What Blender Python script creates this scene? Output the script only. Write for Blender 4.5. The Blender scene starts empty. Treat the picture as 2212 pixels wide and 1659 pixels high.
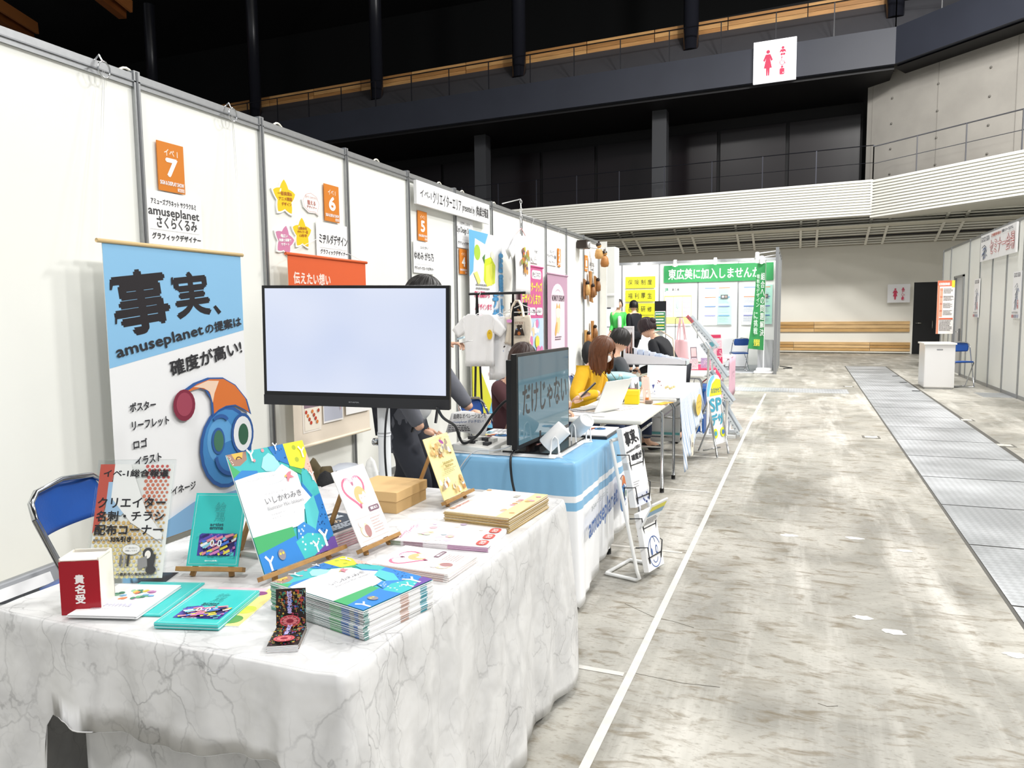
import bpy, math, random
from math import sin, cos, pi
from mathutils import Vector, Matrix
RND = random.Random(7)
SC = bpy.context.scene
COL = SC.collection
V = Vector

# ---------------------------------------------------------------- camera
H_CAM, PITCH, ROLL, YAW, FPX = 1.396, .092, -.011, .3695, 1590.5
_r = V((cos(YAW), sin(YAW), 0)); _f = V((-sin(YAW), cos(YAW), 0)); _u = V((0, 0, 1))
_f2 = _f * cos(PITCH) - _u * sin(PITCH); _u2 = _u * cos(PITCH) + _f * sin(PITCH)
_r3 = _r * cos(ROLL) + _u2 * sin(ROLL); _u3 = -_r * sin(ROLL) + _u2 * cos(ROLL)
cam = bpy.data.cameras.new('camera'); camo = bpy.data.objects.new('camera', cam); COL.objects.link(camo)
mw = Matrix.Identity(4)
for i in range(3):
    mw[i][0] = _r3[i]; mw[i][1] = _u3[i]; mw[i][2] = -_f2[i]; mw[i][3] = (0, 0, H_CAM)[i]
camo.matrix_world = mw
cam.sensor_width = 36; cam.lens = FPX / 2212 * 36; cam.clip_start = .05; cam.clip_end = 200
SC.camera = camo

# ---------------------------------------------------------------- world, lights, exposure
SC.view_settings.view_transform = 'Standard'; SC.view_settings.look = 'None'
SC.view_settings.gamma = 1; SC.view_settings.exposure = 0.0; SC.view_settings.use_curve_mapping = False
w = bpy.data.worlds.new('hall_air'); SC.world = w; w.use_nodes = True
w.node_tree.nodes['Background'].inputs[0].default_value = (.93, .96, 1, 1)
w.node_tree.nodes['Background'].inputs[1].default_value = .46
def area(name, loc, target, size, power, col=(1, 1, 1)):
    l = bpy.data.lights.new(name, 'AREA'); l.shape = 'DISK'; l.size = size; l.energy = power; l.color = col
    o = bpy.data.objects.new(name, l); COL.objects.link(o); o.location = loc
    o.rotation_euler = (V(target) - V(loc)).to_track_quat('-Z', 'Y').to_euler(); return o
# high-bay lamps of the hall, all hanging under the roof and out of the frame
for i, (x, y, p) in enumerate([(9, -2, 1.25), (9.5, 5, 1.35), (9, 12, 1.3), (0, -5, 1.15), (1.5, 4, .38), (0, 12, .7), (-9, 3, .3), (5, 13.5, 2.3), (-7, 12, .8)]):
    area('high_bay_or_fill_light', (x, y, 11.8), (x - (3.5 if x > 3 else -.5), y + 1.0, 0), 1.6, 655 * p, (1, .985, .96))

area('high_bay_or_fill_light', (2.5, 12.5, 11.8), (1.5, 27, 2.5), 1.6, 1050, (1, .985, .96))  # added fill lamp, only to brighten the back wall and balcony band

# ---------------------------------------------------------------- materials
_mc = {}
def lin(h):
    h = h.lstrip('#'); c = [int(h[i:i + 2], 16) / 255 for i in (0, 2, 4)]
    return tuple(x / 12.92 if x <= .04045 else ((x + .055) / 1.055) ** 2.4 for x in c) + (1,)
def M(col, rough=.55, metal=0., emit=0., var=0., scale=8., bump=0., bscale=60., trans=0., spec=.4, stretch=None):
    """procedural material: principled shader whose colour, and if asked surface height, is modulated by noise"""
    k = (col, rough, metal, emit, var, scale, bump, bscale, trans, spec, stretch)
    if k in _mc: return _mc[k]
    m = bpy.data.materials.new('mat_' + col); m.use_nodes = True; nt = m.node_tree; b = nt.nodes['Principled BSDF']
    c = lin(col)
    b.inputs['Base Color'].default_value = c; b.inputs['Roughness'].default_value = rough
    b.inputs['Metallic'].default_value = metal; b.inputs['Specular IOR Level'].default_value = spec
    if trans: b.inputs['Transmission Weight'].default_value = trans; b.inputs['IOR'].default_value = 1.2
    if emit:
        b.inputs['Emission Color'].default_value = c; b.inputs['Emission Strength'].default_value = emit
    if var or bump:
        tc = nt.nodes.new('ShaderNodeTexCoord'); src = tc.outputs['Object']
        if stretch:
            mp = nt.nodes.new('ShaderNodeMapping'); mp.inputs['Scale'].default_value = stretch
            nt.links.new(src, mp.inputs[0]); src = mp.outputs[0]
    if var:
        n = nt.nodes.new('ShaderNodeTexNoise'); n.inputs['Scale'].default_value = scale; n.inputs['Detail'].default_value = 5
        nt.links.new(src, n.inputs['Vector'])
        r = nt.nodes.new('ShaderNodeValToRGB'); nt.links.new(n.outputs[0], r.inputs[0])
        r.color_ramp.elements[0].position = .3; r.color_ramp.elements[1].position = .7
        r.color_ramp.elements[0].color = tuple(x * (1 - var) for x in c[:3]) + (1,)
        r.color_ramp.elements[1].color = tuple(min(1, x * (1 + var * .5)) for x in c[:3]) + (1,)
        nt.links.new(r.outputs[0], b.inputs['Base Color'])
    if bump:
        n = nt.nodes.new('ShaderNodeTexNoise'); n.inputs['Scale'].default_value = bscale; n.inputs['Detail'].default_value = 4
        nt.links.new(src, n.inputs['Vector']); bp = nt.nodes.new('ShaderNodeBump')
        bp.inputs['Strength'].default_value = bump; bp.inputs['Distance'].default_value = .01
        nt.links.new(n.outputs[0], bp.inputs['Height']); nt.links.new(bp.outputs[0], b.inputs['Normal'])
    _mc[k] = m; return m
def P(col):
    h = col.lstrip('#'); return M('%02x%02x%02x' % tuple(int(int(h[i:i + 2], 16) * .90 + 17) for i in (0, 2, 4)), .5, spec=.25)             # printed ink or paper, colour washed out to imitate lens haze
CHROME = M('c9cbcd', .18, 1.0); ALU = M('a9abad', .38, .85, var=.06, scale=30); STEEL = M('b9b6ae', .3, .9)
BLACK = M('141517', .45); WHITE = M('f3f3f3', .5, spec=.3); PAPER = M('f6f6f6', .6, spec=.2)
def clear_mat(name, k=.10, col=(1, 1, 1, 1)):
    m = bpy.data.materials.new(name); m.use_nodes = True; nt = m.node_tree; nt.nodes.remove(nt.nodes['Principled BSDF'])
    t = nt.nodes.new('ShaderNodeBsdfTransparent'); t.inputs[0].default_value = col; g = nt.nodes.new('ShaderNodeBsdfGlossy'); g.inputs['Roughness'].default_value = .05
    lw = nt.nodes.new('ShaderNodeLayerWeight'); lw.inputs[0].default_value = k; x = nt.nodes.new('ShaderNodeMixShader')
    nt.links.new(lw.outputs['Fresnel'], x.inputs[0]); nt.links.new(t.outputs[0], x.inputs[1]); nt.links.new(g.outputs[0], x.inputs[2]); nt.links.new(x.outputs[0], nt.nodes['Material Output'].inputs[0]); return m
CLEAR = clear_mat('clear_acrylic', .12, (.97, .98, .98, 1))
PANEL = M('edeee8', .5, var=.02, scale=1.5)
def marble():
    m = bpy.data.materials.new('marble_print_cloth'); m.use_nodes = True; nt = m.node_tree; b = nt.nodes['Principled BSDF']
    L = nt.links.new; N = nt.nodes.new
    tc = N('ShaderNodeTexCoord')
    n1 = N('ShaderNodeTexNoise'); n1.inputs['Scale'].default_value = 4.5; n1.inputs['Detail'].default_value = 6; L(tc.outputs['Object'], n1.inputs[0])
    mx = N('ShaderNodeMix'); mx.data_type = 'VECTOR'; mx.inputs[0].default_value = .20
    L(tc.outputs['Object'], mx.inputs[4]); L(n1.outputs['Color'], mx.inputs[5])
    def vein(scale, wdt, off):
        mp = N('ShaderNodeMapping'); mp.inputs['Location'].default_value = (off, off * 1.7, 0); mp.inputs['Rotation'].default_value = (.5, .3, .7)
        mp.inputs['Scale'].default_value = (1, 1.6, .8)
        L(mx.outputs[1], mp.inputs[0])
        v = N('ShaderNodeTexVoronoi'); v.feature = 'DISTANCE_TO_EDGE'; v.inputs['Scale'].default_value = scale; L(mp.outputs[0], v.inputs['Vector'])
        r = N('ShaderNodeValToRGB'); L(v.outputs['Distance'], r.inputs[0]); r.color_ramp.elements[0].color = (1, 1, 1, 1)
        r.color_ramp.elements[1].position = wdt; r.color_ramp.elements[1].color = (0, 0, 0, 1); return r.outputs[0]
    a = vein(10, .030, 0); c = vein(6.5, .20, 3); e = vein(19, .05, 6)
    n2 = N('ShaderNodeTexNoise'); n2.inputs['Scale'].default_value = 4.5; n2.inputs['Detail'].default_value = 4; L(tc.outputs['Object'], n2.inputs[0])
    r2 = N('ShaderNodeValToRGB'); r2.color_ramp.elements[0].position = .38; r2.color_ramp.elements[1].position = .6; L(n2.outputs[0], r2.inputs[0])
    r4 = N('ShaderNodeValToRGB'); r4.color_ramp.elements[0].position = .45; r4.color_ramp.elements[1].position = .7; L(n2.outputs[0], r4.inputs[0])
    def mul(x, y, k=None):
        q = N('ShaderNodeMath'); q.operation = 'MULTIPLY'; L(x, q.inputs[0])
        if k is None: L(y, q.inputs[1])
        else: q.inputs[1].default_value = k
        return q.outputs[0]
    def add(x, y):
        q = N('ShaderNodeMath'); q.operation = 'ADD'; q.use_clamp = True; L(x, q.inputs[0]); L(y, q.inputs[1]); return q.outputs[0]
    tot = add(add(mul(mul(a, r2.outputs[0]), None, .34), mul(c, None, .17)), add(mul(mul(e, r4.outputs[0]), None, .20), mul(r4.outputs[0], None, .10)))
    col = N('ShaderNodeMix'); col.data_type = 'RGBA'; L(tot, col.inputs[0]); col.inputs[6].default_value = lin('dcdcdc'); col.inputs[7].default_value = lin('5f5f62')
    L(col.outputs[2], b.inputs['Base Color']); b.inputs['Roughness'].default_value = .42
    n3 = N('ShaderNodeTexNoise'); n3.inputs['Scale'].default_value = 14; L(tc.outputs['Object'], n3.inputs[0])
    bp = N('ShaderNodeBump'); bp.inputs['Strength'].default_value = .25; bp.inputs['Distance'].default_value = .02
    L(n3.outputs[0], bp.inputs['Height']); L(bp.outputs[0], b.inputs['Normal']); return m
def concrete_floor():
    m = bpy.data.materials.new('worn_concrete'); m.use_nodes = True; nt = m.node_tree; b = nt.nodes['Principled BSDF']
    L = nt.links.new; N = nt.nodes.new; tc = N('ShaderNodeTexCoord')
    def noise(scale, det, st=(1, 1, 1), dist=0):
        mp = N('ShaderNodeMapping'); mp.inputs['Scale'].default_value = st; L(tc.outputs['Object'], mp.inputs[0])
        n = N('ShaderNodeTexNoise'); n.inputs['Scale'].default_value = scale; n.inputs['Detail'].default_value = det
        n.inputs['Distortion'].default_value = dist; n.inputs['Roughness'].default_value = .62; L(mp.outputs[0], n.inputs[0]); return n.outputs[0]
    def ramp(src, p0, p1, c0=(0, 0, 0, 1), c1=(1, 1, 1, 1)):
        r = N('ShaderNodeValToRGB'); r.color_ramp.elements[0].position = p0; r.color_ramp.elements[1].position = p1
        r.color_ramp.elements[0].color = c0; r.color_ramp.elements[1].color = c1; L(src, r.inputs[0]); return r.outputs[0]
    def mix(f, a, c, k=1.0):
        q = N('ShaderNodeMath'); q.operation = 'MULTIPLY'; L(f, q.inputs[0]); q.inputs[1].default_value = k
        x = N('ShaderNodeMix'); x.data_type = 'RGBA'; L(q.outputs[0], x.inputs[0])
        if isinstance(a, tuple): x.inputs[6].default_value = a
        else: L(a, x.inputs[6])
        x.inputs[7].default_value = c; return x.outputs[2]
    base = ramp(noise(1.3, 10, (1, .7, 1), .6), .34, .66, lin('84827a'), lin('bebbb2'))
    tracks = mix(ramp(noise(2.2, 6, (1.5, .16, 1)), .5, .68), base, lin('d9d6ce'), .75)
    grey = mix(ramp(noise(.55, 3, (1, 1, 1), .3), .52, .66), tracks, lin('767570'), .5)
    brown = mix(ramp(noise(3.4, 10, (.7, 2.2, 1), .4), .56, .74), grey, lin('6f6550'), .65)
    spk = mix(ramp(noise(9, 12, (.7, 1.8, 1), .8), .53, .66), brown, lin('6e6149'), .65); grit = mix(ramp(noise(45, 8, (.7, 1.6, 1)), .54, .70), spk, lin('5f5748'), .5)
    L(grit, b.inputs['Base Color']); b.inputs['Specular IOR Level'].default_value = .35
    L(ramp(noise(1.6, 4), .3, .7, (.3, .3, .3, 1), (.55, .55, .55, 1)), b.inputs['Roughness'])
    bp = N('ShaderNodeBump'); bp.inputs['Strength'].default_value = .12; bp.inputs['Distance'].default_value = .01
    L(noise(60, 6), bp.inputs['Height']); L(bp.outputs[0], b.inputs['Normal']); return m
def wood(col, sc=1., stretch=(1, 12, 12)):
    return M(col, .45, var=.28, scale=3 * sc, stretch=stretch)
WOOD_EASEL = M('a9814d', .5, var=.15, scale=20, stretch=(3, 3, 3))

# ---------------------------------------------------------------- objects
_W = {}
def tag(o, label=None, cat=None, group=None, kind=None):
    if label: o['label'] = label
    if cat: o['category'] = cat
    if group: o['group'] = group
    if kind: o['kind'] = kind
    return o
def thing(name, label, cat, loc=(0, 0, 0), group=None):
    o = bpy.data.objects.new(name, None); COL.objects.link(o); o.empty_display_size = .05
    o.location = loc; _W[o] = V(loc); return tag(o, label, cat, group)
class MB:
    """collects shapes in world coordinates; build() links them as ONE mesh object"""
    def __init__(s): s.v = []; s.f = []; s.mi = []; s.sm = []; s.mats = []
    def add(s, vs, fs, mat, T=None, smooth=False):
        if mat not in s.mats: s.mats.append(mat)
        k = s.mats.index(mat); n = len(s.v)
        s.v += [tuple(T @ V(p)) if T else tuple(p) for p in vs]
        s.f += [tuple(i + n for i in f) for f in fs]; s.mi += [k] * len(fs); s.sm += [smooth] * len(fs); return s
    def box(s, a, b, mat, T=None):
        x0, y0, z0 = [min(p, q) for p, q in zip(a, b)]; x1, y1, z1 = [max(p, q) for p, q in zip(a, b)]
        vs = [(x0, y0, z0), (x1, y0, z0), (x1, y1, z0), (x0, y1, z0), (x0, y0, z1), (x1, y0, z1), (x1, y1, z1), (x0, y1, z1)]
        return s.add(vs, [(0, 3, 2, 1), (4, 5, 6, 7), (0, 1, 5, 4), (1, 2, 6, 5), (2, 3, 7, 6), (3, 0, 4, 7)], mat, T)
    def hexa(s, v8, mat): return s.add(v8, [(0, 3, 2, 1), (4, 5, 6, 7), (0, 1, 5, 4), (1, 2, 6, 5), (2, 3, 7, 6), (3, 0, 4, 7)], mat)
    def tube(s, pts, r, mat, n=8, closed=False, caps=True):
        pts = [V(p) for p in pts]; m = len(pts); rs = r if isinstance(r, (list, tuple)) else [r] * m
        vs = []; ref = None
        for i, p in enumerate(pts):
            a = pts[(i - 1) % m] if (i > 0 or closed) else p; b = pts[(i + 1) % m] if (i < m - 1 or closed) else p
            t = (b - a).normalized() if (b - a).length > 1e-9 else V((0, 0, 1))
            if ref is None: ref = V((0, 0, 1)) if abs(t.z) < .9 else V((1, 0, 0))
            x = t.cross(ref).normalized(); y = x.cross(t).normalized(); ref = y
            for k in range(n):
                a_ = 2 * pi * k / n; vs.append(p + (x * cos(a_) + y * sin(a_)) * rs[i])
        fs = []
        for i in range(m if closed else m - 1):
            j = (i + 1) % m
            for k in range(n):
                l = (k + 1) % n; fs.append((i * n + k, i * n + l, j * n + l, j * n + k))
        if caps and not closed: fs += [tuple(range(n)), tuple((m - 1) * n + k for k in reversed(range(n)))]
        return s.add(vs, fs, mat, smooth=True)
    def bar(s, p, q, wx, wy, mat, up=(0, 0, 1)):
        p, q = V(p), V(q); t = (q - p).normalized(); up = V(up)
        if abs(t.dot(up)) > .98: up = V((0, 1, 0))
        x = t.cross(up).normalized() * wx / 2; y = x.cross(t).normalized() * wy / 2
        return s.hexa([p - x - y, p + x - y, q + x - y, q - x - y, p - x + y, p + x + y, q + x + y, q - x + y], mat)
    def prism(s, poly, d, mat, T=None):
        """poly: 3-D ring, extruded by vector d"""
        n = len(poly); d = V(d); vs = [V(p) for p in poly] + [V(p) + d for p in poly]
        fs = [tuple(reversed(range(n))), tuple(range(n, 2 * n))] + [(i, (i + 1) % n, n + (i + 1) % n, n + i) for i in range(n)]
        return s.add(vs, fs, mat, T)
    def lathe(s, prof, mat, n=16, T=None):
        vs = []; fs = []
        for r, z in prof: vs += [(r * cos(2 * pi * k / n), r * sin(2 * pi * k / n), z) for k in range(n)]
        for i in range(len(prof) - 1):
            for k in range(n): l = (k + 1) % n; fs.append((i * n + k, i * n + l, (i + 1) * n + l, (i + 1) * n + k))
        fs += [tuple(reversed(range(n))), tuple((len(prof) - 1) * n + k for k in range(n))]
        return s.add(vs, fs, mat, T, True)
    def ball(s, c, r, mat, n=14, fn=None, T=None):
        rx, ry, rz = r if isinstance(r, (tuple, list)) else (r, r, r); vs = []; fs = []; c = V(c); h = n // 2 + 1
        for i in range(h + 1):
            th = pi * i / h
            for k in range(n):
                a = 2 * pi * k / n; d = V((sin(th) * cos(a), sin(th) * sin(a), cos(th)))
                if fn: d = fn(d)
                p = V((d.x * rx, d.y * ry, d.z * rz)); vs.append((T @ p if T else p) + c)
        for i in range(h):
            for k in range(n): l = (k + 1) % n; fs.append((i * n + k, (i + 1) * n + k, (i + 1) * n + l, i * n + l))
        return s.add(vs, fs, mat, smooth=True)
    def grid(s, fn, nu, nv, mat, smooth=True):
        vs = [fn(i / nu, j / nv) for j in range(nv + 1) for i in range(nu + 1)]; w_ = nu + 1
        return s.add(vs, [(j * w_ + i, j * w_ + i + 1, (j + 1) * w_ + i + 1, (j + 1) * w_ + i) for j in range(nv) for i in range(nu)], mat, smooth=smooth)
    def build(s, name, parent=None, bevel=0., solid=0., label=None, cat=None, group=None, kind=None):
        o_ = _W.get(parent, V((0, 0, 0))); base = V((0, 0, 0))
        if parent is None and s.v:
            xs, ys, zs = zip(*s.v); base = V(((min(xs) + max(xs)) / 2, (min(ys) + max(ys)) / 2, min(zs)))
            if kind == 'structure': base = V((0, 0, 0))
        sh = base if parent is None else o_
        me = bpy.data.meshes.new(name); me.from_pydata([(a - sh.x, b - sh.y, c - sh.z) for a, b, c in s.v], [], s.f)
        for m in s.mats: me.materials.append(m)
        me.polygons.foreach_set('material_index', s.mi); me.polygons.foreach_set('use_smooth', s.sm); me.update()
        o = bpy.data.objects.new(name, me); COL.objects.link(o)
        if parent is not None: o.parent = parent; _W[o] = V(o_)
        else: o.location = base; _W[o] = base
        if bevel:
            b = o.modifiers.new('bevel', 'BEVEL'); b.width = bevel; b.segments = 2; b.limit_method = 'ANGLE'
        if solid:
            b = o.modifiers.new('solid', 'SOLIDIFY'); b.thickness = solid; b.offset = 0
        return tag(o, label, cat, group, kind)
def copy_tree(o, loc=None, rz=None, label=None, parent=None):
    c = o.copy(); COL.objects.link(c); c.parent = parent
    if loc is not None: c.location = loc
    if rz is not None: c.rotation_euler = (0, 0, rz)
    if label: c['label'] = label
    for ch in list(o.children): copy_tree(ch, parent=c)
    return c

# ---------------------------------------------------------------- lettering and flat art
_tg = {}
_tc = bpy.data.curves.new('lettering_source', 'FONT'); _to = bpy.data.objects.new('lettering_source', _tc); COL.objects.link(_to)
def textgeo(s, res=2):
    if (s, res) not in _tg:
        _tc.body = s; _tc.resolution_u = res; bpy.context.view_layer.update()
        me = bpy.data.meshes.new_from_object(_to.evaluated_get(bpy.context.evaluated_depsgraph_get()))
        vs = [(v.co.x, v.co.y) for v in me.vertices]; fs = [tuple(p.vertices) for p in me.polygons]; bpy.data.meshes.remove(me)
        if not vs: vs = [(0, 0), (1, 1)]
        x0 = min(v[0] for v in vs); x1 = max(v[0] for v in vs); y0 = min(v[1] for v in vs); y1 = max(v[1] for v in vs)
        _tg[s, res] = ([((x - x0) / (x1 - x0 + 1e-9), (y - y0) / (y1 - y0 + 1e-9)) for x, y in vs], fs)
    return _tg[s, res]
class Art(MB):
    """flat print on a board: x 0..1 to the right, y 0..1 down from the top left corner of the board"""
    def __init__(s, o, u, n, w, h, base='f6f6f6', t=.004, dz=.0005, mat=None):
        super().__init__(); s.o, s.u, s.n = V(o), V(u).normalized(), V(n).normalized(); s.w, s.h = w, h
        s.vv = s.n.cross(s.u).normalized(); s.z = 0.; s.dz = dz
        if base or mat:
            a = [s.p(0, 1), s.p(1, 1), s.p(1, 0), s.p(0, 0)]; s.prism([q - s.n * t for q in a], s.n * t, mat or P(base))
    def p(s, x, y): return s.o + s.u * (x * s.w) - s.vv * (y * s.h) + s.n * s.z
    def poly(s, pts, col, hold=False):
        if not hold: s.z += s.dz
        s.add([s.p(*q) for q in pts], [tuple(range(len(pts)))], P(col) if isinstance(col, str) else col); return s
    def rect(s, x0, y0, x1, y1, col): return s.poly([(x0, y1), (x1, y1), (x1, y0), (x0, y0)], col)
    def rrect(s, x0, y0, x1, y1, col, r=.1):
        a = s.h / s.w; rx = r * min(x1 - x0, (y1 - y0) * a); ry = rx / a; pts = []
        for cx, cy, st in ((x1 - rx, y1 - ry, 0), (x0 + rx, y1 - ry, 1), (x0 + rx, y0 + ry, 2), (x1 - rx, y0 + ry, 3)):
            for k in range(5): q = (st + k / 4) * pi / 2; pts.append((cx + rx * cos(q), cy + ry * sin(q)))
        return s.poly(pts[::-1], col)
    def ell(s, cx, cy, rx, ry, col, rot=0., n=20):
        a = s.w / s.h; pts = []
        for k in range(n):
            q = -2 * pi * k / n; x = rx * cos(q); y = ry * sin(q) / a
            pts.append((cx + x * cos(rot) - y * sin(rot), cy + (x * sin(rot) + y * cos(rot)) * a))
        return s.poly(pts, col)                       # rx, ry in fractions of the width / of the height
    def circ(s, cx, cy, r, col, n=16): return s.ell(cx, cy, r, r * s.w / s.h, col, 0, n) if 0 else s.poly([(cx + r * cos(-2 * pi * k / n), cy + r * s.w / s.h * sin(-2 * pi * k / n)) for k in range(n)], col)
    def dots(s, x0, y0, x1, y1, col, n=8, r=.01, seed=1):
        q = random.Random(seed); s.z += s.dz
        for _ in range(n):
            cx, cy = q.uniform(x0, x1), q.uniform(y0, y1); s.poly([(cx + r * cos(-k * pi / 4), cy + r * s.w / s.h * sin(-k * pi / 4)) for k in range(8)], col, True)
        return s
    def line(s, pts, wd, col, closed=False):
        s.z += s.dz; Q = [V((x * s.w, -y * s.h)) for x, y in pts]; m = len(Q); L_ = []; R_ = []; wd *= s.w / 2
        for i in range(m):
            a = Q[(i - 1) % m] if (i or closed) else Q[i]; b = Q[(i + 1) % m] if (i < m - 1 or closed) else Q[i]
            t = (b - a).normalized(); nn = V((-t.y, t.x)) * wd; L_.append(Q[i] + nn); R_.append(Q[i] - nn)
        T = lambda q: s.o + s.u * q.x + s.vv * q.y + s.n * s.z
        vs = [T(q) for q in R_ + L_]
        s.add(vs, [(i, (i + 1) % m, m + (i + 1) % m, m + i) for i in range(m if closed else m - 1)], P(col)); return s
    def arc(s, cx, cy, rx, ry, a0, a1, wd, col, n=16):
        return s.line([(cx + rx * cos(a0 + (a1 - a0) * k / n), cy - ry * sin(a0 + (a1 - a0) * k / n)) for k in range(n + 1)], wd, col)
    def text(s, t, x0, y0, x1, y1, col, bold=0., rot=0., shear=0., res=2, vert=False):
        if vert:
            n = len(t); hh = (y1 - y0) / n
            for i, ch in enumerate(t):
                if ch.strip(): s.text(ch, x0, y0 + hh * (i + .06), x1, y0 + hh * (i + .94), col, bold, rot, shear, res)
            return s
        bold = bold * .65 if bold < .0085 else bold
        vs, fs = textgeo(t, res); s.z += s.dz; cx, cy = (x0 + x1) / 2 * s.w, -(y0 + y1) / 2 * s.h; W_, H_ = (x1 - x0) * s.w, (y1 - y0) * s.h
        cr, sr = cos(rot), sin(rot)
        bd = [(0, 0)] if not bold else [(bold, 0), (-bold, 0), (0, bold), (0, -bold)]
        for k, (bx, by) in enumerate(bd):
            out = []
            for x, y in vs:
                px = (x - .5) * W_ + bx * s.w + shear * (y - .5) * H_; py = (y - .5) * H_ + by * s.w
                out.append(s.o + s.u * (cx + px * cr - py * sr) + s.vv * (cy + px * sr + py * cr) + s.n * (s.z + k * s.dz * .12))
            s.add(out, fs, P(col) if isinstance(col, str) else col)
        return s
    def lines(s, x0, y0, x1, y1, n, col, seed=0, th=.45, rag=.3):
        """rows of print too small to read in the photo, as short dashes"""
        q = random.Random(seed); s.z += s.dz; hh = (y1 - y0) / n
        for i in range(n):
            x = x0; e = x1 - (x1 - x0) * q.uniform(0, rag); y = y0 + hh * i
            while x < e:
                l = (x1 - x0) * q.uniform(.05, .16); l = min(l, e - x)
                s.poly([(x, y + hh * th), (x + l, y + hh * th), (x + l, y), (x, y)], col, True); x += l + (x1 - x0) * .02
        return s
X_, Y_, Z_ = V((1, 0, 0)), V((0, 1, 0)), V((0, 0, 1))
def left_wall_art(y0, z1, y1, z0, X=-3.346, base='f6f6f6', t=.005, **k): return Art((X + t, y0, z1), Y_, X_, y1 - y0, z1 - z0, base, t, **k)
def back_art(x0, z1, x1, z0, Y, base='f6f6f6', t=.01, **k): return Art((x0, Y - t, z1), X_, -Y_, x1 - x0, z1 - z0, base, t, **k)
def right_wall_art(y1, z1, y0, z0, X=3.27, base='f6f6f6', t=.01, **k): return Art((X - t, y1, z1), -Y_, -X_, y1 - y0, z1 - z0, base, t, **k)

# ================================================================ the setting
m = MB(); m.box((-40, -8, -.2), (30, 45, 0), concrete_floor()); m.build('floor', kind='structure')
TAPE = M('d2cfc8', .6, var=.08, scale=20)
m = MB()
for (xa, ya), (xb, yb) in zip([(-.60, 1.0), (-.574, 2.75), (-.556, 5.1), (-.545, 7.4), (-.535, 9.6)], [(-.574, 2.75), (-.556, 5.1), (-.545, 7.4), (-.535, 9.6), (-.49, 13.5)]):
    m.add([(xa - .016, ya, .002), (xa + .016, ya, .002), (xb + .016, yb, .002), (xb - .016, yb, .002)], [(0, 1, 2, 3)], TAPE)
m.build('floor_marking', kind='structure')
for y in (2.72, 4.29, 5.86, 7.33, 8.93, 10.45):
    m = MB(); m.add([(-3.2, y + .02, .0015), (-.6, y - .015, .0015), (-.6, y + .015, .0015), (-3.2, y + .05, .0015)], [(0, 1, 2, 3)], TAPE); m.build('floor_marking', kind='structure')
# worn pale patches, repaired holes
PATCH = M('e8e4dc', .5, var=.05)
for x, y, a in [(.315, 3.62, .045), (.42, 3.50, .05), (.86, 3.42, .045), (.36, 4.92, .05), (-.02, 4.85, .05), (.62, 4.75, .04)]:
    m = MB(); q = random.Random(int(x * 1000)); m.add([(x + a * (1 + q.uniform(-.25, .25)) * cos(k * pi / 8), y + .6 * a * (1 + q.uniform(-.25, .25)) * sin(k * pi / 8), .0012) for k in range(16)], [tuple(range(16))], PATCH)
    m.build('floor_patch', kind='structure')
CRK = M('6a655b', .8)
for pts in ([(-.56, 2.745), (-.38, 2.729), (-.24, 2.745)], [(-.75, 3.42), (-.58, 3.30), (-.50, 3.29), (-.40, 3.25)], [(.10, 2.746), (.13, 2.735), (.166, 2.751)]):
    m = MB(); m.tube([(x, y, .0) for x, y in pts], .0016, CRK, 4); m.build('floor_crack', kind='structure')
# steel trench cover running along the aisle: plates in a frame
def plate_mat():
    m = bpy.data.materials.new('tread_plate'); m.use_nodes = True; nt = m.node_tree; b = nt.nodes['Principled BSDF']; L = nt.links.new; N = nt.nodes.new
    tc = N('ShaderNodeTexCoord'); mp = N('ShaderNodeMapping'); mp.inputs['Rotation'].default_value = (0, 0, .785); mp.inputs['Scale'].default_value = (30, 30, 30); L(tc.outputs['Object'], mp.inputs[0])
    ck = N('ShaderNodeTexChecker'); ck.inputs['Scale'].default_value = 1; L(mp.outputs[0], ck.inputs[0])
    n = N('ShaderNodeTexNoise'); n.inputs['Scale'].default_value = 1.3; n.inputs['Detail'].default_value = 5; L(tc.outputs['Object'], n.inputs[0])
    r = N('ShaderNodeValToRGB'); r.color_ramp.elements[0].position = .35; r.color_ramp.elements[1].position = .65; r.color_ramp.elements[0].color = lin('a3a6a8'); r.color_ramp.elements[1].color = lin('d4d7da'); L(n.outputs[0], r.inputs[0])
    x = N('ShaderNodeMix'); x.data_type = 'RGBA'; x.blend_type = 'MULTIPLY'; x.inputs[0].default_value = .25; L(r.outputs[0], x.inputs[6]); L(ck.outputs[0], x.inputs[7])
    L(x.outputs[2], b.inputs['Base Color']); b.inputs['Metallic'].default_value = .35; b.inputs['Roughness'].default_value = .42
    bp = N('ShaderNodeBump'); bp.inputs['Strength'].default_value = .3; bp.inputs['Distance'].default_value = .003; L(ck.outputs[1], bp.inputs['Height']); L(bp.outputs[0], b.inputs['Normal']); return m
PL = plate_mat(); GAP = M('55534e', .7)
def gx(y): return .93 + .0125 * y
m = MB(); m.add([(gx(1) - .018, 1, .001), (gx(1) + 1.0, 1, .001), (gx(21) + .96, 21, .001), (gx(21) - .018, 21, .001)], [(0, 1, 2, 3)], GAP)
y = 1.0
while y < 20.9:
    e = min(y + .995, 21); m.add([(gx(y), y + .006, .004), (gx(y) + .93, y + .006, .004), (gx(e) + .93, e - .006, .004), (gx(e), e - .006, .004)], [(0, 1, 2, 3)], PL); y += 1.0
m.build('floor_trench_cover', kind='structure')
m = MB(); x = -12.0
while x < 3.2:
    if not (gx(14) - 1.0 < x < gx(14) + .9): m.box((x + .005, 13.85, 0), (x + .985, 14.6, .003), PL)
    x += .99
m.build('floor_trench_cover', kind='structure')
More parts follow.
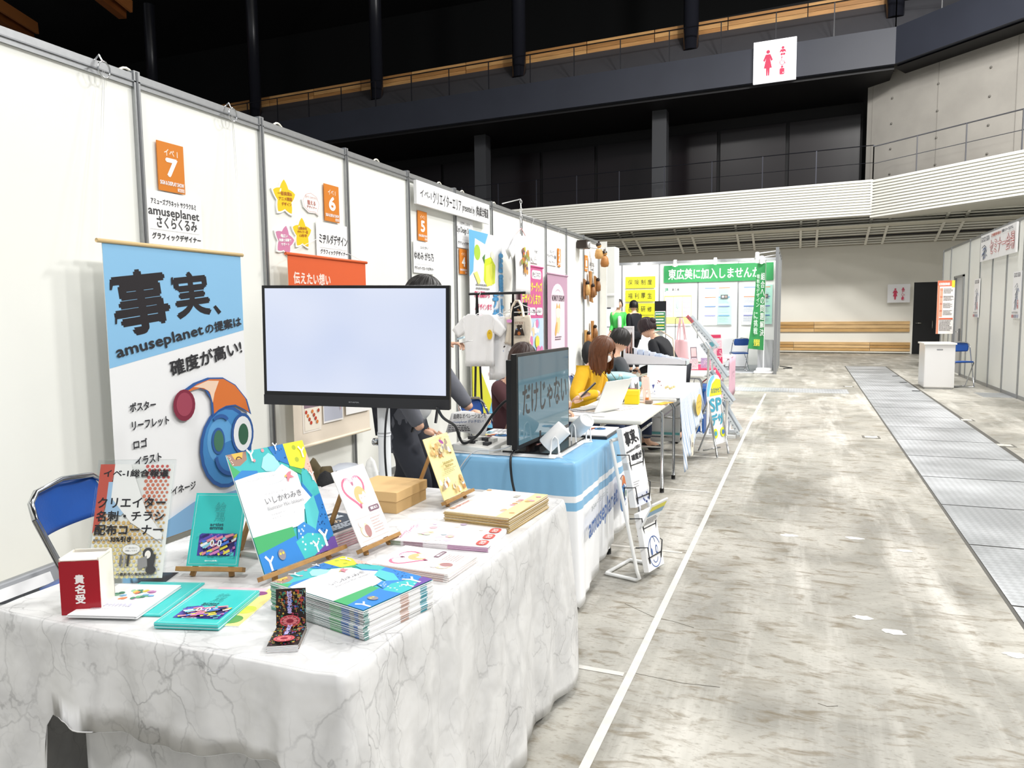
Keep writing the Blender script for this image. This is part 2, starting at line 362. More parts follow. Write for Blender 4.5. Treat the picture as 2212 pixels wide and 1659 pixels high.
for x, y in [(.80, 9.06), (2.02, 17.9), (1.98, 16.3), (1.98, 14.6), (2.05, 10.85), (2.04, 8.9), (.93, 15.2)]:
    m = MB(); m.box((x - .09, y - .09, 0), (x + .09, y + .09, .003), M('6e6b64', .5)); m.box((x - .065, y - .065, .003), (x + .065, y + .065, .004), M('d9d6cc', .5, var=.5, scale=25)); m.build('floor_box', kind='structure')

# ---- left partition wall of the booth row
YL = [3.09 + .99 * i for i in range(-5, 11)]
m = MB(); m.box((-3.40, YL[0], 0), (-3.356, YL[-1], 2.7), PANEL); wl = m.build('wall_left', kind='structure')
m = MB(); m.box((-3.415, YL[0], 2.64), (-3.342, YL[-1], 2.71), ALU); m.box((-3.425, YL[0], 2.665), (-3.335, YL[-1], 2.672), M('8b8d90', .4, .8)); m.box((-3.415, YL[0], 0), (-3.342, YL[-1], .06), ALU); m.build('top_rail', wl)
for y in YL:
    m = MB(); m.box((-3.42, y - .02, 0), (-3.335, y + .02, 2.725), ALU); m.box((-3.34, y - .006, .0), (-3.332, y + .006, 2.72), M('6c6e71', .5, .6)); m.build('post', wl)
m = MB()       # return panel that closes the row at its far end, and the next booth's header
m.box((-3.40, 13.0, 0), (-3.2, 13.03, 2.7), PANEL); m.build('wall_left_return', kind='structure')
m = MB(); m.box((-3.6, 14.6, 1.55), (-3.43, 15.0, 2.75), PANEL); m.box((-3.6, 14.59, 1.78), (-3.43, 14.598, 1.81), WHITE); m.build('wall_left_header', kind='structure')

# ---- right partition wall
m = MB(); PY = [2.86 + .99 * i for i in range(-3, 19)]
m.box((3.29, PY[0], 0), (3.33, 18.15, 2.86), PANEL); m.box((3.29, 18.15, 2.18), (3.33, 19.15, 2.86), PANEL); m.box((3.29, 19.15, 0), (3.33, PY[-1], 2.86), PANEL)
m.box((3.29, PY[-1] - .03, 0), (7, PY[-1], 2.86), PANEL)
wr = m.build('wall_right', kind='structure')
m = MB(); m.box((3.28, PY[0], 2.82), (3.34, PY[-1], 2.87), ALU); m.box((3.28, PY[0], 0), (3.34, 18.15, .06), ALU); m.build('top_rail', wr)
for y in PY:
    if 18.2 < y < 19.1: continue
    m = MB(); m.box((3.272, y - .02, 0), (3.345, y + .02, 2.87), ALU); m.build('post', wr)
m = MB(); m.box((3.26, 18.16, .02), (3.36, 18.22, 2.17), ALU); m.box((3.26, 19.1, .02), (3.36, 19.16, 2.17), ALU); m.box((3.26, 18.16, 2.13), (3.36, 19.16, 2.17), ALU)
m.box((3.31, 18.22, .03), (3.33, 19.1, 2.13), M('c9cacb', .4)); d1 = m.build('door_1', kind='structure')
m = MB(); m.box((3.24, 18.3, .75), (3.31, 18.34, 1.02), ALU); m.tube([(3.22, 18.32, .95), (3.22, 18.45, .95)], .01, CHROME); m.build('handle', d1)

# ---- far booth: back wall, side wall
m = MB(); m.box((-12, 20.9, 0), (-.42, 20.94, 2.86), M('f4f5f2', .5)); wb = m.build('wall_far_booth', kind='structure')
BX = [-.45 - 1.06 * i for i in range(11)]
m = MB(); m.box((-12, 20.88, 2.80), (-.42, 20.95, 2.87), ALU); m.build('top_rail', wb)
for x in BX:
    m = MB(); m.box((x - .018, 20.885, 0), (x + .018, 20.95, 2.87), ALU); m.build('post', wb)
m = MB(); m.box((-.47, 17.85, 0), (-.44, 20.94, 2.86), PANEL); ws = m.build('wall_far_booth_side', kind='structure')
for y in (17.87, 18.86, 19.85, 20.86):
    m = MB(); m.box((-.49, y - .03, 0), (-.42, y + .03, 2.88), M('8f9193', .4, .7)); m.build('post', ws)
m = MB(); m.box((-.49, 17.85, 2.82), (-.42, 20.9, 2.87), ALU); m.build('top_rail', ws)
m = MB(); m.box((-8, 18.1, 0), (-.5, 20.88, .012), M('b9bcc0', .9, var=.05, scale=40)); m.build('floor_carpet', kind='structure')

# ---- hall shell behind: wall, doors, benches boards, louvred soffit, white balcony band
def by(x, c, k=-.1): return c + k * (x - 1.5)
WALLT = M('e9e6dc', .6, var=.04, scale=1)
def slab(name, xa, xb, c, z0, z1, mat, th=.3, k=-.1, kind='structure', parent=None, m=None):
    q = m or MB(); q.hexa([(xa, by(xa, c, k), z0), (xb, by(xb, c, k), z0), (xb, by(xb, c, k) + th, z0), (xa, by(xa, c, k) + th, z0),
                           (xa, by(xa, c, k), z1), (xb, by(xb, c, k), z1), (xb, by(xb, c, k) + th, z1), (xa, by(xa, c, k) + th, z1)], mat)
    return q if m else q.build(name, parent, kind=kind)
slab('wall_back', -40, 3.55, 27.7, 0, 5, WALLT)
m = MB(); slab('', 3.55, 4.6, 27.7, 2.35, 5, WALLT, m=m); slab('', 4.6, 12, 27.7, 0, 5, WALLT, m=m); slab('', 3.4, 12, 30, 0, 5, BLACK, m=m); m.build('wall_back_door_side', kind='structure')
m = MB(); slab('', 3.55, 4.6, 27.75, .02, 2.35, M('08080a', .35), .05, m=m); d2 = m.build('door_2', kind='structure')
m = MB(); m.tube([(3.62, 27.4, 1.02), (3.78, 27.4, 1.02)], .012, STEEL); m.tube([(4.1, 27.36, .85), (4.1, 27.36, 1.1)], .01, STEEL); m.build('handle', d2)
BW = [wood('d9ae72', .8, (6, 1, 1)), wood('c08c4e', .8, (.6, 6, 6)), wood('cfa065', .7, (.6, 6, 6))]
for z0, z1, cuts in ((.74, 1.10, (-14, -9, -4, .55, 3.47)), (.09, .40, (-14, -9, -4, -.1, 2.3, 3.5))):
    m = MB()
    for i in range(len(cuts) - 1):
        nb = 3
        for j in range(nb):
            a = z0 + (z1 - z0) * j / nb; slab('', cuts[i], cuts[i + 1] - .01, 27.62, a, a + (z1 - z0) / nb - .015, M(['d8b27c', 'bd9258', 'cba36a', 'dcb884'][(i * 2 + j) % 4], .5, var=.22, scale=2.5, stretch=(.5, 8, 8)), .08, m=m)
    m.build('wall_board_trim', kind='structure')
m = MB(); slab('', -14, 3.5, 27.58, 0.04, .07, M('f4f1e6', .4), .1, m=m); m.build('baseboard_back', kind='structure')
# louvred soffit from the wall up to the balcony band
LOUV = M('ecebe2', .5); DK = M('1c1a22', .6)
m = MB(); slab('', -40, 12, 27.5, 3.64, 5.2, M('a9a498', .6), .2, m=m); m.build('wall_back_upper', kind='structure')
m = MB()
for i in range(12):
    t = i / 11; c = 27.3 - 2.2 * t; z = 3.66 + .62 * t + (.0)
    if i in (3,): slab('', -40, 9, c, z, z + .035, DK, .12, m=m); continue
    slab('', -40, 9, c, z, z + .035, LOUV, .12, m=m)
slab('', -40, 9, 27.35, 4.05, 4.07, M('d9d7cb', .6), -2.2, m=m)
x = -30
for x in range(-30, 9, 2):
    for dx in (0, .5): slab('', x + dx, x + dx + .07, 25.1, 4.25, 4.30, LOUV, .1, m=m); m.hexa([(x + dx, by(x, 27.3), 3.62), (x + dx + .07, by(x, 27.3), 3.62), (x + dx + .07, by(x, 25.1), 4.24), (x + dx, by(x, 25.1), 4.24), (x + dx, by(x, 27.3), 3.66), (x + dx + .07, by(x, 27.3), 3.66), (x + dx + .07, by(x, 25.1), 4.28), (x + dx, by(x, 25.1), 4.28)], LOUV)
m.build('ceiling_louvre', kind='structure')
# white ribbed balcony band: straight part, then the part that swings towards the hall
CX, CY = 1.98, by(1.98, 24.5)
BAND = M('f3f2ea', .45)
def ribbed(name, p, q, za, zb, n, mat, dep=.09, zaq=None, zbq=None):
    m = MB(); p, q = V(p + (0,)), V(q + (0,)); d = (q - p).normalized(); nn = V((d.y, -d.x, 0)); zaq = za if zaq is None else zaq; zbq = zb if zbq is None else zbq
    def pt(b, z, o): return b + V((0, 0, z)) + nn * o
    for i in range(n):
        t0, t1 = i / n, (i + .60) / n
        a0, a1 = za + (zb - za) * t0, za + (zb - za) * t1; c0, c1 = zaq + (zbq - zaq) * t0, zaq + (zbq - zaq) * t1
        m.hexa([pt(p, a0, -.02), pt(p, a0, dep), pt(q, c0, dep), pt(q, c0, -.02), pt(p, a1, -.02), pt(p, a1, dep), pt(q, c1, dep), pt(q, c1, -.02)], mat)
    m.hexa([pt(p, za, -.2), pt(p, za, 0), pt(q, zaq, 0), pt(q, zaq, -.2), pt(p, zb, -.2), pt(p, zb, 0), pt(q, zbq, 0), pt(q, zbq, -.2)], mat); return m.build(name, kind='structure')
ribbed('wall_back_band', (-40, by(-40, 24.5)), (CX, CY), 4.25, 5.28, 13, BAND)
ribbed('wall_back_band', (CX, CY), (CX + 9, CY - 9), 4.17, 5.26, 13, BAND)
m = MB(); m.add([(CX, CY, 4.17), (CX + 9, CY - 9, 4.17), (CX + 11, CY - 5, 4.6), (CX + 3, CY + 3, 4.3)], [(0, 1, 2, 3)], LOUV); m.build('ceiling_soffit', kind='structure')
# balcony deck, dark glazed back of the balcony, columns
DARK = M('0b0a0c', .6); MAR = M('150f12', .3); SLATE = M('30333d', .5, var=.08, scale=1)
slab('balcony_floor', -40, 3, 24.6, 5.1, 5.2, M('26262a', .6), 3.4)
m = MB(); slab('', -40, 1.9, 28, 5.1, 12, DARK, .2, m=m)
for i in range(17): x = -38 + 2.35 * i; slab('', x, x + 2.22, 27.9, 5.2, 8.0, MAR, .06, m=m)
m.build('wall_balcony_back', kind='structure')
for x in (-11.9, -4.85):
    m = MB(); slab('', x, x + .5, 25.6, 5.1, 8.6, M('3a3b3e', .5), .5, m=m); m.build('pillar', kind='structure')
RAIL = M('33343c', .4, .5)
def railing(p, q, z, hgt, n, mats=RAIL, r=.014, mid=True):
    m = MB(); p, q = V(p + (z,)), V(q + (z,)); up = V((0, 0, hgt))
    m.tube([p + up, q + up], r, mats, 6)
    if mid: m.tube([p + up * .5, q + up * .5], r * .6, mats, 6)
    for i in range(n + 1): a = p.lerp(q, i / n); m.bar(a, a + up, .03, .03, mats)
    return m.build('railing', kind='structure')
railing((-40, by(-40, 24.65)), (CX, CY + .1), 5.28, 1.0, 27)
railing((CX, CY + .1), (CX + 9, CY - 8.9), 5.26, .98, 9, M('3c3d42', .4), .018)
# raw concrete wall on the right of the balcony
CONC = M('a09c95', .7, var=.1, scale=1.2, bump=.2, bscale=20)
m = MB(); a, b = V((1.9, 26.3, 0)), V((14, 14.2, 0)); d = (b - a).normalized()
m.hexa([a + V((0, 0, 5)), b + V((0, 0, 5)), b + V((.4, .4, 5)), a + V((.4, .4, 5)), a + V((0, 0, 9.4)), b + V((0, 0, 9.4)), b + V((.4, .4, 9.4)), a + V((.4, .4, 9.4))], CONC)
nn = V((-.707, -.707, 0))
for i in range(9):
    for j in range(5):
        c = a + d * (.9 + i * 1.5) + V((0, 0, 5.6 + j * .75)) + nn * .004; m.ball(c, .035, M('6b6862', .8), 8)
for i in range(7): c = a + d * (.2 + 2.2 * i) + nn * .006; m.bar(c + V((0, 0, 5)), c + V((0, 0, 9.4)), .015, .015, M('7d7a74', .8))
m.build('wall_concrete', kind='structure')
# upper gallery: slate fascia, deck, timber bench backs, round columns, railing
UX, UY = 2.45, by(2.45, 24.5, -.06)
def uy(x, c=24.5): return by(x, c, -.06)
m = MB(); slab('', -45, UX, 24.5, 8.5, 9.52, SLATE, .3, -.06, m=m); m.hexa([(UX, UY, 8.5), (UX + 12, UY - 12, 8.5), (UX + 12.3, UY - 11.7, 8.5), (UX + .1, UY + .3, 8.5), (UX, UY, 9.52), (UX + 12, UY - 12, 9.52), (UX + 12.3, UY - 11.7, 9.52), (UX + .1, UY + .3, 9.52)], SLATE); m.build('gallery_fascia_trim', kind='structure')
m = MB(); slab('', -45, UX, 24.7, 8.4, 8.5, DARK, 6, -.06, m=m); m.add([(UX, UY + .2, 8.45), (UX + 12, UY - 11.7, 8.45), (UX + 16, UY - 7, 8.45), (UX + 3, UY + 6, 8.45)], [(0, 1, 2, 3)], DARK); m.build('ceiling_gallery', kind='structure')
m = MB(); m.add([(-45, uy(-45, 24.8), 9.5), (UX + 2, uy(4, 24.8), 9.5), (UX + 2, uy(4, 26.0), 10.74), (-45, uy(-45, 26.0), 10.74)], [(0, 1, 2, 3)], M('4a4a4e', .6, var=.1, scale=.6, bump=.2, bscale=5)); m.build('gallery_floor', kind='structure')
m = MB()
for i in range(19):
    xa = -44 + 2.45 * i
    for j in range(3): slab('', xa, xa + 2.42, 26.02, 10.74 + j * .14, 10.87 + j * .14, M(['c9955c', 'b5824c', 'd6a468'][(i + j) % 3], .5, var=.25, scale=2, stretch=(.5, 6, 6)), .06, -.06, m=m)
m.build('gallery_board_trim', kind='structure')
for x in (-28.5, -22.3, -15.95, -9.72, -3.5, 2.5):
    m = MB(); yb = uy(x, 25.5); m.tube([(x, yb, 10.1), (x, yb, 16)], .25, M('22232a', .3), 20); m.build('pillar', kind='structure')
railing((-40, uy(-40, 24.7)), (UX, UY + .15), 9.52, 1.02, 26, M('1c1d22', .4), .018, False)
railing((UX, UY + .15), (UX + 8, UY - 7.9), 9.52, 1.0, 8, M('1c1d22', .4), .018, False)
# black upper hall: back wall, roof, side walls; timber truss glimpses
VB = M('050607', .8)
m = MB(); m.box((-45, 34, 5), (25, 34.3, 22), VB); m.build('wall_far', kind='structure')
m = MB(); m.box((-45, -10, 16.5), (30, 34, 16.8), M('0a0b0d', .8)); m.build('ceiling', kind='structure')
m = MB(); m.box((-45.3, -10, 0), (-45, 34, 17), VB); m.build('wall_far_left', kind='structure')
for p, q in (((-29.5, 18.0, 14.2), (-33.9, 25.4, 15.0)), ((-26.9, 21.5, 15.4), (-27.9, 25.3, 15.0))):
    m = MB(); m.bar(p, q, .35, .9, M('8a4f26', .5, var=.2, scale=1, stretch=(1, 1, 8))); m.bar(V(p) + V((.5, 0, 0)), V(q) + V((.5, 0, 0)), .12, .5, M('b5713c', .5)); m.build('ceiling_beam', kind='structure')

# ================================================================ prints on the left wall
G_PL = 'orange booth number placards on the left wall'; G_NC = 'white exhibitor name cards on the left wall'
OR = 'd97b1f'
for num, y0, z1, y1, z0, where in [('7', 3.205, 2.392, 3.395, 2.12, 'nearest along the wall'), ('6', 4.76, 2.405, 4.95, 2.13, 'beside the yellow star stickers'),
                            ('5', 6.23, 2.394, 6.414, 2.117, 'under the long white title sign'), ('4', 7.135, 2.112, 7.325, 1.848, 'to the left of the juice package poster'),
                            ('3', 9.035, 2.385, 9.237, 2.105, 'beside the hanging printed shirt'), ('2', 10.56, 2.39, 10.715, 2.122, 'above the mauve banner'),
                            ('1', 12.06, 2.40, 12.257, 2.135, 'beside the wooden dolls')]:
    a = left_wall_art(y0, z1, y1, z0, base=OR)
    a.text('イベ 1', .26, .13, .76, .27, 'fbe9d6', .006); a.text(num, .32, .33, .72, .68, 'ffffff', .03, res=4)
    a.text('SIGN & DISPLAY SHOW', .05, .79, .95, .87, 'ffffff', .006); a.rect(.70, .90, .95, .97, 'ffffff'); a.text('2025', .72, .91, .93, .96, OR, .004)
    a.build('booth_number_placard', label='orange placard numbered %s, %s' % (num, where), cat='placard', group=G_PL)
def name_card(y0, z1, y1, z0, rows, label):
    a = left_wall_art(y0, z1, y1, z0, base='fafafa')
    for r in rows: a.text(*r[:5], '3a3a3c', r[5] if len(r) > 5 else .004)
    a.line([(.08, .72), (.94, .72)], .004, 'b5b5b5'); a.build('name_card', label=label, cat='name card', group=G_NC)
name_card(3.093, 2.112, 3.512, 1.817, [('アミューズプラネット サクラクルミ', .12, .14, .9, .25), ('amuseplanet', .07, .29, .95, .50, .005), ('さくらくるみ', .2, .47, .9, .68, .005), ('グラフィックデザイナー', .11, .78, .96, .90, .005)], 'white name card reading amuseplanet above the blue tapestry')
name_card(4.646, 2.113, 5.07, 1.85, [('ミヂルダデザイン', .08, .32, .94, .60, .008), ('グラフィックデザイナー', .1, .76, .94, .89, .005)], 'white name card directly above the orange banner')
name_card(6.133, 2.106, 6.545, 1.811, [('ユメミ ガチノ', .33, .14, .7, .22), ('ゆめみ がち乃', .03, .32, .97, .58, .008), ('グラフィック・イラスト・グッズデザイナー', .03, .79, .97, .9)], 'white name card under placard five')
name_card(7.078, 2.436, 7.49, 2.123, [('リズデザインスタジオ', .2, .13, .8, .22), ('Lys Design Studio', .02, .30, .98, .55, .006), ('グラフィックデザイナー', .05, .78, .97, .9, .005)], 'white name card reading Lys Design Studio')
name_card(9.266, 2.396, 9.67, 2.107, [('LEMI Capsule art', .08, .36, .92, .58, .006), ('グッズデザイナー', .16, .78, .86, .9)], 'white name card right of placard three')
name_card(10.046, 2.42, 10.515, 2.122, [('モニーク', .3, .28, .72, .42, .006), ('チョークアート協会', .06, .48, .94, .66, .006), ('チョークアート', .2, .8, .8, .9)], 'white name card left of placard two')
name_card(12.316, 2.38, 12.72, 2.14, [('LADY DOLLS', .1, .34, .9, .58, .006), ('人形作家', .3, .78, .7, .9)], 'white name card among the hanging wooden dolls')
a = left_wall_art(6.103, 2.648, 7.82, 2.434, X=-3.31, t=.03, base='f8f8f8')
a.text('イベ-1', .04, .34, .17, .66, '3a3a3c', .0015); a.text('クリエイターエリア', .19, .24, .56, .78, '3a3a3c', .0015); a.text('presented by', .58, .36, .76, .82, '3a3a3c', .001); a.text('(株)総合報道', .78, .24, .98, .8, '3a3a3c', .0015)
a.build('area_title_sign', label='long white title sign high on the wall over placard five', cat='sign')

# star and bubble stickers
def star_pts(cx, cy, r, asp, rot=0, k=.62, n=8):
    P_ = []
    for i in range(5):
        for j in range(n):
            q = (i + j / n) / 5 * 2 * pi; t = abs(((q / (2 * pi) * 5) % 1) - .5) * 2
            rr = r * (k + (1 - k) * t ** 1.25); qa = q + rot; P_.append((cx - rr * sin(-qa), cy - rr * asp * cos(qa)))
    return P_[::-1]
def sticker(y0, z1, y1, z0, col, rows, tcol, label, rot=0):
    s = Art((-3.345, y0, z1), Y_, X_, y1 - y0, z1 - z0, None, mat=None); asp = (y1 - y0) / (z1 - z0)
    s.prism([s.p(*q) for q in star_pts(.5, .52, .6, asp, rot)], V((-.01, 0, 0)), P('f7f7f5'))
    s.poly(star_pts(.5, .52, .52, asp, rot), col); s.ell(.33, .33, .03, .06, 'fffbe0', .5)
    for r in rows: s.text(*r, tcol, .006, rot=.08)
    s.build('star_sticker', label=label, cat='sticker', group='star shaped stickers on the wall')
sticker(4.178, 2.36, 4.418, 2.115, 'f4cc18', [('一般商業&', .2, .35, .84, .46), ('アニメ関連', .24, .5, .84, .6), ('デザイン', .36, .64, .8, .74)], 'b36a1c', 'larger yellow star sticker at top left')
sticker(4.375, 2.115, 4.59, 1.905, 'f4cc18', [('印刷会社', .28, .3, .76, .4), ('デザイナー歴', .24, .42, .8, .52), ('13年半', .34, .54, .74, .64)], 'b36a1c', 'smaller yellow star sticker under the speech bubble')
sticker(4.18, 2.03, 4.385, 1.85, 'cf7fa6', [('幅広い', .32, .28, .66, .4), ('実績と経験で', .2, .44, .84, .55), ('サポート', .3, .6, .72, .71)], 'ffffff', 'pink star sticker above the orange banner', .2)
s = Art((-3.345, 4.487, 2.32), Y_, X_, .228, .172, None)
oct_ = [(.5, .02), (.82, .14), (.98, .46), (.88, .78), (.9, .98), (.72, .88), (.36, .9), (.1, .72), (.02, .42), (.2, .12)]
s.prism([s.p(*q) for q in reversed(oct_)], V((-.01, 0, 0)), P('faf8f6')); s.line([(.5 + (x - .5) * .88, .47 + (y - .47) * .88) for x, y in oct_], .012, 'd79a90', closed=True)
s.text('見やすくわかりやすく', .2, .2, .82, .32, 'c98a80'); s.text('整える', .3, .38, .72, .56, 'c0766a', .008); s.text('デザイナー', .26, .6, .78, .72, 'c0766a', .004)
s.build('speech_bubble_sticker', label='white speech bubble sticker with thin red outline', cat='sticker')

# the emblem of the blue tapestry: round face under a swept orange cap
def emblem(a, cx, cy, r, k=1., dk='2a569c'):
    h = k                                             # height / width correction
    L_ = lambda pts: [(cx + x * r, cy + y * r * h) for x, y in pts]
    a.ell(cx, cy + .15 * r * h, r * .98, r * 1.12 * h, dk); a.ell(cx, cy + .15 * r * h, r * .88, r * 1.02 * h, '3f86c6'); a.ell(cx - .22 * r, cy - .05 * r * h, r * .5, r * .62 * h, '5a9fd8'); a.ell(cx + .15 * r, cy + .5 * r * h, r * .6, r * .5 * h, '3478bb')
    cap = [(-.5, -.75), (-.52, -1.2), (-.70, -1.46), (-1.0, -1.56), (-1.55, -1.48), (-1.1, -1.68), (-.6, -1.78), (-.05, -1.74), (.42, -1.5), (.85, -1.05), (1.0, -.6), (.8, -.72), (.4, -.92), (0, -.93), (-.3, -.85)]
    a.poly(L_(cap[::-1]), dk)
    a.poly(L_([(x * .9 + .02, y * .9 - .13) for x, y in cap][::-1]), 'd9702f'); a.poly(L_([(-1.1, -1.58), (-.6, -1.70), (-.2, -1.66), (-.38, -1.35), (-.46, -1.1), (-.55, -1.4), (-.75, -1.52)][::-1]), 'f3d3b8')
    a.ell(cx - 1.43 * r, cy - 1.15 * r * h, r * .36, r * .4 * h, '7c2338'); a.ell(cx - 1.43 * r, cy - 1.17 * r * h, r * .26, r * .3 * h, '9c3d50')
    a.ell(cx - .33 * r, cy - .06 * r * h, r * .24, r * .36 * h, dk); a.ell(cx - .32 * r, cy - .06 * r * h, r * .18, r * .29 * h, '3c6f56')
    a.ell(cx + .60 * r, cy - .12 * r * h, r * .44, r * .58 * h, dk); a.ell(cx + .60 * r, cy - .12 * r * h, r * .36, r * .49 * h, 'f2f5f7'); a.ell(cx + .62 * r, cy - .10 * r * h, r * .2, r * .3 * h, '2f5f46')
    a.arc(cx + .18 * r, cy + .36 * r * h, r * .62, r * .55 * h, pi * 1.0, pi * 1.8, r * .11, dk); a.arc(cx - .25 * r, cy - .5 * r * h, r * .3, r * .22 * h, .4, 2.4, r * .1, dk)

# ---- the tapestry of the nearest booth, hung on strings from rings
BX0 = -3.22; BY0, BY1, BT, BB = 2.715, 3.69, 1.785, .205
t = thing('hanging_tapestry', 'blue and white fabric tapestry with huge black kanji hung by strings', 'tapestry', (BX0, BY0, BB))
a = Art((BX0, BY0, BT), Y_, X_, BY1 - BY0, BT - BB, 'f2f3f4', .003, dz=.0006)
a.poly([(0, .399), (1, .29), (1, 0), (0, 0)], '86bee6')
a.text('事', .05, .085, .40, .285, '1d1a1d', .011, rot=.13, res=4); a.text('実', .455, .08, .71, .232, '1d1a1d', .009, rot=.12, res=4)
a.poly([(.745, .20), (.765, .193), (.81, .218), (.785, .228)][::-1], '1d1a1d'); a.poly([(.03, .125), (.055, .122), (.04, .15), (.028, .15)][::-1], '1d1a1d'); a.poly([(.05, .235), (.063, .233), (.058, .258), (.048, .258)][::-1], '1d1a1d'); a.poly([(.43, .10), (.445, .098), (.44, .125), (.43, .125)][::-1], '1d1a1d')
a.text('amuseplanet', .040, .297, .655, .344, '26262a', .0035, rot=.177); a.text('の提案は', .668, .250, .976, .286, '26262a', .003, rot=.15)
a.text('確度が高い!', .385, .358, .97, .412, '26262a', .004, rot=.18)
for tx, x0_, x1_, y0_ in [('ポスター', .105, .273, .517), ('リーフレット', .11, .358, .579), ('ロゴ', .113, .2, .641), ('イラスト', .12, .29, .70), ('動画制作', .12, .31, .762), ('デジタルサイネージ', .13, .527, .83)]:
    a.text(tx, x0_, y0_, x1_, y0_ + .029, '2c2c30', .0025)
emblem(a, .795, .712, .228, .62)
a.poly([(0, 1), (1, 1), (1, .915), (.88, .91), (.5, .904), (.3, .94), (0, .995)], '7fb0da')
a.build('cloth_print', t)
m = MB(); m.tube([(BX0, BY0 - .03, BT + .005), (BX0, BY1 + .02, BT + .005)], .011, M('d9bd8b', .5)); m.build('top_rod', t)
m = MB(); m.tube([(BX0, BY0 - .02, BB), (BX0, BY1 + .02, BB)], .011, M('d9bd8b', .5)); m.build('bottom_rod', t)
for yy, ry in ((BY0 - .02, 2.857), (BY1 + .01, 3.772)):
    m = MB()
    m.tube([(-3.31, ry, 2.66), (BX0, yy, BT)], .0015, WHITE, 4); m.tube([(-3.31, ry + .01, 2.66), (BX0, yy + .02, BT)], .0015, WHITE, 4); m.build('string', t)
    m = MB(); m.tube([(-3.30, ry + .035 * sin(q * pi / 8), 2.66 + .04 * cos(q * pi / 8)) for q in range(16)], .004, CHROME, 6, True); m.tube([(-3.36, ry, 2.715), (-3.33, ry, 2.735), (-3.31, ry, 2.70)], .005, CHROME, 6); m.build('ring_hook', t)

# ---- orange banner with sample prints
OX = -3.24; t = thing('orange_banner', 'orange and beige hanging banner behind the white screen', 'banner', (OX, 4.17, .48))
a = Art((OX, 4.17, 1.83), Y_, X_, .97, 1.34, 'efe2cf', .003)
a.rect(0, 0, 1, .34, 'e0592a'); a.text('伝えたい想い', .06, .085, .50, .145, 'fbe4d8', .004); a.text('届けたい感動をカタチに', .07, .195, .8, .26, 'fbe4d8', .004)
a.rect(.10, .5, .32, .93, 'f5ece0'); a.rect(.12, .52, .30, .92, 'e8b86e'); a.rect(.12, .72, .30, .80, '8b7480'); a.rect(.12, .80, .30, .92, 'f3ead9'); a.text('日本', .17, .54, .26, .66, 'f6d9b8', .006)
a.poly([(.12, .52), (.2, .52), (.12, .57)][::-1], 'd2402a')
for q in range(9): a.circ(.14 + .018 * q, .82 + .02 * (q % 4), .014, ['c03a26', 'd87a3a', 'b5442c'][q % 3])
a.rect(.34, .5, .60, .90, 'f6f4f2'); a.rect(.35, .51, .59, .89, 'b9bccb')
for cx, cy, c in [(.40, .64, 'e88f86'), (.45, .61, '7cb2d2'), (.50, .56, 'e6a35e'), (.535, .63, '8ccab0'), (.47, .76, 'dcae95')]: a.circ(cx, cy, .033, '8a6a5a'); a.circ(cx, cy - .004, .029, c)
a.line([(.5, .68), (.53, .74), (.56, .84)], .006, 'd98585')
a.rect(.63, .5, .98, .88, 'f5f4f3'); a.lines(.66, .53, .95, .64, 4, '5a4646', 3, .6); a.lines(.66, .66, .95, .74, 3, 'd87a78', 4, .7); a.lines(.66, .76, .95, .84, 5, '8b8b8b', 5)
a.build('cloth_print', t)
m = MB(); m.tube([(OX, 4.15, 1.835), (OX, 5.16, 1.835)], .011, M('e0632f', .5)); m.build('top_rod', t)
m = MB(); m.tube([(OX, 4.17, .49), (OX, 5.14, .49)], .011, M('f1e3cc', .5)); m.build('bottom_rod', t)
m = MB(); m.tube([(OX, 4.17, 1.835), (-3.33, 4.66, 1.99), (OX, 5.14, 1.835)], .002, WHITE, 4); m.build('string', t)

# ---- tall white poster with blue corner and package picture
t = thing('tall_poster', 'tall white and blue poster with a green package picture behind the shirts', 'poster', (-3.28, 7.25, .05))
a = Art((-3.28, 7.25, 2.32), Y_, X_, .95, 2.27, 'f4f5f7', .004)
a.poly([(0, 0), (.55, 0), (.32, .13), (0, .22)][::-1], '63b2df')
a.poly([(.16, .035), (.78, .075), (.72, .235), (.10, .20)][::-1], 'fdfdfd'); a.circ(.22, .1, .09, 'a9cf3a')
a.poly([(.42, .13), (.62, .11), (.76, .15), (.74, .24), (.5, .26), (.4, .23)][::-1], 'cddc20'); a.poly([(.46, .16), (.66, .14), (.66, .25), (.46, .26)][::-1], 'eef04a')
for q in range(5): a.line([(.5 + q * .05, .155), (.49 + q * .05, .25)], .008, 'f8f98c')
a.poly([(.36, .12), (.44, .10), (.42, .15)][::-1], '4a7c33'); a.circ(.66, .10, .05, 'f3efc8')
a.poly([(.1, .2), (.2, .19), (.3, .235), (.24, .26)][::-1], 'f2ed7a'); a.lines(.16, .25, .6, .285, 2, '8a8a8a', 2)
a.text('形状提案から', .12, .285, .56, .315, 'd2456f', .005); a.text('ノデザインまで', .12, .345, .62, .375, 'd2456f', .004)
a.text('店頭什器', .86, .07, .99, .55, '3f8fc6', .014, vert=True, res=3); a.text('デザイン', .66, .28, .84, .62, '3f8fc6', .014, vert=True, res=3)
a.rrect(.1, .40, .44, .47, 'c95283', .3); a.text('ココ', .18, .415, .36, .455, 'ffffff', .01); a.text('etc.', .5, .68, .66, .70, 'd2456f', .004)
a.poly([(0, .60), (.06, .58), (.62, .86), (.45, 1.0), (0, 1.0)][::-1], 'd3d02c'); a.poly([(.45, .9), (.8, .70), (1, .74), (1, 1), (.4, 1)][::-1], '58a9d2')
a.circ(.05, .52, .06, 'd2456f')
a.build('print', t)
m = MB(); m.box((-3.325, 7.24, 0), (-3.25, 8.21, .05), ALU); m.build('base', t)

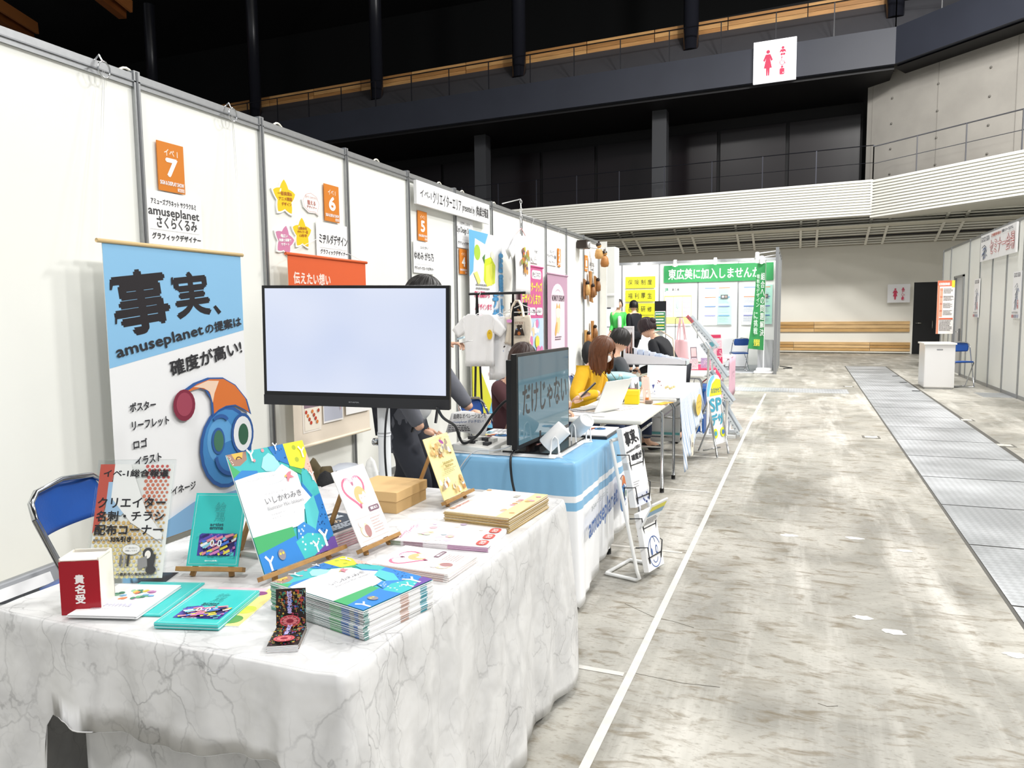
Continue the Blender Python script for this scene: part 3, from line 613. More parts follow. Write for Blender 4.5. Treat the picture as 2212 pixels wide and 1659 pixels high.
# ---- pink character goods banner, mauve banner
t = thing('pink_poster', 'pink poster with yellow katakana advertising character goods design', 'poster', (-3.29, 8.84, .62))
a = Art((-3.29, 8.84, 2.045), Y_, X_, .87, 1.42, 'c8588c', .004)
a.rrect(.06, .03, .42, .11, 'ffffff', .4); a.text('アニメグッズ', .08, .045, .40, .095, '55354a', .004); a.rrect(.48, .03, .92, .11, 'ffffff', .4); a.text('IPビジネス', .52, .045, .88, .095, '55354a', .004)
a.text('キャラクターグッズ', .03, .14, .95, .23, 'f2e24a', .008); a.text('デザインします!', .05, .25, .88, .35, 'f2e24a', .008)
for i, tx in enumerate(('雑貨グッズ', 'ライブ物販', 'ノベルティ')): a.rrect(.04 + i * .32, .38, .32 + i * .32, .45, 'ffffff', .4); a.text(tx, .06 + i * .32, .395, .30 + i * .32, .435, '70506a', .003)
a.rect(0, .48, 1, .86, 'b9cfe6')
q_ = random.Random(5)
for i in range(26): a.circ(q_.uniform(.08, .92), q_.uniform(.51, .82), q_.uniform(.05, .1), q_.choice(['e6d24a', 'e8eef2', 'd477a8', '8fb4dc', 'f4f4f4', 'f0c6a0', 'a9cfd8']))
a.rect(.04, .87, .96, .93, 'f1dfe8'); a.build('print', t)
m = MB(); m.tube([(-3.29, 8.82, 2.05), (-3.29, 9.73, 2.05)], .012, M('c8588c')); m.build('top_rod', t)
t = thing('mauve_banner', 'dusty mauve hanging banner with an arched panel and small fox drawing', 'banner', (-3.29, 9.92, .85))
a = Art((-3.29, 9.92, 1.985), Y_, X_, .96, 1.12, 'b58fa6', .004)
a.ell(.5, .33, .34, .22, 'e6d3dc'); a.rect(.16, .33, .84, 1.0, 'e6d3dc'); a.arc(.5, .24, .12, .05, .4, 2.7, .008, 'b08a9c')
a.text('NONNOYU ISHIGAMI', .2, .26, .82, .34, '4a3a44', .004)
a.ell(.5, .62, .1, .14, 'e9cfa0'); a.ell(.5, .47, .11, .09, 'f3e6cf'); a.poly([(.4, .44), (.44, .36), (.5, .42)][::-1], 'd8a65a'); a.poly([(.5, .42), (.58, .36), (.6, .44)][::-1], 'd8a65a'); a.ell(.4, .7, .05, .1, 'd8a65a', .4)
a.lines(.34, .80, .68, .86, 2, '6a5560', 8); a.build('print', t)
m = MB(); m.tube([(-3.29, 9.9, 1.99), (-3.29, 10.9, 1.99)], .012, M('b58fa6')); m.build('top_rod', t)
m = MB(); m.tube([(-3.29, 9.95, 1.99), (-3.32, 10.6, 2.16), (-3.29, 10.87, 1.99)], .003, WHITE, 4); m.tube([(-3.32, 10.6, 2.16), (-3.33, 10.6, 2.66)], .004, WHITE, 4); m.build('string', t)

# ---- printed shirt hanging from a plastic chain
def shirt_mesh(o, u, n, w, h, mat, thick=.03, lean=0., seed=1, sleeve=.28):
    """T-shirt seen from the front: body, two short sleeves, neck opening; o is the top centre"""
    o, u, n = V(o), V(u).normalized(), V(n).normalized(); v = n.cross(u); q = random.Random(seed); ph = q.uniform(0, 6)
    out = [(-.13, 0), (-.30, .04), (-.5, .10), (-.78, .30), (-.62, .42), (-.44, .33), (-.41, .6), (-.40, 1.0), (.40, 1.0), (.41, .6), (.44, .33), (.62, .42), (.78, .30), (.5, .10), (.30, .04), (.13, 0), (.07, .055), (-.07, .055)]
    m = MB()
    def pt(x, y, k): return o + u * (x * w) - v * (y * h) + n * (k * thick * (1 - .5 * abs(x)) + .006 * sin(9 * x + ph) * (y + .2) + .004 * sin(23 * x + 4 * y + ph))
    rows = [(0.0, -.30, .30), (.06, -.42, .42), (.12, -.50, .50), (.2, -.46, .46), (.33, -.43, .43), (.5, -.41, .41), (.75, -.40, .40), (1., -.41, .41)]
    for k in (1, -1):
        def f(a, b):
            i = min(int(b * 7), 6); t = b * 7 - i; y = rows[i][0] * (1 - t) + rows[i + 1][0] * t; l = rows[i][1] * (1 - t) + rows[i + 1][1] * t; r = -l
            x = l + (r - l) * a
            if b < .001: y = .055 * max(0, 1 - (x / .14) ** 2) if abs(x) < .14 else 0
            return pt(x, y, k)
        m.grid(f, 16, 14, mat)
        for sg in (-1, 1):
            m.grid(lambda a, b, sg=sg: pt(sg * (.40 + (.36 - .16 * b) * a), .03 + .27 * a ** 1.1 * (1 - b) + b * (.33 + .09 * a), k), 5, 5, mat)
    return m
SH = M('f5f5f6', .8, bump=.3, bscale=14)
t = thing('printed_shirt', 'white shirt with orange character print hung from a chain on the wall', 'shirt', (-3.1, 8.36, 1.66))
m = shirt_mesh((-3.1, 8.36, 2.36), Y_, X_, .62, .70, SH, seed=3); sb = m.build('shirt_body', t, solid=.003)
a = Art((-3.055, 8.22, 2.22), Y_, X_, .30, .36, None); q_ = random.Random(9)
for i in range(22): a.circ(.5 + q_.uniform(-.45, .45) * (1 if i < 14 else .4), .1 + .035 * i, .11, q_.choice(['c98a3a', '8a5a30', 'b9b43a', '6d4a66', 'c9602e', '8b8f3c']))
a.build('chest_print', sb)
m = MB(); m.tube([(-3.1, 8.15, 2.33), (-3.1, 8.36, 2.44), (-3.1, 8.57, 2.33)], .006, M('d9a9a9')); m.tube([(-3.1, 8.36, 2.44), (-3.1, 8.36, 2.5)], .004, CHROME); m.build('hanger', t)
m = MB()
for i in range(6): z = 2.52 + i * .045; m.tube([(-3.1 + (.012 * cos(k * pi / 4) if i % 2 else 0), 8.36 + (0 if i % 2 else .012 * cos(k * pi / 4)), z + .026 * sin(k * pi / 4)) for k in range(8)], .004, WHITE, 5, True)
m.tube([(-3.1, 8.36, 2.78), (-3.34, 8.36, 2.74)], .006, WHITE); m.build('chain', t)
m = MB(); m.tube([(-3.15, 8.98, 2.63), (-3.2, 8.72, 2.22)], .004, WHITE, 5); m.tube([(-3.33, 8.98, 2.69), (-3.15, 8.98, 2.63)], .004, WHITE, 5); m.tube([(-3.3, 9.05, 2.65), (-3.3, 9.3, 2.35)], .002, WHITE, 4); m.build('hanging_pole', label='thin white hanging pole beside the printed shirt', cat='pole')

# ---- wooden dolls and small things at the far end of the wall
WD = [M('c79a5e', .5, var=.2, scale=20), M('a9743c', .5, var=.2, scale=20), M('8a5d34', .5, var=.2, scale=20)]
def doll(y, z, s, k, label, X=-3.27, seat=False, rz=0):
    t = thing('wooden_doll', label, 'doll', (X, y, z), 'wooden dolls hanging on the wall')
    m = MB(); m.lathe([(.001, 0), (.05 * s, .01 * s), (.062 * s, .05 * s), (.05 * s, .12 * s), (.028 * s, .155 * s), (.001, .158 * s)], WD[k], 14, Matrix.Translation((X, y, z))); m.build('body', t)
    m = MB(); m.ball((X, y, z + .19 * s), .036 * s, WD[0], 12); m.ball((X - .005, y, z + .20 * s), (.04 * s, .04 * s, .034 * s), M('2a211d', .6), 12); m.ball((X + .0, y, z + .245 * s), .016 * s, M('2a211d', .6), 8); m.build('head', t)
doll(12.45, 2.35, 1.2, 0, 'pale wooden doll, highest at the far end of the wall', -3.2)
doll(12.62, 2.22, 1.25, 1, 'golden wooden doll just right of the pale topmost one', -3.14)
def board_doll(y, z0, z1, k, label, foot=False):
    t = thing('wooden_board_doll', label, 'doll', (-3.3, y, z0), 'wooden board dolls on the wall')
    m = MB(); poly = [(-3.32, y - .06, z1), (-3.32, y - .065, z0 + .05), (-3.32, y - .02, z0), (-3.32, y + .06, z0), (-3.32, y + .065, z1 - .03)]
    if foot: poly = [(-3.32, y - .06, z1), (-3.32, y - .05, z0 + .12), (-3.32, y - .02, z0), (-3.32, y + .16, z0 - .02), (-3.32, y + .05, z0 + .14), (-3.32, y + .06, z1)]
    m.prism(poly, (.03, 0, 0), WD[k]); bd = m.build('board', t, bevel=.006)
    m = MB(); zc = (z0 + z1) / 2; T = Matrix.Translation((-3.26, y + .01, z0 + .06)); m.lathe([(.001, 0), (.045, .02), (.05, .1), (.03, .18), (.001, .19)], WD[(k + 1) % 3], 12, T); m.ball((-3.26, y + .01, z0 + .27), .034, M('2a211d', .6), 10); m.build('figure', bd)
board_doll(11.93, 1.66, 2.0, 2, 'dark wooden board doll left of the boot shaped one')
board_doll(12.28, 1.63, 2.14, 1, 'boot shaped wooden board doll in the middle of the wall dolls', True)
board_doll(12.62, 1.74, 2.08, 1, 'short wooden board doll right of the boot shaped one')
board_doll(12.42, .93, 1.30, 1, 'low wooden board doll at the right, above the seated heads', True)
board_doll(12.0, .83, 1.15, 0, 'low pale wooden board doll at the left, beside the wall edge', True)
m = MB(); m.box((-3.34, 11.58, 2.47), (-3.18, 11.8, 2.60), M('2b2019', .4)); m.tube([(-3.18, 11.7, 2.53), (-3.14, 11.7, 2.53)], .05, M('e5e5e5'), 12); m.build('wall_speaker', label='small dark brown box speaker high at the far end of the wall', cat='speaker')
m = MB(); m.tube([(-3.34, 11.7, 2.5), (-3.1, 12.5, 2.52)], .006, CHROME, 6); m.tube([(-3.1, 12.5 + .03 * sin(k * pi / 5), 2.5 + .04 * cos(k * pi / 5)) for k in range(10)], .005, CHROME, 5, True); m.build('wall_hook', label='chrome hook arm beside the topmost wooden doll', cat='hook')
m = MB(); m.ball((-3.2, 11.75, .78), (.1, .2, .2), M('17171a', .8), 12); m.ball((-3.2, 12.0, .66), (.12, .2, .14), M('17171a', .8), 12); m.build('black_bag', label='black bag hanging low under the wooden dolls', cat='bag')
# small lamps clipped on the other side of the wall top
m0 = None
for y in (4.35, 5.65, 6.85, 7.4, 8.3, 9.2, 3.1):
    m = MB(); m.tube([(-3.42, y - .08 + .16 * k / 8, 2.70 + .055 * sin(pi * k / 8)) for k in range(9)], .007, M('f3efe0', .3), 6); m.build('arm_light', label='pale arm lamp behind the wall top, %s' % {4.35: 'left of placard six', 5.65: 'between placards six and five', 6.85: 'above the long title sign', 7.4: 'at the right end of the title sign', 8.3: 'beside the chain of the printed shirt', 9.2: 'above placard three', 3.1: 'nearest, beside the first ring hook'}[y], cat='lamp', group='arm lamps on the wall top')

# ================================================================ right wall prints
BLK = '3a3d4a'
def good_sign(a, x0, y0, x1, y1, seed):
    q = random.Random(seed); W_ = x1 - x0; H_ = y1 - y0; f = lambda x, y: (x0 + W_ * x, y0 + H_ * y)
    for i in range(9): c = q.uniform(.3, .8); y = .15 + .08 * i; a.line([f(c - .35 + .03 * i, y + .12), f(c, y), f(c + .15, y + .1)], .03 * W_, ['4a4f5e', '8b92a2', '3d5fa3'][i % 3])
    for i in range(3): a.line([f(.3 + .1 * i, .95), f(.55 + .1 * i, .3)], .05 * W_, ['5a5f6e', '9aa2b4', 'c9cfdd'][i])
a = right_wall_art(16.55, 2.815, 14.08, 2.33, X=3.27, t=.03, base='fbfbfb')
a.text('GOOD SIGN', .02, .08, .27, .26, BLK, .002); good_sign(a, .03, .3, .26, .98, 3)
a.rect(.33, .16, .98, .2, 'fbfbfb'); a.text('広告看板資材展2025', .34, .08, .62, .2, 'c0563e', .001); a.text('併催セミナープログラム', .64, .07, .93, .18, BLK, .001)
for tx, bo, c in (('セミナー会場', .006, 'cf5a58'), ('セミナー会場', 0, 'fbfbfb')): a.text(tx, .31, .28, .97, .84, c, bo, res=3)
a.build('seminar_sign', label='wide white sign with red outlined katakana on the right wall', cat='sign')
for i, (y1, y0) in enumerate(((17.05, 16.6), (14.21, 13.76))):
    a = right_wall_art(y1, 2.02, y0, 1.27, X=3.272, t=.012, base='fafafa')
    a.text('GOOD SIGN', .1, .03, .9, .12, BLK, .006); good_sign(a, .1, .15, .95, .85, 11); a.text('広告', .7, .6, .85, .8, 'cf5a58', .006, vert=True); a.lines(.08, .86, .9, .9, 2, '666666', 4); a.rect(.06, .92, .3, .985, 'c98080'); a.rect(.36, .92, .6, .985, '9a9aa6'); a.rect(.66, .92, .9, .985, 'a9b0c4')
    a.build('wall_poster', label=['tall narrow exhibition poster farther along the right wall, nearer the door', 'tall narrow exhibition poster at the right edge of the photo'][i], cat='poster', group='narrow posters on the right wall')
# programme board on its stand
t = thing('programme_board', 'tall white programme board with red column behind the white counter', 'notice board', (2.9, 17.6, 0))
a = Art((2.70, 17.55, 2.03), X_, -Y_, .31, 1.10, 'fbf6f2', .02)
a.rect(0, 0, 1, .11, 'd9694a'); a.text('広告看板資材展', .08, .04, .7, .09, 'ffffff', .006); a.rect(.82, 0, 1, .13, 'e9d23a'); a.rect(0, .1, .13, 1, 'e08a6a'); a.rect(.15, .14, .32, .68, 'e9a486')
for i in range(4): a.text('第%d部' % (i + 1), .16, .16 + i * .13, .31, .19 + i * .13, 'b5402a'); a.lines(.36, .15 + i * .135, .95, .25 + i * .135, 5, '6a6464', i)
a.rect(.15, .70, .95, .73, 'd9694a'); a.lines(.17, .75, .95, .95, 7, '6a6464', 9); a.build('board', t)
m = MB(); m.tube([(2.85, 17.6, .03), (2.85, 17.6, 1.6)], .015, STEEL); m.box((2.65, 17.45, 0), (3.05, 17.8, .03), STEEL); m.build('stand', t)

# toilet signs
RED = 'd23a5c'
def toilet(a):
    a.circ(.345, .27, .045, RED); a.poly([(.29, .33), (.40, .33), (.46, .47), (.42, .5), (.39, .42), (.44, .66), (.39, .66), (.38, .84), (.35, .84), (.345, .68), (.34, .84), (.31, .84), (.30, .66), (.25, .66), (.30, .42), (.27, .5), (.23, .47)][::-1], RED)
    a.circ(.69, .22, .034, RED); a.poly([(.64, .26), (.74, .26), (.77, .33), (.71, .31), (.69, .36), (.67, .31), (.61, .33)][::-1], RED); a.circ(.665, .375, .028, RED); a.circ(.72, .375, .028, RED); a.circ(.692, .35, .014, 'f5f5f8')
    a.arc(.68, .57, .055, .06, 2.2, 6.4, .012, RED); a.line([(.67, .44), (.67, .54), (.73, .55), (.75, .61), (.78, .60)], .013, RED); a.circ(.67, .45, .016, RED)
    a.circ(.68, .68, .028, RED); a.rrect(.625, .715, .735, .86, RED, .2); a.circ(.705, .82, .014, 'f5f5f8')
    return a
x0 = -1.44; a = toilet(Art((-1.44, by(-1.44, 24.35, -.06), 9.64), V((1, -.06, 0)), V((-.06, -1, 0)), 1.23, 1.23, None, mat=M('f4f4f8', .5, emit=.75), t=.08, dz=.004)); a.build('toilet_sign', label='large white toilet sign with red symbols on the dark upper gallery', cat='sign')
a = toilet(Art((2.76, by(2.76, 27.5), 2.30), V((1, -.1, 0)), V((-.1, -1, 0)), .66, .60, 'f6f6f8', .03, dz=.004)); a.build('toilet_sign', label='smaller white toilet sign on the wall beside the black door', cat='sign')

# ================================================================ far booth prints and fittings
FY = 20.87
a = back_art(-3.50, 2.74, -.62, 2.27, FY, '2a8a4a', .04, dz=.003); a.text('東広美に加入しませんか?!', .045, .22, .93, .82, 'ffffff', .0025, res=3); a.build('green_banner_sign', label='long green sign with white Japanese lettering in the far booth', cat='sign')
for tx, z1, nm in [('保険制度', 2.465, 'first from the top'), ('福利厚生', 2.09, 'second from the top'), ('各種研修', 1.71, 'third from the top'), ('仲間作り', 1.37, 'lowest of the four')]:
    a = back_art(-4.58, z1, -3.74, z1 - .32, FY, 'f5ee22', .03, dz=.003)
    for i, ch in enumerate(tx): a.text(ch, .09 + i * .22, .26, .09 + i * .22 + .15, .74, '4a4a20', .003)
    a.build('yellow_sign', label='yellow sign with four kanji, %s' % nm, cat='sign', group='yellow kanji signs in the far booth')
def info(a, seed, cols=2, tint='d9efe6'):
    q = random.Random(seed)
    for c in range(cols):
        x0 = .05 + c * .48; a.rect(x0 - .03, .02, x0 + .45, .98, 'f7f9fc' if c % 2 == 0 else tint)
        for i in range(4): y = .06 + i * .23; a.rect(x0, y, x0 + .38, y + .02, ['5a86c9', 'e0875a', '5a86c9', '7a7fc9'][(i + c) % 4]); a.lines(x0, y + .035, x0 + .38, y + .17, 6, 'b4bccb', seed + i + c * 5, .4)
    a.rect(.6, .24, .85, .34, '5a5f62'); a.circ(.68, .29, .04, 'c9ccc4'); a.circ(.78, .29, .04, 'a08c80')
a = back_art(-3.50, 2.18, -2.72, 1.08, FY, 'fbfcfa', dz=.003); a.text('東広美', .28, .06, .55, .13, '5a5a5a', .002); a.text('JB', .04, .05, .16, .14, '2a8a5a', .006); a.rect(.02, .24, .98, .95, 'f2ea86'); 
for i in range(3): a.rect(.05 + i * .31, .28, .34 + i * .31, .78, ['f8f0f3', 'eff5f3', 'f6eff2'][i]); a.lines(.07 + i * .31, .3, .32 + i * .31, .76, 12, ['d9a4b0', 'a9c9bd', 'd9a4b0'][i], i, .35)
a.ell(.5, .45, .05, .12, 'b9d6c4'); a.build('wall_poster', label='yellow bordered poster under the left end of the green sign', cat='poster')
a = back_art(-2.42, 2.17, -1.65, 1.09, FY, 'f4f8fb', dz=.003); info(a, 2, 2, 'b9ecd9'); a.build('wall_poster', label='pale blue and mint text poster under the middle of the green sign', cat='poster')
a = back_art(-1.40, 2.17, -.62, 1.09, FY, 'f4f8fb', dz=.003); info(a, 7, 2, 'b4ead8'); a.build('wall_poster', label='pale text poster partly behind the green flag', cat='poster')
a = back_art(-5.75, 2.12, -4.84, 1.07, FY, 'eef4f8', dz=.003); a.rect(.3, .1, .98, .42, 'd8eef2'); a.rect(.42, .33, .82, .52, '3c3f44'); a.dots(.45, .36, .8, .48, 'd9c9a0', 9, .015, 3); a.rect(.0, .68, .38, .95, '3f8fc0'); a.poly([(.5, .62), (.58, .7), (.5, .78), (.42, .7)][::-1], 'a9cdf0'); a.rect(.42, .84, .62, .92, 'b9d4f0'); a.build('wall_poster', label='light blue poster behind the man in green', cat='poster')
# spotlights on arms over the far booth
for i, (x, y, z) in enumerate([(-4.24, 20.6, 2.80), (-3.16, 20.6, 2.84), (-2.09, 20.6, 2.86), (-.92, 18.5, 2.80), (-.80, 18.1, 2.68)]):
    t = thing('arm_spotlight', 'white arm spotlight above the far booth, %s' % ['over the yellow signs', 'over the left end of the green sign', 'over the middle of the green sign', 'upper of the two by the flag', 'lower of the two by the flag'][i], 'spotlight', (x, y, z), 'arm spotlights of the far booth')
    m = MB(); d = V((0, .28, .05)) if i < 3 else V((.46 if i == 3 else .34, .0, .05)); m.tube([(x, y, z), V((x, y, z)) + d], .012, WHITE, 6); m.build('arm', t)
    m = MB(); T = Matrix.Translation((x, y, z - .06)); m.lathe([(.02, .1), (.045, .09), (.05, .0), (.075, -.07), (.07, -.075)], WHITE, 14, T); ls_ = m.build('lamp_shade', t)
    m = MB(); m.ball((x, y, z - .10), .05, M('fffaf0', .5, emit=9), 10); m.build('bulb', ls_)
for x, y in ((-4.3, 20.0), (-2.6, 20.0), (-1.2, 19.6)): area('booth_spot_light', (x, y - .2, 2.75), (x, 20.9, 1.6), .15, 11, (1, .98, .95))

# ================================================================ tables and cloths
TOPW = M('efeee6', .35)
def table(x0, x1, y0, y1, label, group='folding tables of the booth row', zt=.70, mid=True):
    t = thing('folding_table', label, 'table', ((x0 + x1) / 2, (y0 + y1) / 2, 0), group)
    m = MB(); m.box((x0, y0, zt - .03), (x1, y1, zt), TOPW); m.build('tabletop', t, bevel=.01)
    for s, yy in ((1, y0 + .12), (-1, y1 - .12)):
        a, b = x0 + .05, x1 - .035
        m = MB(); r = .05; pts = [(a, yy, .03), (a, yy, zt - .09), (a + .02, yy, zt - .055), (a + r, yy, zt - .04), (b - r, yy, zt - .04), (b - .02, yy, zt - .055), (b, yy, zt - .09), (b, yy, .03)]
        m.tube(pts, .0125, CHROME, 8); m.tube([(a, yy, .36), (b, yy, .36)], .009, CHROME, 6); m.build('leg_frame', t)
        for xx in (a, b):
            m = MB(); m.tube([(xx, yy, 0), (xx, yy, .035)], .017, BLACK, 8); m.build('foot_cap', t)
    if mid:
        m = MB(); m.tube([(x0 + .12, y0 + .12, zt - .16), (x0 + .12, y1 - .12, zt - .16)], .009, CHROME, 6); m.tube([(x1 - .12, y0 + .12, zt - .16), (x1 - .12, y1 - .12, zt - .16)], .009, CHROME, 6); m.build('stretcher', t)
    return t
def cloth(name, x0, x1, y0, y1, zt, hem, mats, seed=0, fold=.02, rc=.03, brk=(0,), label=None, cat='tablecloth', inset=None, flare=.06, uneven=.01, n=260, group=None, pl=2.2, creases=(.2, .42, .63, .83, 1.18, 1.42, 1.75)):
    """cloth lying over a table: top, rounded edge, hanging sides with folds; hem(s, side) gives the height of its lower edge"""
    q = random.Random(seed); ph = [q.uniform(0, 6) for _ in range(8)]
    W_, D_ = x1 - x0, y1 - y0; per = []
    def ptp(s):                                       # s in 0..4, one unit per side: front, right, back, left
        k = int(s) % 4; f = s - int(s)
        return [((x0 + W_ * f, y0), (0, -1)), ((x1, y0 + D_ * f), (1, 0)), ((x1 - W_ * f, y1), (0, 1)), ((x0, y1 - D_ * f), (-1, 0))][k] + (k, f)
    N_ = n; m = MB(); rings = []
    ins = inset or [.0]
    cx, cy = (x0 + x1) / 2, (y0 + y1) / 2
    P0 = []
    for i in range(N_):
        s = 4 * i / N_; (px, py), (nx, ny), k, f = ptp(s)
        e = min(f, 1 - f); L_ = W_ if k in (0, 2) else D_; dd = e * L_
        if dd < rc * 2:                                # round the corner in plan
            g = .5 * (1 - dd / (rc * 2)); k2 = (k + 1) % 4 if f > .5 else (k - 1) % 4; n2 = [(0, -1), (1, 0), (0, 1), (-1, 0)][k2]
            nx, ny = nx * (1 - g) + n2[0] * g, ny * (1 - g) + n2[1] * g; l = math.hypot(nx, ny); nx /= l; ny /= l
            px -= nx * rc * .35 * g * 2; py -= ny * rc * .35 * g * 2
        cor = max(0, 1 - dd / .22)
        P0.append((px, py, nx, ny, k, f, s, cor))
    for d in sorted(ins, reverse=True):
        rings.append([(px + (cx - px) * 0 - nx * d if abs(nx) > .7 else min(max(px, x0 + d), x1 - d), (py - ny * d) if abs(ny) > .7 else min(max(py, y0 + d), y1 - d), zt) for px, py, nx, ny, *_ in P0])
    rings.append([(px + nx * .006, py + ny * .006, zt - .004) for px, py, nx, ny, *_ in P0])
    kt = len(rings); levels = sorted(set([.02, .05] + [b for b in brk if b > 0] + [.1 + .06 * i for i in range(12)]))
    levels = [l for l in levels if l < 1.2]; lev = []
    for l in levels:
        row = []
        for px, py, nx, ny, k, f, s, cor in P0:
            hz = hem(s, k, f); drop = zt - hz; dl = min(l, drop); t = dl / max(drop, .01)
            wv = fold * t * (sin(s * 9.1 * pl + ph[0]) + .6 * sin(s * 17.3 * pl + ph[1] + 2 * t) + .35 * sin(s * 41 + ph[2] + 3 * t)) + fold * .25 * min(1, dl * 12) * sin(s * 63 + ph[3]) - fold * 1.4 * t * sum(max(0, 1 - abs((s - c0_) * 22)) for c0_ in creases)
            o = .010 + flare * t * (.35 + cor * .9) + wv
            row.append((px + nx * o, py + ny * o, zt - .004 - dl + (uneven * sin(s * 7 + ph[4]) if dl >= drop - 1e-6 else 0)))
        lev.append(row)
        if all(zt - l <= hem(p[6], p[4], p[5]) for p in P0): break
    allr = rings + lev
    mm = lambda ring_i, dist: mats[sum(1 for b in brk if b > 0 and dist > b - 1e-6) % len(mats)] if len(mats) > 1 else mats[0]
    base = len(m.v); flat = [p for r in allr for p in r]; m.add(flat, [], mats[0])
    for i in range(len(allr) - 1):
        if i >= kt - 1:
            dist = 0 if i == kt - 1 else levels[i - kt]; mat = mats[min(len(mats) - 1, sum(1 for b in brk if b > 0 and dist >= b - 1e-6))]
        else: mat = mats[0] if i else mats[0]
        if mat not in m.mats: m.mats.append(mat)
        k_ = m.mats.index(mat)
        for j in range(N_):
            m.f.append((base + i * N_ + j, base + (i + 1) * N_ + j, base + (i + 1) * N_ + (j + 1) % N_, base + i * N_ + (j + 1) % N_)); m.mi.append(k_); m.sm.append(True)
    mt = mats[-1] if len(ins) > 1 else mats[0]
    m.add([(a_, b_, c_ + (.0018 if len(ins) > 1 else 0)) for a_, b_, c_ in allr[0]], [tuple(range(N_))], mt)
    return m.build(name, label=label, cat=cat, solid=.0015, group=group)

# nearest table: marble print cloth, two layers, one leg showing
table(-1.615, -.83, 1.17, 2.58, 'white folding table hidden under the marble print cloth, one leg showing at lower left', zt=.695)
MAR_ = marble()
def hem1(s, k, f):
    if k == 0: return .46 - .02 * sin(f * 9) - .06 * max(0, f - .9) * 10 if f < .93 else .46 - (f - .93) * 6.
    if k == 1: return .04 + .05 * max(0, 1 - f * 9) * 0
    if k == 2: return .25
    return .30 - .1 * sin(f * 5)
def hem1b(s, k, f):
    if k == 0: return .04 if f < .155 else .04 + (f - .155) * 14 if f < .185 else (.47 + .04 * min(1, f * 1.4) + .05 * max(0, f - .55)) if f < .88 else max(.03, .53 - (f - .88) * 8)
    if k == 1: return .03
    if k == 2: return .25
    return .05 + .1 * (1 - f)
cloth('tablecloth', -1.79, -.80, 1.145, 2.60, .71, hem1b, [MAR_], seed=4, fold=.011, flare=.05, label='white marble print cloth with grey veins over the nearest table', group=None)
m = MB()                                               # its lower layer, hanging behind the short front hem
q_ = random.Random(3)
m.grid(lambda a, b: V((-1.54 + .71 * a, 1.175 + .012 * sin(a * 30) * (1 - b), .02 + .64 * b)), 60, 10, MAR_); m.build('under_cloth', label='lower layer of marble print cloth showing under the front hem', cat='cloth', solid=.0015)

# second table: blue striped cloth printed with the exhibitor name
BL, WH_, = M('82b7dc', .35, bump=.15, bscale=12), M('f4f5f7', .35, bump=.12, bscale=12)
table(-1.62, -.97, 3.30, 4.25, 'folding table under the blue and white striped cloth', zt=.695)
def hem2(s, k, f):
    if k == 0: return .03
    if k == 1: return .02 + .13 * min(1, f * 1.6)
    return .2
cloth('tablecloth', -1.64, -.955, 3.265, 4.30, .71, hem2, [BL, BL, WH_, BL, WH_], seed=8, fold=.006, flare=.03, brk=(0, .02, .155, .185, .225), inset=[.0, .09, .10], label='white cloth with blue border stripes and company name over the second table')
m = MB(); m.add([(-1.63, 3.315, .7135), (-1.07, 3.315, .7135), (-1.07, 4.28, .7135), (-1.63, 4.28, .7135)], [(0, 1, 2, 3)], M('e9ebec', .12, bump=.1, bscale=9)); m.build('centre_panel', bpy.data.objects.get('tablecloth.001'))
SCR = '3c5f9e'
a = Art((-.905, 3.30, .70), Y_, X_, .95, .70, None, dz=.0006)
a.text('amuseplanet', .03, .36, .66, .54, SCR, .005, rot=.07); a.text('あみゅーずぷらねっと', .08, .30, .42, .34, '9aa0a8', .001, rot=.07)
emblem(a, .80, .47, .075, .95 / .70 * 1.0); ob = a.build('tablecloth_print', bpy.data.objects.get('tablecloth.001'))

# third table: bare top
table(-1.50, -.93, 4.73, 5.85, 'bare white folding table with laptop and yellow box', zt=.71)
# fourth table with pale striped cloth hanging at the aisle side
table(-1.62, -.92, 6.12, 7.55, 'folding table partly covered by a pale blue striped cloth', zt=.70)
def stripes():
    m = bpy.data.materials.new('ticking_stripe'); m.use_nodes = True; nt = m.node_tree; b = nt.nodes['Principled BSDF']; L = nt.links.new; N = nt.nodes.new
    tc = N('ShaderNodeTexCoord'); w_ = N('ShaderNodeTexWave'); w_.bands_direction = 'Y'; w_.inputs['Scale'].default_value = 11; w_.inputs['Distortion'].default_value = .6; w_.inputs['Detail Scale'].default_value = .3; L(tc.outputs['Object'], w_.inputs[0])
    r = N('ShaderNodeValToRGB'); r.color_ramp.elements[0].position = .35; r.color_ramp.elements[1].position = .6; r.color_ramp.elements[0].color = lin('a9bcd6'); r.color_ramp.elements[1].color = lin('e6e9ee'); L(w_.outputs[0], r.inputs[0]); L(r.outputs[0], b.inputs['Base Color']); b.inputs['Roughness'].default_value = .8; return m
STR = stripes()
m = MB(); m.box((-1.3, 6.15, .702), (-.90, 7.55, .708), M('f1f4f8', .7)); 
def fl4(a, b):
    y = 6.18 + (7.56 - 6.18) * a; z0 = .10 + .32 * min(1, a * 1.5) + .03 * sin(a * 17); z = .706 - (.706 - z0) * b
    return V((-.898 + .06 * b + .018 * b * sin(a * 38) + .008 * b * sin(a * 81), y - .12 * b * (1 - a) ** 2, z))
m.grid(fl4, 80, 14, STR)
m.build('tablecloth', label='pale blue striped cloth hanging over the aisle edge of a table', cat='tablecloth', solid=.001)
a = Art((-.84, 6.78, .66), V((.05, 1, 0)), X_, .30, .20, None); 
a.ell(.5, .5, .48, .5, 'edc94a'); a.text('キーケース', .2, .3, .8, .45, '9a7a2a'); a.text('ポーチ', .3, .55, .7, .7, '9a7a2a'); a.build('yellow_price_tag', label='round yellow tag pinned on the striped cloth', cat='tag')
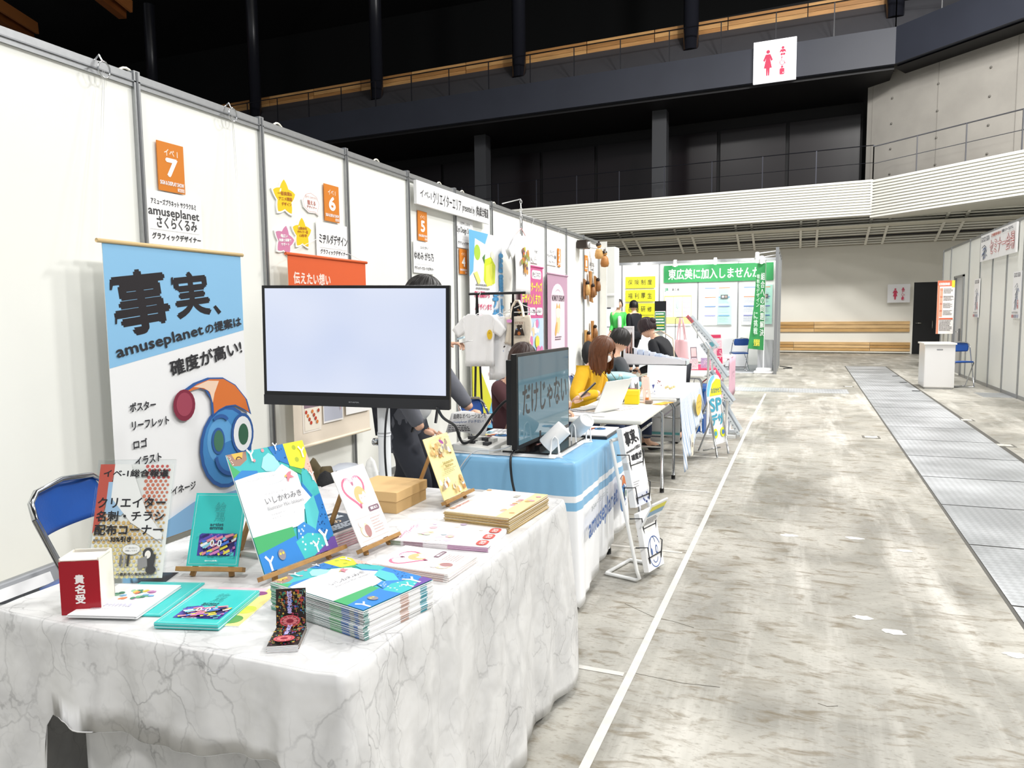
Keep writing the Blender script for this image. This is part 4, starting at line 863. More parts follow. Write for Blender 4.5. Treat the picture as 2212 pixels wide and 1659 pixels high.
a = Art((-.83, 6.42, .36), V((.05, 1, 0)), X_, .10, .19, 'f0e6d2', .003); a.rect(.35, .4, .65, .62, '4a4038'); a.build('cream_price_tag', label='small cream tag hanging low on the striped cloth', cat='tag')
# tall white sheet hanging behind table three, teal lower stripe
m = MB(); m.grid(lambda a, b: V((-2.3 + 1.2 * a, 7.62 + .03 * sin(a * 22) * (1 - b), .08 + .60 * b)), 40, 6, WH_); m.add([(-2.3, 7.58, .16), (-1.1, 7.58, .16), (-1.1, 7.58, .185), (-2.3, 7.58, .185)], [(0, 1, 2, 3)], M('6fb9bf')); m.build('hanging_cloth', label='white cloth with a teal line hanging under the tables behind', cat='cloth', solid=.002)
# fifth and sixth tables
table(-1.62, -.98, 8.55, 10.2, 'folding table with a bright pink top cloth', zt=.70)
PINK = M('d9345f', .6)
m = MB(); m.box((-1.45, 9.35, .703), (-.95, 10.3, .712), PINK); m.grid(lambda a, b: V((-.95 + .012 * sin(a * 12) * b, 9.6 + .7 * a, .71 - (.36 + .3 * a) * b)), 20, 6, PINK); m.build('tablecloth', label='bright pink cloth over the end of the fifth table', cat='tablecloth', solid=.002)
a = Art((-.925, 9.75, .52), Y_, X_, .5, .42, 'd0305a', .003); a.rect(.1, .0, .9, .25, '2b2b30'); a.text('GOODS', .2, .05, .8, .2, 'ffffff'); a.circ(.5, .55, .2, 'e9d23a'); a.build('pink_poster', label='red and black poster with yellow dot pinned below the pink cloth', cat='poster')
table(-1.65, -.98, 11.2, 12.7, 'farthest folding table of the booth row', zt=.71)
m = MB(); m.grid(lambda a, b: V((-.95 + .01 * sin(a * 9), 11.6 + 1.15 * a, .72 - .58 * b - .08 * b * sin(a * 3))), 16, 6, M('c9a3b2', .8)); m.box((-1.3, 11.6, .712), (-.95, 12.7, .72), M('d9b9c4', .8)); m.build('tablecloth', label='dusty pink cloth on the farthest table of the row', cat='tablecloth', solid=.002)
a = Art((-.93, 12.0, .5), Y_, X_, .4, .12, None); a.text('NONNO', .1, .1, .9, .4, '6a4a58'); a.text('art', .3, .6, .7, .9, '6a4a58'); a.build('cloth_print', bpy.data.objects.get('tablecloth.004'))
m = MB(); m.box((-1.42, 8.72, 0), (-.99, 9.3, .52), M('1c5aa8', .4)); m.box((-1.44, 8.70, .50), (-.97, 9.32, .54), M('2a6cc0', .4)); m.build('blue_container', label='blue plastic container under the fifth table', cat='container', bevel=.01)
m = MB(); m.ball((-1.45, 9.1, .60), (.22, .3, .08), M('101012', .8), 12); m.build('black_bag', label='black bag on the blue container under a table', cat='bag')

# ================================================================ things on the nearest table
TZ = .7115
# red ballot style card box
def card_frame(x, y, zb, a, t, w, h):
    u = V((cos(a), sin(a), 0)); n0 = V((sin(a), -cos(a), 0)); v = Z_ * cos(t) - n0 * sin(t); n = u.cross(v); bl = V((x, y, zb)); return bl, u, v, n, bl + v * h
t = thing('name_card_box', 'cream acrylic box with dark red front reading 貴名受', 'box', (-1.55, 1.2, TZ))
bl, u, v, n, tl = card_frame(-1.588, 1.172, TZ, .474, .0, .088, .127)
CREAM = M('f3eee2', .3); back = -n
m = MB(); dp = .075
for a_, b_ in (((0, 0), (.003, dp)), ((.085, 0), (.088, dp)), ((0, dp - .003), (.088, dp))):
    p0 = bl + u * a_[0] + back * a_[1]; ex = u * (b_[0] - a_[0]); ey = back * (b_[1] - a_[1])
    m.prism([p0, p0 + ex, p0 + ex + ey, p0 + ey], Z_ * .134, CREAM)
m.prism([bl, bl + u * .088, bl + u * .088 + back * dp, bl + back * dp], Z_ * .004, CREAM); m.prism([bl + Z_ * .128, bl + u * .088 + Z_ * .128, bl + u * .088 + back * (dp * .8) + Z_ * .128, bl + back * (dp * .8) + Z_ * .128], Z_ * .002, CREAM); m.build('box_body', t)
a = Art(bl + v * .127 + n * .003, u, n, .088, .127, '9c0f22', .003, dz=.0002, mat=M('9c0f22', .2)); a.text('貴名受', .38, .24, .62, .80, 'f6eeee', .010, vert=True, res=4); a.build('front_panel', t)
# acrylic stand with the flyer corner notice
t = thing('acrylic_sign_stand', 'clear acrylic stand holding a red and yellow dotted notice with black katakana', 'sign', (-1.62, 1.37, TZ))
bl, u, v, n, tl = card_frame(-1.716, 1.332, TZ + .004, .349, .33, .209, .322)
a = Art(tl + u * .006 - v * .012, u, n, .197, .297, 'fbfaf7', .001, dz=.00012)
q_ = random.Random(1)
for i in range(30):
    for j in range(15):
        x, y = .03 + j * .068 + (.034 if i % 2 else 0), .02 + i * .0335
        if x > .98: continue
        s = .024 * (1 - .55 * abs(x - .5)) * (1.15 - .5 * max(0, (x + y) - 1.0)); col = ['d9605a', 'e08064', 'e6a273', 'eac27a', 'efd88e', 'f4e8a6'][min(5, int(y * 5.5 + .2))]
        if .18 < x < .62 and y < .5: continue
        a.poly([(x + s * cos(-k * pi / 4), y + s * .66 * sin(-k * pi / 4)) for k in range(8)], col, hold=(j > 0))
a.poly([(0, 0), (.22, 0), (.1, .5), (0, .62)][::-1], 'cc5a4c'); a.poly([(.14, .16), (.3, .16), (.42, .42), (.36, .46), (.14, .44)][::-1], 'a9cdec')
a.poly([(.2, 0), (.42, 0), (.7, .42), (.95, .62), (.95, .7), (.5, .52), (.2, .3)][::-1], 'fdfdfb')
a.text('イベ-1総合報道', .06, .05, .95, .115, '2b2b2e', .006); a.text('クリエイター', .03, .30, .95, .39, '2b2b2e', .006); a.text('名刺・チラシ', .03, .42, .95, .51, '2b2b2e', .006); a.text('配布コーナー', .03, .54, .95, .63, '2b2b2e', .006)
a.text('雑誌POP EYEも', .03, .665, .25, .685, '4a4a4c', .001); a.text('35%引き', .26, .645, .54, .69, '2b2b2e', .006); a.text('で販売中(3278円→2200円)', .55, .665, .95, .685, '4a4a4c')
a.ell(.56, .755, .12, .045, 'fdfdfb'); a.arc(.56, .755, .12, .045, 0, 6.28, .004, '8a8a8a'); a.text('ご自由に', .48, .735, .64, .75, '8a8a8a'); a.text('頂戴してみて', .48, .76, .64, .775, '8a8a8a')
a.ell(.79, .79, .07, .05, '3a3a3c'); a.poly([(.74, .78), (.9, .8), (.88, .93), (.8, .9)][::-1], '3a3a3c'); a.ell(.79, .80, .04, .035, 'f0ece6'); a.poly([(.66, .84), (.78, .81), (.8, .9), (.68, .93)][::-1], '8b8b8b'); a.ell(.85, .93, .07, .035, '3a3a3c')
for i in range(3): a.rect(.42 + .05 * i, .8, .45 + .05 * i, .9, ['6a6a6a', '9a9a9a', '3a3a3a'][i])
a.text('の最新号も無料配布中!', .4, .955, .9, .98, '3a3a3c', .002); a.build('notice', t)
m = MB(); th = .003
for k in (0, 1): o_ = bl - n * (.004 if k else -.003); m.prism([o_, o_ + u * .209, o_ + u * .209 + v * .322, o_ + v * .322], n * .002, CLEAR)
m.prism([bl - n * .004, bl + u * .209 - n * .004, bl + u * .209 - n * .004 - V((n.x, n.y, 0)).normalized() * .08 + Z_ * 0, bl - n * .004 - V((n.x, n.y, 0)).normalized() * .08], -Z_ * .003, CLEAR); m.build('acrylic_holder', t)
# wooden table easels and their cards
def easel(bl, u, v, n, w, h, label, ext=.02, cat='easel'):
    zt = TZ; t = thing('table_easel', label, cat, (bl.x, bl.y, zt), 'small wooden easels on the marble cloth')
    c = bl + u * (w / 2); back = -n * .008; apex = c + v * (h * .92) + back
    m = MB(); m.bar(bl - u * ext + v * -.008 + n * .006, bl + u * (w + ext) - v * .008 + n * .006, .024, .012, WOOD_EASEL, v); m.build('ledge', t, bevel=.001)
    for s in (-1, 1):
        top = c + u * (.012 * s) + v * (h * .9) + back; low = c + u * (s * w * .36) - v * .01 + back; d = (low - top); k = (zt - top.z) / d.z; foot = top + d * k
        m = MB(); m.bar(top, foot, .012, .010, WOOD_EASEL, n); m.build('leg', t)
    f3 = V((apex.x, apex.y, zt)) - V((n.x, n.y, 0)).normalized() * (h * .42); m = MB(); m.bar(apex, f3, .012, .010, WOOD_EASEL, u); m.build('leg', t)
    return t
def carded(x, y, a, t, w, h, zb=.738): return card_frame(x, y, zb, a, t, w, h)
TEAL = '3fc4c0'
def neon(a, x0, y0, x1, y1, seed=2, n=30):
    a.rect(x0, y0, x1, y1, '4a3fa0'); q = random.Random(seed)
    for i in range(n):
        x, y = q.uniform(x0, x1 - .1), q.uniform(y0 + .03, y1 - .02); l = q.uniform(.06, .16); x2 = min(x1, x + l); y2 = max(y0, y - l * .35)
        a.poly([(x, y), (x2, y2), (min(x1, x2 + .02), min(y1, y2 + .03)), (min(x1, x + .03), min(y1, y + .03))][::-1], q.choice(['e9d94a', '7fd0e2', 'd77ac0', '5a48b0', 'f2f2f6', '3f6fd0', 'e58a9a', '2b2560']))
def teal_art(a):
    a.line([(.04, .03), (.96, .03), (.96, .97), (.04, .97)], .006, 'e9fbfa', closed=True)
    a.text('絵馬', .42, .12, .62, .40, '2b8f92', .006, vert=True, res=3); a.z += .0002; a.text('絵馬', .42, .12, .62, .40, TEAL, .0, vert=True, res=3)
    a.text('artist', .36, .42, .62, .455, '245a64', .006); a.text('emma', .36, .47, .62, .505, '245a64', .006)
    neon(a, .18, .56, .92, .86, n=80); a.poly([(.18, .56), (.26, .56), (.18, .61)][::-1], TEAL); a.poly([(.92, .86), (.92, .81), (.84, .86)][::-1], TEAL); a.text('0-0', .44, .65, .66, .74, 'f2f2f8', .006); a.text('@emma(絵馬)', .38, .92, .62, .94, 'e9fbfa', .002)
bl, u, v, n, tl = carded(-1.515, 1.476, .296, .392, .143, .196)
a = Art(tl, u, n, .143, .196, None, mat=M(TEAL, .25), t=.003, dz=.00012); teal_art(a); a.build('teal_card', label='teal card with small brushwork picture standing on the leftmost easel', cat='card', group=None)
easel(bl, u, v, n, .143, .196, 'small wooden easel holding the teal card')
def bear_art(a):
    a.rect(0, 0, 1, 1, '39b3b7')
    a.poly([(0, 0), (.24, 0), (.22, .07), (.12, .11), (.03, .1)][::-1], '9c7868'); a.poly([(.06, 0), (.2, 0), (.17, .05), (.08, .05)][::-1], 'e9b24a'); a.arc(.13, .055, .03, .02, 0, pi, .012, '4a2f22'); a.dots(.01, .01, .05, .09, 'f6ece4', 8, .005, 2)
    a.poly([(0, .05), (.04, .11), (.1, .16), (0, .2)][::-1], '3fa866'); a.poly([(0, .2), (.12, .15), (.3, .18), (.3, .2), (0, .24)][::-1], '2a7fc9')
    a.poly([(.36, .16), (.42, .08), (.5, .05), (.58, .1), (.6, .18), (.5, .22), (.4, .2)][::-1], '9ad7e0'); a.circ(.44, .02, .02, 'dd9099'); a.circ(.3, .09, .018, 'dd9099')
    a.poly([(.52, 0), (.72, 0), (.72, .19), (.58, .13)][::-1], '2272c0'); a.dots(.58, .01, .71, .15, '154f92', 9, .010, 4)
    a.poly([(.72, 0), (1, 0), (1, .12), (.96, .24), (.86, .25), (.72, .2)][::-1], 'e6e42c'); a.circ(.85, .05, .028, 'a8b42a'); a.circ(.84, .16, .028, 'a8b42a')
    a.poly([(1, .12), (1, .42), (.94, .34), (.9, .25)][::-1], 'eeb5a4'); a.dots(.94, .18, .99, .34, '7a4a44', 9, .006, 6)
    a.poly([(.72, .2), (.86, .26), (.84, .3), (.7, .23)][::-1], '3fa866')
    a.poly([(.84, .28), (.92, .26), (1, .42), (1, .52), (.86, .54), (.80, .4)][::-1], '39b3b7')
    a.poly([(.80, .36), (.90, .52), (.84, .54), (.78, .42)][::-1], '2272c0')
    a.poly([(.88, .52), (1, .5), (1, .88), (.9, .92), (.70, .80), (.80, .7)][::-1], '2a7fd2'); a.dots(.84, .54, .98, .86, '154f92', 22, .010, 8)
    a.poly([(0, .22), (.3, .2), (.5, .22), (.62, .17), (.78, .28), (.78, .4), (.86, .52), (.72, .60), (.66, .72), (.5, .72), (0, .70)][::-1], 'fbfbfd')
    a.poly([(.74, .56), (.90, .50), (.90, .66), (.78, .8), (.68, .78)][::-1], '4fc4c8'); a.poly([(.56, .72), (.66, .70), (.78, .79), (.66, .92), (.5, .86)][::-1], '2f86d0'); a.dots(.56, .73, .66, .8, 'c9dff0', 6, .011, 9)
    a.poly([(0, .70), (.5, .71), (.5, .80), (.06, .84), (0, .84)][::-1], '3fa866'); a.poly([(0, .84), (.5, .79), (.56, 1), (0, 1)][::-1], '2a7fd2')
    a.poly([(.48, .84), (.66, .8), (.9, .86), (.86, .95), (.66, 1), (.52, 1)][::-1], '39bcc0'); a.dots(.54, .82, .8, .95, 'd4f0f4', 11, .012, 11)
    a.poly([(.66, 1), (.86, .94), (.94, .9), (1, .9), (1, 1)][::-1], '6a4aa0')
    for tx, ty, s in ((.1, .93, .06), (.86, .88, .075), (.72, .93, .05), (.93, .1, .05), (.27, .04, .05), (.6, .01, .035), (.96, .33, .04)):
        a.line([(tx, ty + s * 1.1), (tx, ty - s * .2), (tx - s * .6, ty - s)], s * .42, 'fdfdfd'); a.line([(tx, ty), (tx + s * .9, ty - s * .7)], s * .32, 'fdfdfd')
    a.ell(.26, .9, .045, .045, '8d8790'); a.circ(.245, .89, .013, 'e9d24a'); a.circ(.28, .89, .013, 'e9d24a')
    a.poly([(.62, .27), (.66, .25), (.7, .25), (.68, .28), (.72, .31), (.66, .30), (.62, .34)][::-1], 'dd7f8c'); a.circ(.61, .28, .012, 'e9c24a'); a.arc(.42, .29, .16, .03, 3.4, 6.2, .003, '9aa0a8')
    a.text('ジャンルに合わせたイラスト制作', .1, .24, .5, .26, 'a0a0a6'); a.text('イラストレーター', .28, .38, .56, .40, '8a8a90'); a.text('いしかわみき', .26, .42, .74, .475, '5a5a60', .001, res=3); a.text('Illustrator Miki Ishikawa', .26, .495, .74, .525, '8a8a90', .0005)
    a.text('※空間装飾 ※メニューイラスト', .28, .56, .70, .575, '9a9aa0'); a.text('※広告 ※パッケージ ※イベント', .28, .59, .70, .605, '9a9aa0')
bl, u, v, n, tl = carded(-1.270, 1.491, 1.401, .40, .264, .327)
a = Art(tl, u, n, .264, .327, None, mat=PAPER, t=.003, dz=.00012); bear_art(a); a.build('illustration_card', label='large colourful blue, teal and yellow collage card standing on an easel', cat='card')
easel(bl, u, v, n, .264, .327, 'wooden easel holding the large blue and yellow collage card')
def heart_art(a):
    H = []
    for k in range(40):
        q = 2 * pi * k / 40; H.append((.44 + .021 * 16 * sin(q) ** 3 * .92, .30 - .0145 * (13 * cos(q) - 5 * cos(2 * q) - 2 * cos(3 * q) - cos(4 * q)) * .98))
    a.line(H, .055, 'd2708f', closed=True); a.line(H[34:] + H[:8], .056, 'e39ab4'); a.text('大切なあなたへ', .25, .13, .68, .19, 'fdfdfd', .003, rot=0)
    a.ell(.55, .38, .17, .12, 'eebf80'); a.ell(.60, .42, .12, .09, 'fbeadc'); a.poly([(.48, .33), (.66, .33), (.60, .38), (.52, .37)][::-1], 'eebf80'); a.ell(.68, .44, .08, .05, 'fbf5f0'); a.line([(.52, .42), (.56, .425)], .006, '9a5a50'); a.line([(.63, .42), (.67, .415)], .006, '9a5a50')
    a.rrect(.62, .555, .95, .625, '7d6070', .3); a.text('野田こあこと', .68, .572, .90, .605, 'ffffff', .004)
    a.line([(.08, .66), (.94, .66), (.94, .95), (.08, .95)], .006, 'd9a9ae', closed=True); a.ell(.3, .82, .14, .09, 'f3dcb4'); a.ell(.28, .84, .1, .06, 'fbeadc'); a.ell(.36, .84, .09, .08, 'b08080'); a.ell(.24, .73, .08, .05, 'f7f2ee'); a.lines(.55, .7, .9, .92, 6, 'c9b0b0', 3, .3); a.text('大切な人の幸せを願って', .2, .04, .8, .06, 'd9c0c0')
bl, u, v, n, tl = carded(-1.154, 1.767, 1.47, .451, .146, .233)
a = Art(tl, u, n, .146, .233, None, mat=M('f9efea', .5), t=.003, dz=.00012); heart_art(a); a.build('heart_card', label='pale pink card with large rose heart standing on an easel', cat='card')
easel(bl, u, v, n, .146, .233, 'wooden easel holding the pale pink heart card')
def animal_art(a):
    q = random.Random(12)
    for i in range(34):
        x, y = q.uniform(.08, .92), q.choice([q.uniform(.08, .36), q.uniform(.66, .94)]); c = q.choice(['d9b070', 'c98a50', 'f6ecd6', 'a8937c', 'e9d4a4', 'f2f2ee']); a.ell(x, y, .055, .035, c); a.circ(x, y - .035, .035, c); a.circ(x - .01, y - .037, .006, '4a3a2a')
    a.ell(.52, .12, .09, .03, 'a0509a', .5); a.ell(.62, .22, .06, .06, '9a8f80'); a.line([(.1, .06), (.5, .04), (.9, .08)], .006, 'a8c070')
    a.text('Sakatastudio', .3, .43, .74, .475, '8a7a30', .004); a.text('Illustration', .36, .49, .68, .53, '8a7a30', .004); a.lines(.25, .56, .8, .63, 3, 'a89a60', 3, .4)
bl, u, v, n, tl = carded(-1.168, 2.332, 1.52, .371, .179, .233)
a = Art(tl, u, n, .179, .233, None, mat=M('f6e6a8', .5), t=.003, dz=.00012); animal_art(a); a.build('animal_card', label='yellow card crowded with small animals standing on the farthest easel', cat='card')
easel(bl, u, v, n, .179, .233, 'wooden easel holding the yellow animal card')

# kraft box
t = thing('kraft_box', 'plain brown kraft cardboard box with lid', 'box', (-1.36, 2.25, TZ)); KR = M('c9a672', .7, var=.05, scale=6)
fx = MB(); c0, c1, c2, c3 = V((-1.292, 2.205, TZ)), V((-1.292, 2.425, TZ)), V((-1.50, 2.425, TZ)), V((-1.50, 2.205, TZ))
fx.prism([c0, c1, c2, c3], Z_ * .05, KR); fx.build('box_body', t)
e = .004; m = MB(); m.prism([c0 + V((e, -e, .042)), c1 + V((e, e, .042)), c2 + V((-e, e, .042)), c3 + V((-e, -e, .042))], Z_ * .034, M('d6b27c', .7, var=.04, scale=6)); m.build('lid', t, bevel=.0015)

# stacks of leaflets: every leaflet is a thing of its own
def stack(tl, tr, blc, z0, thick, n, art, top_label, rest_label, group, name='leaflet', paper=PAPER, edge=None, ledge=None, seed=1, w=None, h=None, jit=.002, wid=None):
    tl, tr, blc = V(tl + (0,)), V(tr + (0,)), V(blc + (0,)); u = (tr - tl); w = w or u.length; u.normalize(); h = h or (blc - tl).length
    q = random.Random(seed); th = thick / n; first = None
    for i in range(n - 1):
        if first is None:
            a = Art(V((0, 0, th * .9)), X_, Z_, w, h, None, mat=paper, t=th * .82)
            if edge:
                for x0, x1, c in edge: a.prism([V((x0 * w, -h - .0004, th * .1)), V((x1 * w, -h - .0004, th * .1)), V((x1 * w, 0, th * .1)), V((x0 * w, 0, th * .1))], V((0, 0, th * .5)), P(c))
            for y0, y1, c in (ledge or []): a.prism([V((-.0005, -h * y1, th * .12)), V((w * .1, -h * y1, th * .12)), V((w * .1, -h * y0, th * .12)), V((-.0005, -h * y0, th * .12))], V((0, 0, th * .45)), P(c))
            a.rect(0, 0, 1, 1, 'e9e9ec'); a.v = [(x - w / 2, y + h / 2, z_) for x, y, z_ in a.v]
            o = bpy.data.meshes.new(name); o.from_pydata(a.v, [], a.f); [o.materials.append(mm_) for mm_ in a.mats]; o.polygons.foreach_set('material_index', a.mi); first = o
        ob = bpy.data.objects.new(name, first); COL.objects.link(ob)
        c = tl + u * (w / 2) + u.cross(Z_) * (h / 2); s_ = q.uniform(-1, 1) * jit; r_ = q.uniform(-1, 1) * .012
        ob.location = (c.x + s_, c.y + q.uniform(-1, 1) * jit, z0 + i * th); ob.rotation_euler = (0, 0, math.atan2(u.y, u.x) + r_)
        tag(ob, rest_label, 'leaflet', group)
    zt = z0 + (n - 1) * th
    a = Art(tl + V((0, 0, zt + th)), u, Z_, w, h, None, mat=paper, t=th * .9, dz=.00008); art(a); a.build(name, label=top_label, cat='leaflet', group=group)
stack((-1.145, 1.366), (-1.091, 1.581), (-.845, 1.30), TZ, .066, 26, bear_art, 'top leaflet of the tall stack with blue and yellow collage cover', 'leaflet under the collage cover in the tall stack', 'leaflets in the tall blue and yellow stack', edge=[(.0, .06, '2f7f78'), (.5, .62, 'c9a090'), (.8, .9, '3aa0b4')], ledge=[(0, .1, '2f8f70'), (.66, .78, '5aa870'), (.78, .86, '2f62a8'), (.91, .95, '2f62a8')], w=.222, h=.312)
stack((-1.06, 1.675), (-1.052, 1.842), (-.832, 1.668), TZ, .022, 11, heart_art, 'top leaflet of the low stack with rose heart cover', 'leaflet under the rose heart cover in the low stack', 'leaflets in the heart stack', paper=M('f9f2ee', .5), seed=4, w=.166, h=.232, ledge=[(.05, .95, 'dcbdb6')])
def kids_art(a):
    q = random.Random(4)
    for i in range(26): a.circ(q.uniform(.1, .9), q.uniform(.18, .8), q.uniform(.03, .07), q.choice(['f3dcb4', 'f0b8c0', 'cfe0c0', 'd9c9e6', 'f6e6d0', 'c9dff0', 'e6a06a', 'f8f4f0']))
    for i in range(3): a.rrect(.04 + .28 * i, .86, .26 + .28 * i, .97, 'e0574f', .45); a.text('お仕事', .08 + .28 * i, .885, .22 + .28 * i, .945, 'fdf0ee', .002)
    a.text('キャラクターイラスト', .1, .04, .75, .12, 'd0709a', .002)
stack((-1.14, 1.895), (-1.158, 2.101), (-.835, 1.87), TZ, .015, 9, kids_art, 'top leaflet with pastel figures and three red ovals', 'leaflet under the pastel cover with red ovals', 'leaflets in the pastel stack', paper=M('fbf6f8', .5), seed=6, w=.225, h=.315, ledge=[(0, .12, '8fae80'), (.15, .35, 'a06a84'), (.6, 1, 'c07ab0')])
def pale_art(a):
    a.rect(0, 0, 1, 1, 'f5dfd6'); a.rect(.12, .12, .88, .72, 'fdfcfb'); a.rect(0, .8, 1, 1, 'f4dfa0'); q = random.Random(8)
    for i in range(16): a.circ(q.uniform(.05, .95), q.choice([.05, .93, .88, .76]), .03, q.choice(['f0b8a0', 'd9b070', 'f6ecd6', 'c9a070', 'e9a0a8']))
    a.text('Character', .1, .03, .45, .09, 'c98a80', .002); a.rect(.74, .58, .84, .66, 'b9b4ac')
stack((-1.069, 2.130), (-1.050, 2.45), (-.835, 2.11), TZ, .050, 20, pale_art, 'top leaflet of the far stack with pale pink border', 'leaflet under the pale pink cover in the far yellow edged stack', 'leaflets in the far yellow edged stack', paper=M('f4e4bc', .5), seed=9, w=.33, h=.235, edge=[(0, 1, 'a8873c')], ledge=[(0, 1, 'a8873c')], jit=.003)
stack((-1.374, 1.385), (-1.225, 1.425), (-1.285, 1.185), TZ + .002, .012, 5, lambda a: teal_art(a), 'teal leaflet in a clear sleeve lying in front of the teal card', 'patterned leaflet under the lying teal leaflet', 'teal leaflets lying in clear sleeves', paper=M(TEAL, .3), seed=2, w=.150, h=.205)
def pat_art(a):
    a.rect(0, 0, 1, 1, 'efe08a'); a.rect(.0, 0, .8, .25, 'efc9d2'); a.ell(.75, .15, .12, .06, '8a4a80'); a.ell(.85, .6, .13, .1, 'd8e04a'); a.ell(.8, .85, .15, .1, '5a9a4a'); a.ell(.1, .5, .1, .2, '6fb4d0')
a = Art((-1.365, 1.435, TZ + .0015), V((.96, .25, 0)), Z_, .165, .225, None, mat=PAPER, t=.002, dz=.0001); pat_art(a); a.build('booklet', label='booklet with pink, yellow and green pattern under the teal leaflets', cat='booklet')
def emma_art(a):
    q = random.Random(6)
    for i in range(26):
        r = q.uniform(.1, .3); t_ = q.uniform(0, 6.3); a.ell(.5 + r * cos(t_), .36 + r * .55 * sin(t_), .05, .03, q.choice(['e5865a', '6fb98a', '7fb4e0', 'e9d05a', 'c98ac0', '4a8a70', '9fd0b0']), t_)
    a.text('emma', .22, .66, .72, .74, 'c9c6e0', .004); a.lines(.2, .8, .6, .85, 2, 'c0c0c8', 2)
a = Art((-1.585, 1.392, TZ + .004), V((.955, .29, 0)), Z_, .172, .21, None, mat=M(TEAL, .3), t=.0035); a.line([(.04, .03), (.96, .03), (.96, .97), (.04, .97)], .006, 'e9fbfa', closed=True); a.build('teal_leaflet', label='teal leaflet lying under the white emma leaflets', cat='leaflet')
stack((-1.604, 1.342), (-1.435, 1.392), (-1.478, 1.185), TZ + .005, .008, 4, emma_art, 'top white leaflet with round multicolour motif and the word emma', 'white sheet under the round multicolour motif leaflet', 'white emma leaflets', seed=12, w=.165, h=.195, jit=.005)

# folded dark card strip: one panel standing, one lying on its pile
def dark_art(a, big=True):
    a.rect(0, 0, 1, 1, '241c1a'); q = random.Random(17)
    for i in range(150):
        x, y = q.uniform(.03, .97), q.uniform(.03, .97); s = q.uniform(.04, .11)
        if q.random() < .5: a.line([(x, y), (min(.98, x + s), y), (min(.98, x + s), min(.98, y + s))], .012, q.choice(['e0603a', 'e89a3e', '4fb070', '4a8fe0', 'd24a80', 'e9d25a', '6ac4c8']))
        else: a.circ(x, y, s * .5, q.choice(['b5482a', '8a5a2a', '2f7a50', '2f5fb0', 'a03050', 'c9a23a']), 8)
    a.text('ドロンパちゃんねる', .42, .04, .56, .62, 'b9b4f0', .012, vert=True)
    for r, c in ((.34, 'd04a55'), (.26, '241c1a'), (.24, 'd86a70'), (.12, '8a2030')): a.ell(.5, .82, r, r * .45, c)
    for k in range(10): q2 = k * pi / 5; a.line([(.5 + .14 * cos(q2), .82 + .07 * sin(q2)), (.5 + .3 * cos(q2), .82 + .14 * sin(q2))], .012, 'f0b0b4')
t = thing('folded_card', 'dark multicolour accordion card, one panel upright over a lying pile', 'card', (-1.0, 1.25, TZ))
p_bl, p_br = V((-1.047, 1.261, TZ + .014)), V((-.990, 1.290, TZ + .014)); u = (p_br - p_bl).normalized(); wd = .064
n0 = V((u.y, -u.x, 0)); vv = (Z_ * cos(.12) - n0 * sin(.12)); n = u.cross(vv)
a = Art(p_bl + vv * .082, u, n, wd, .082, None, mat=PAPER, t=.0015, dz=.00008); dark_art(a); a.build('upright_panel', t)
for i in range(8):
    z_ = TZ + .0018 * i; a = Art(V((p_bl.x, p_bl.y, z_ + .0015)) + u * .001 * (i % 3), u, Z_, wd, .098, None, mat=PAPER, t=.0012, dz=.00005)
    if i == 7: dark_art(a)
    else: a.rect(0, 0, 1, 1, ['8a3a3a', '3a6a8a', '5a4a3a'][i % 3])
    a.build('card_panel', t)
# magazines and rolled booklet behind the cards
def dark_cover(a):
    a.rect(0, 0, 1, 1, '26303c'); a.text('看板経営', .1, .1, .9, .35, 'dfe6ee', .006); a.text('サインの', .1, .42, .7, .58, 'e8c9a0', .004); a.lines(.1, .65, .9, .9, 4, 'c9d2dc', 3, .6)
stack((-1.43, 1.76), (-1.39, 1.99), (-1.26, 1.73), TZ, .055, 7, dark_cover, 'top magazine with dark blue cover behind the collage card', 'magazine under the dark covered one behind the collage card', 'magazines stacked behind the easels', name='magazine', seed=8, paper=M('f3ecec', .5), w=.23, h=.17, edge=[(0, 1, 'd9a9b4')])
m = MB(); m.grid(lambda a_, b_: V((-1.60 + .19 * a_ - .02 * b_, 1.62 + .10 * a_ + .13 * b_, TZ + .012 + .055 * sin(pi * (.12 + .88 * b_)) ** .7)), 10, 12, PAPER); m.box((-1.6, 1.66, TZ), (-1.42, 1.80, TZ + .012), PAPER); m.build('open_booklet', label='thick white booklet with bulging pages between the teal card and collage card', cat='booklet', solid=.004)

# ================================================================ screens
def screen_mat(name, c0, c1, e, gloss=.15):
    m = bpy.data.materials.new(name); m.use_nodes = True; nt = m.node_tree; b = nt.nodes['Principled BSDF']; tc = nt.nodes.new('ShaderNodeTexCoord')
    n = nt.nodes.new('ShaderNodeTexNoise'); n.inputs['Scale'].default_value = 2.2; n.inputs['Detail'].default_value = 1; nt.links.new(tc.outputs['Object'], n.inputs[0])
    r = nt.nodes.new('ShaderNodeValToRGB'); r.color_ramp.elements[0].position = .3; r.color_ramp.elements[1].position = .7; r.color_ramp.elements[0].color = lin(c0); r.color_ramp.elements[1].color = lin(c1)
    nt.links.new(n.outputs[0], r.inputs[0]); nt.links.new(r.outputs[0], b.inputs['Emission Color']); b.inputs['Emission Strength'].default_value = e
    b.inputs['Base Color'].default_value = (.01, .01, .012, 1); b.inputs['Roughness'].default_value = gloss; return m
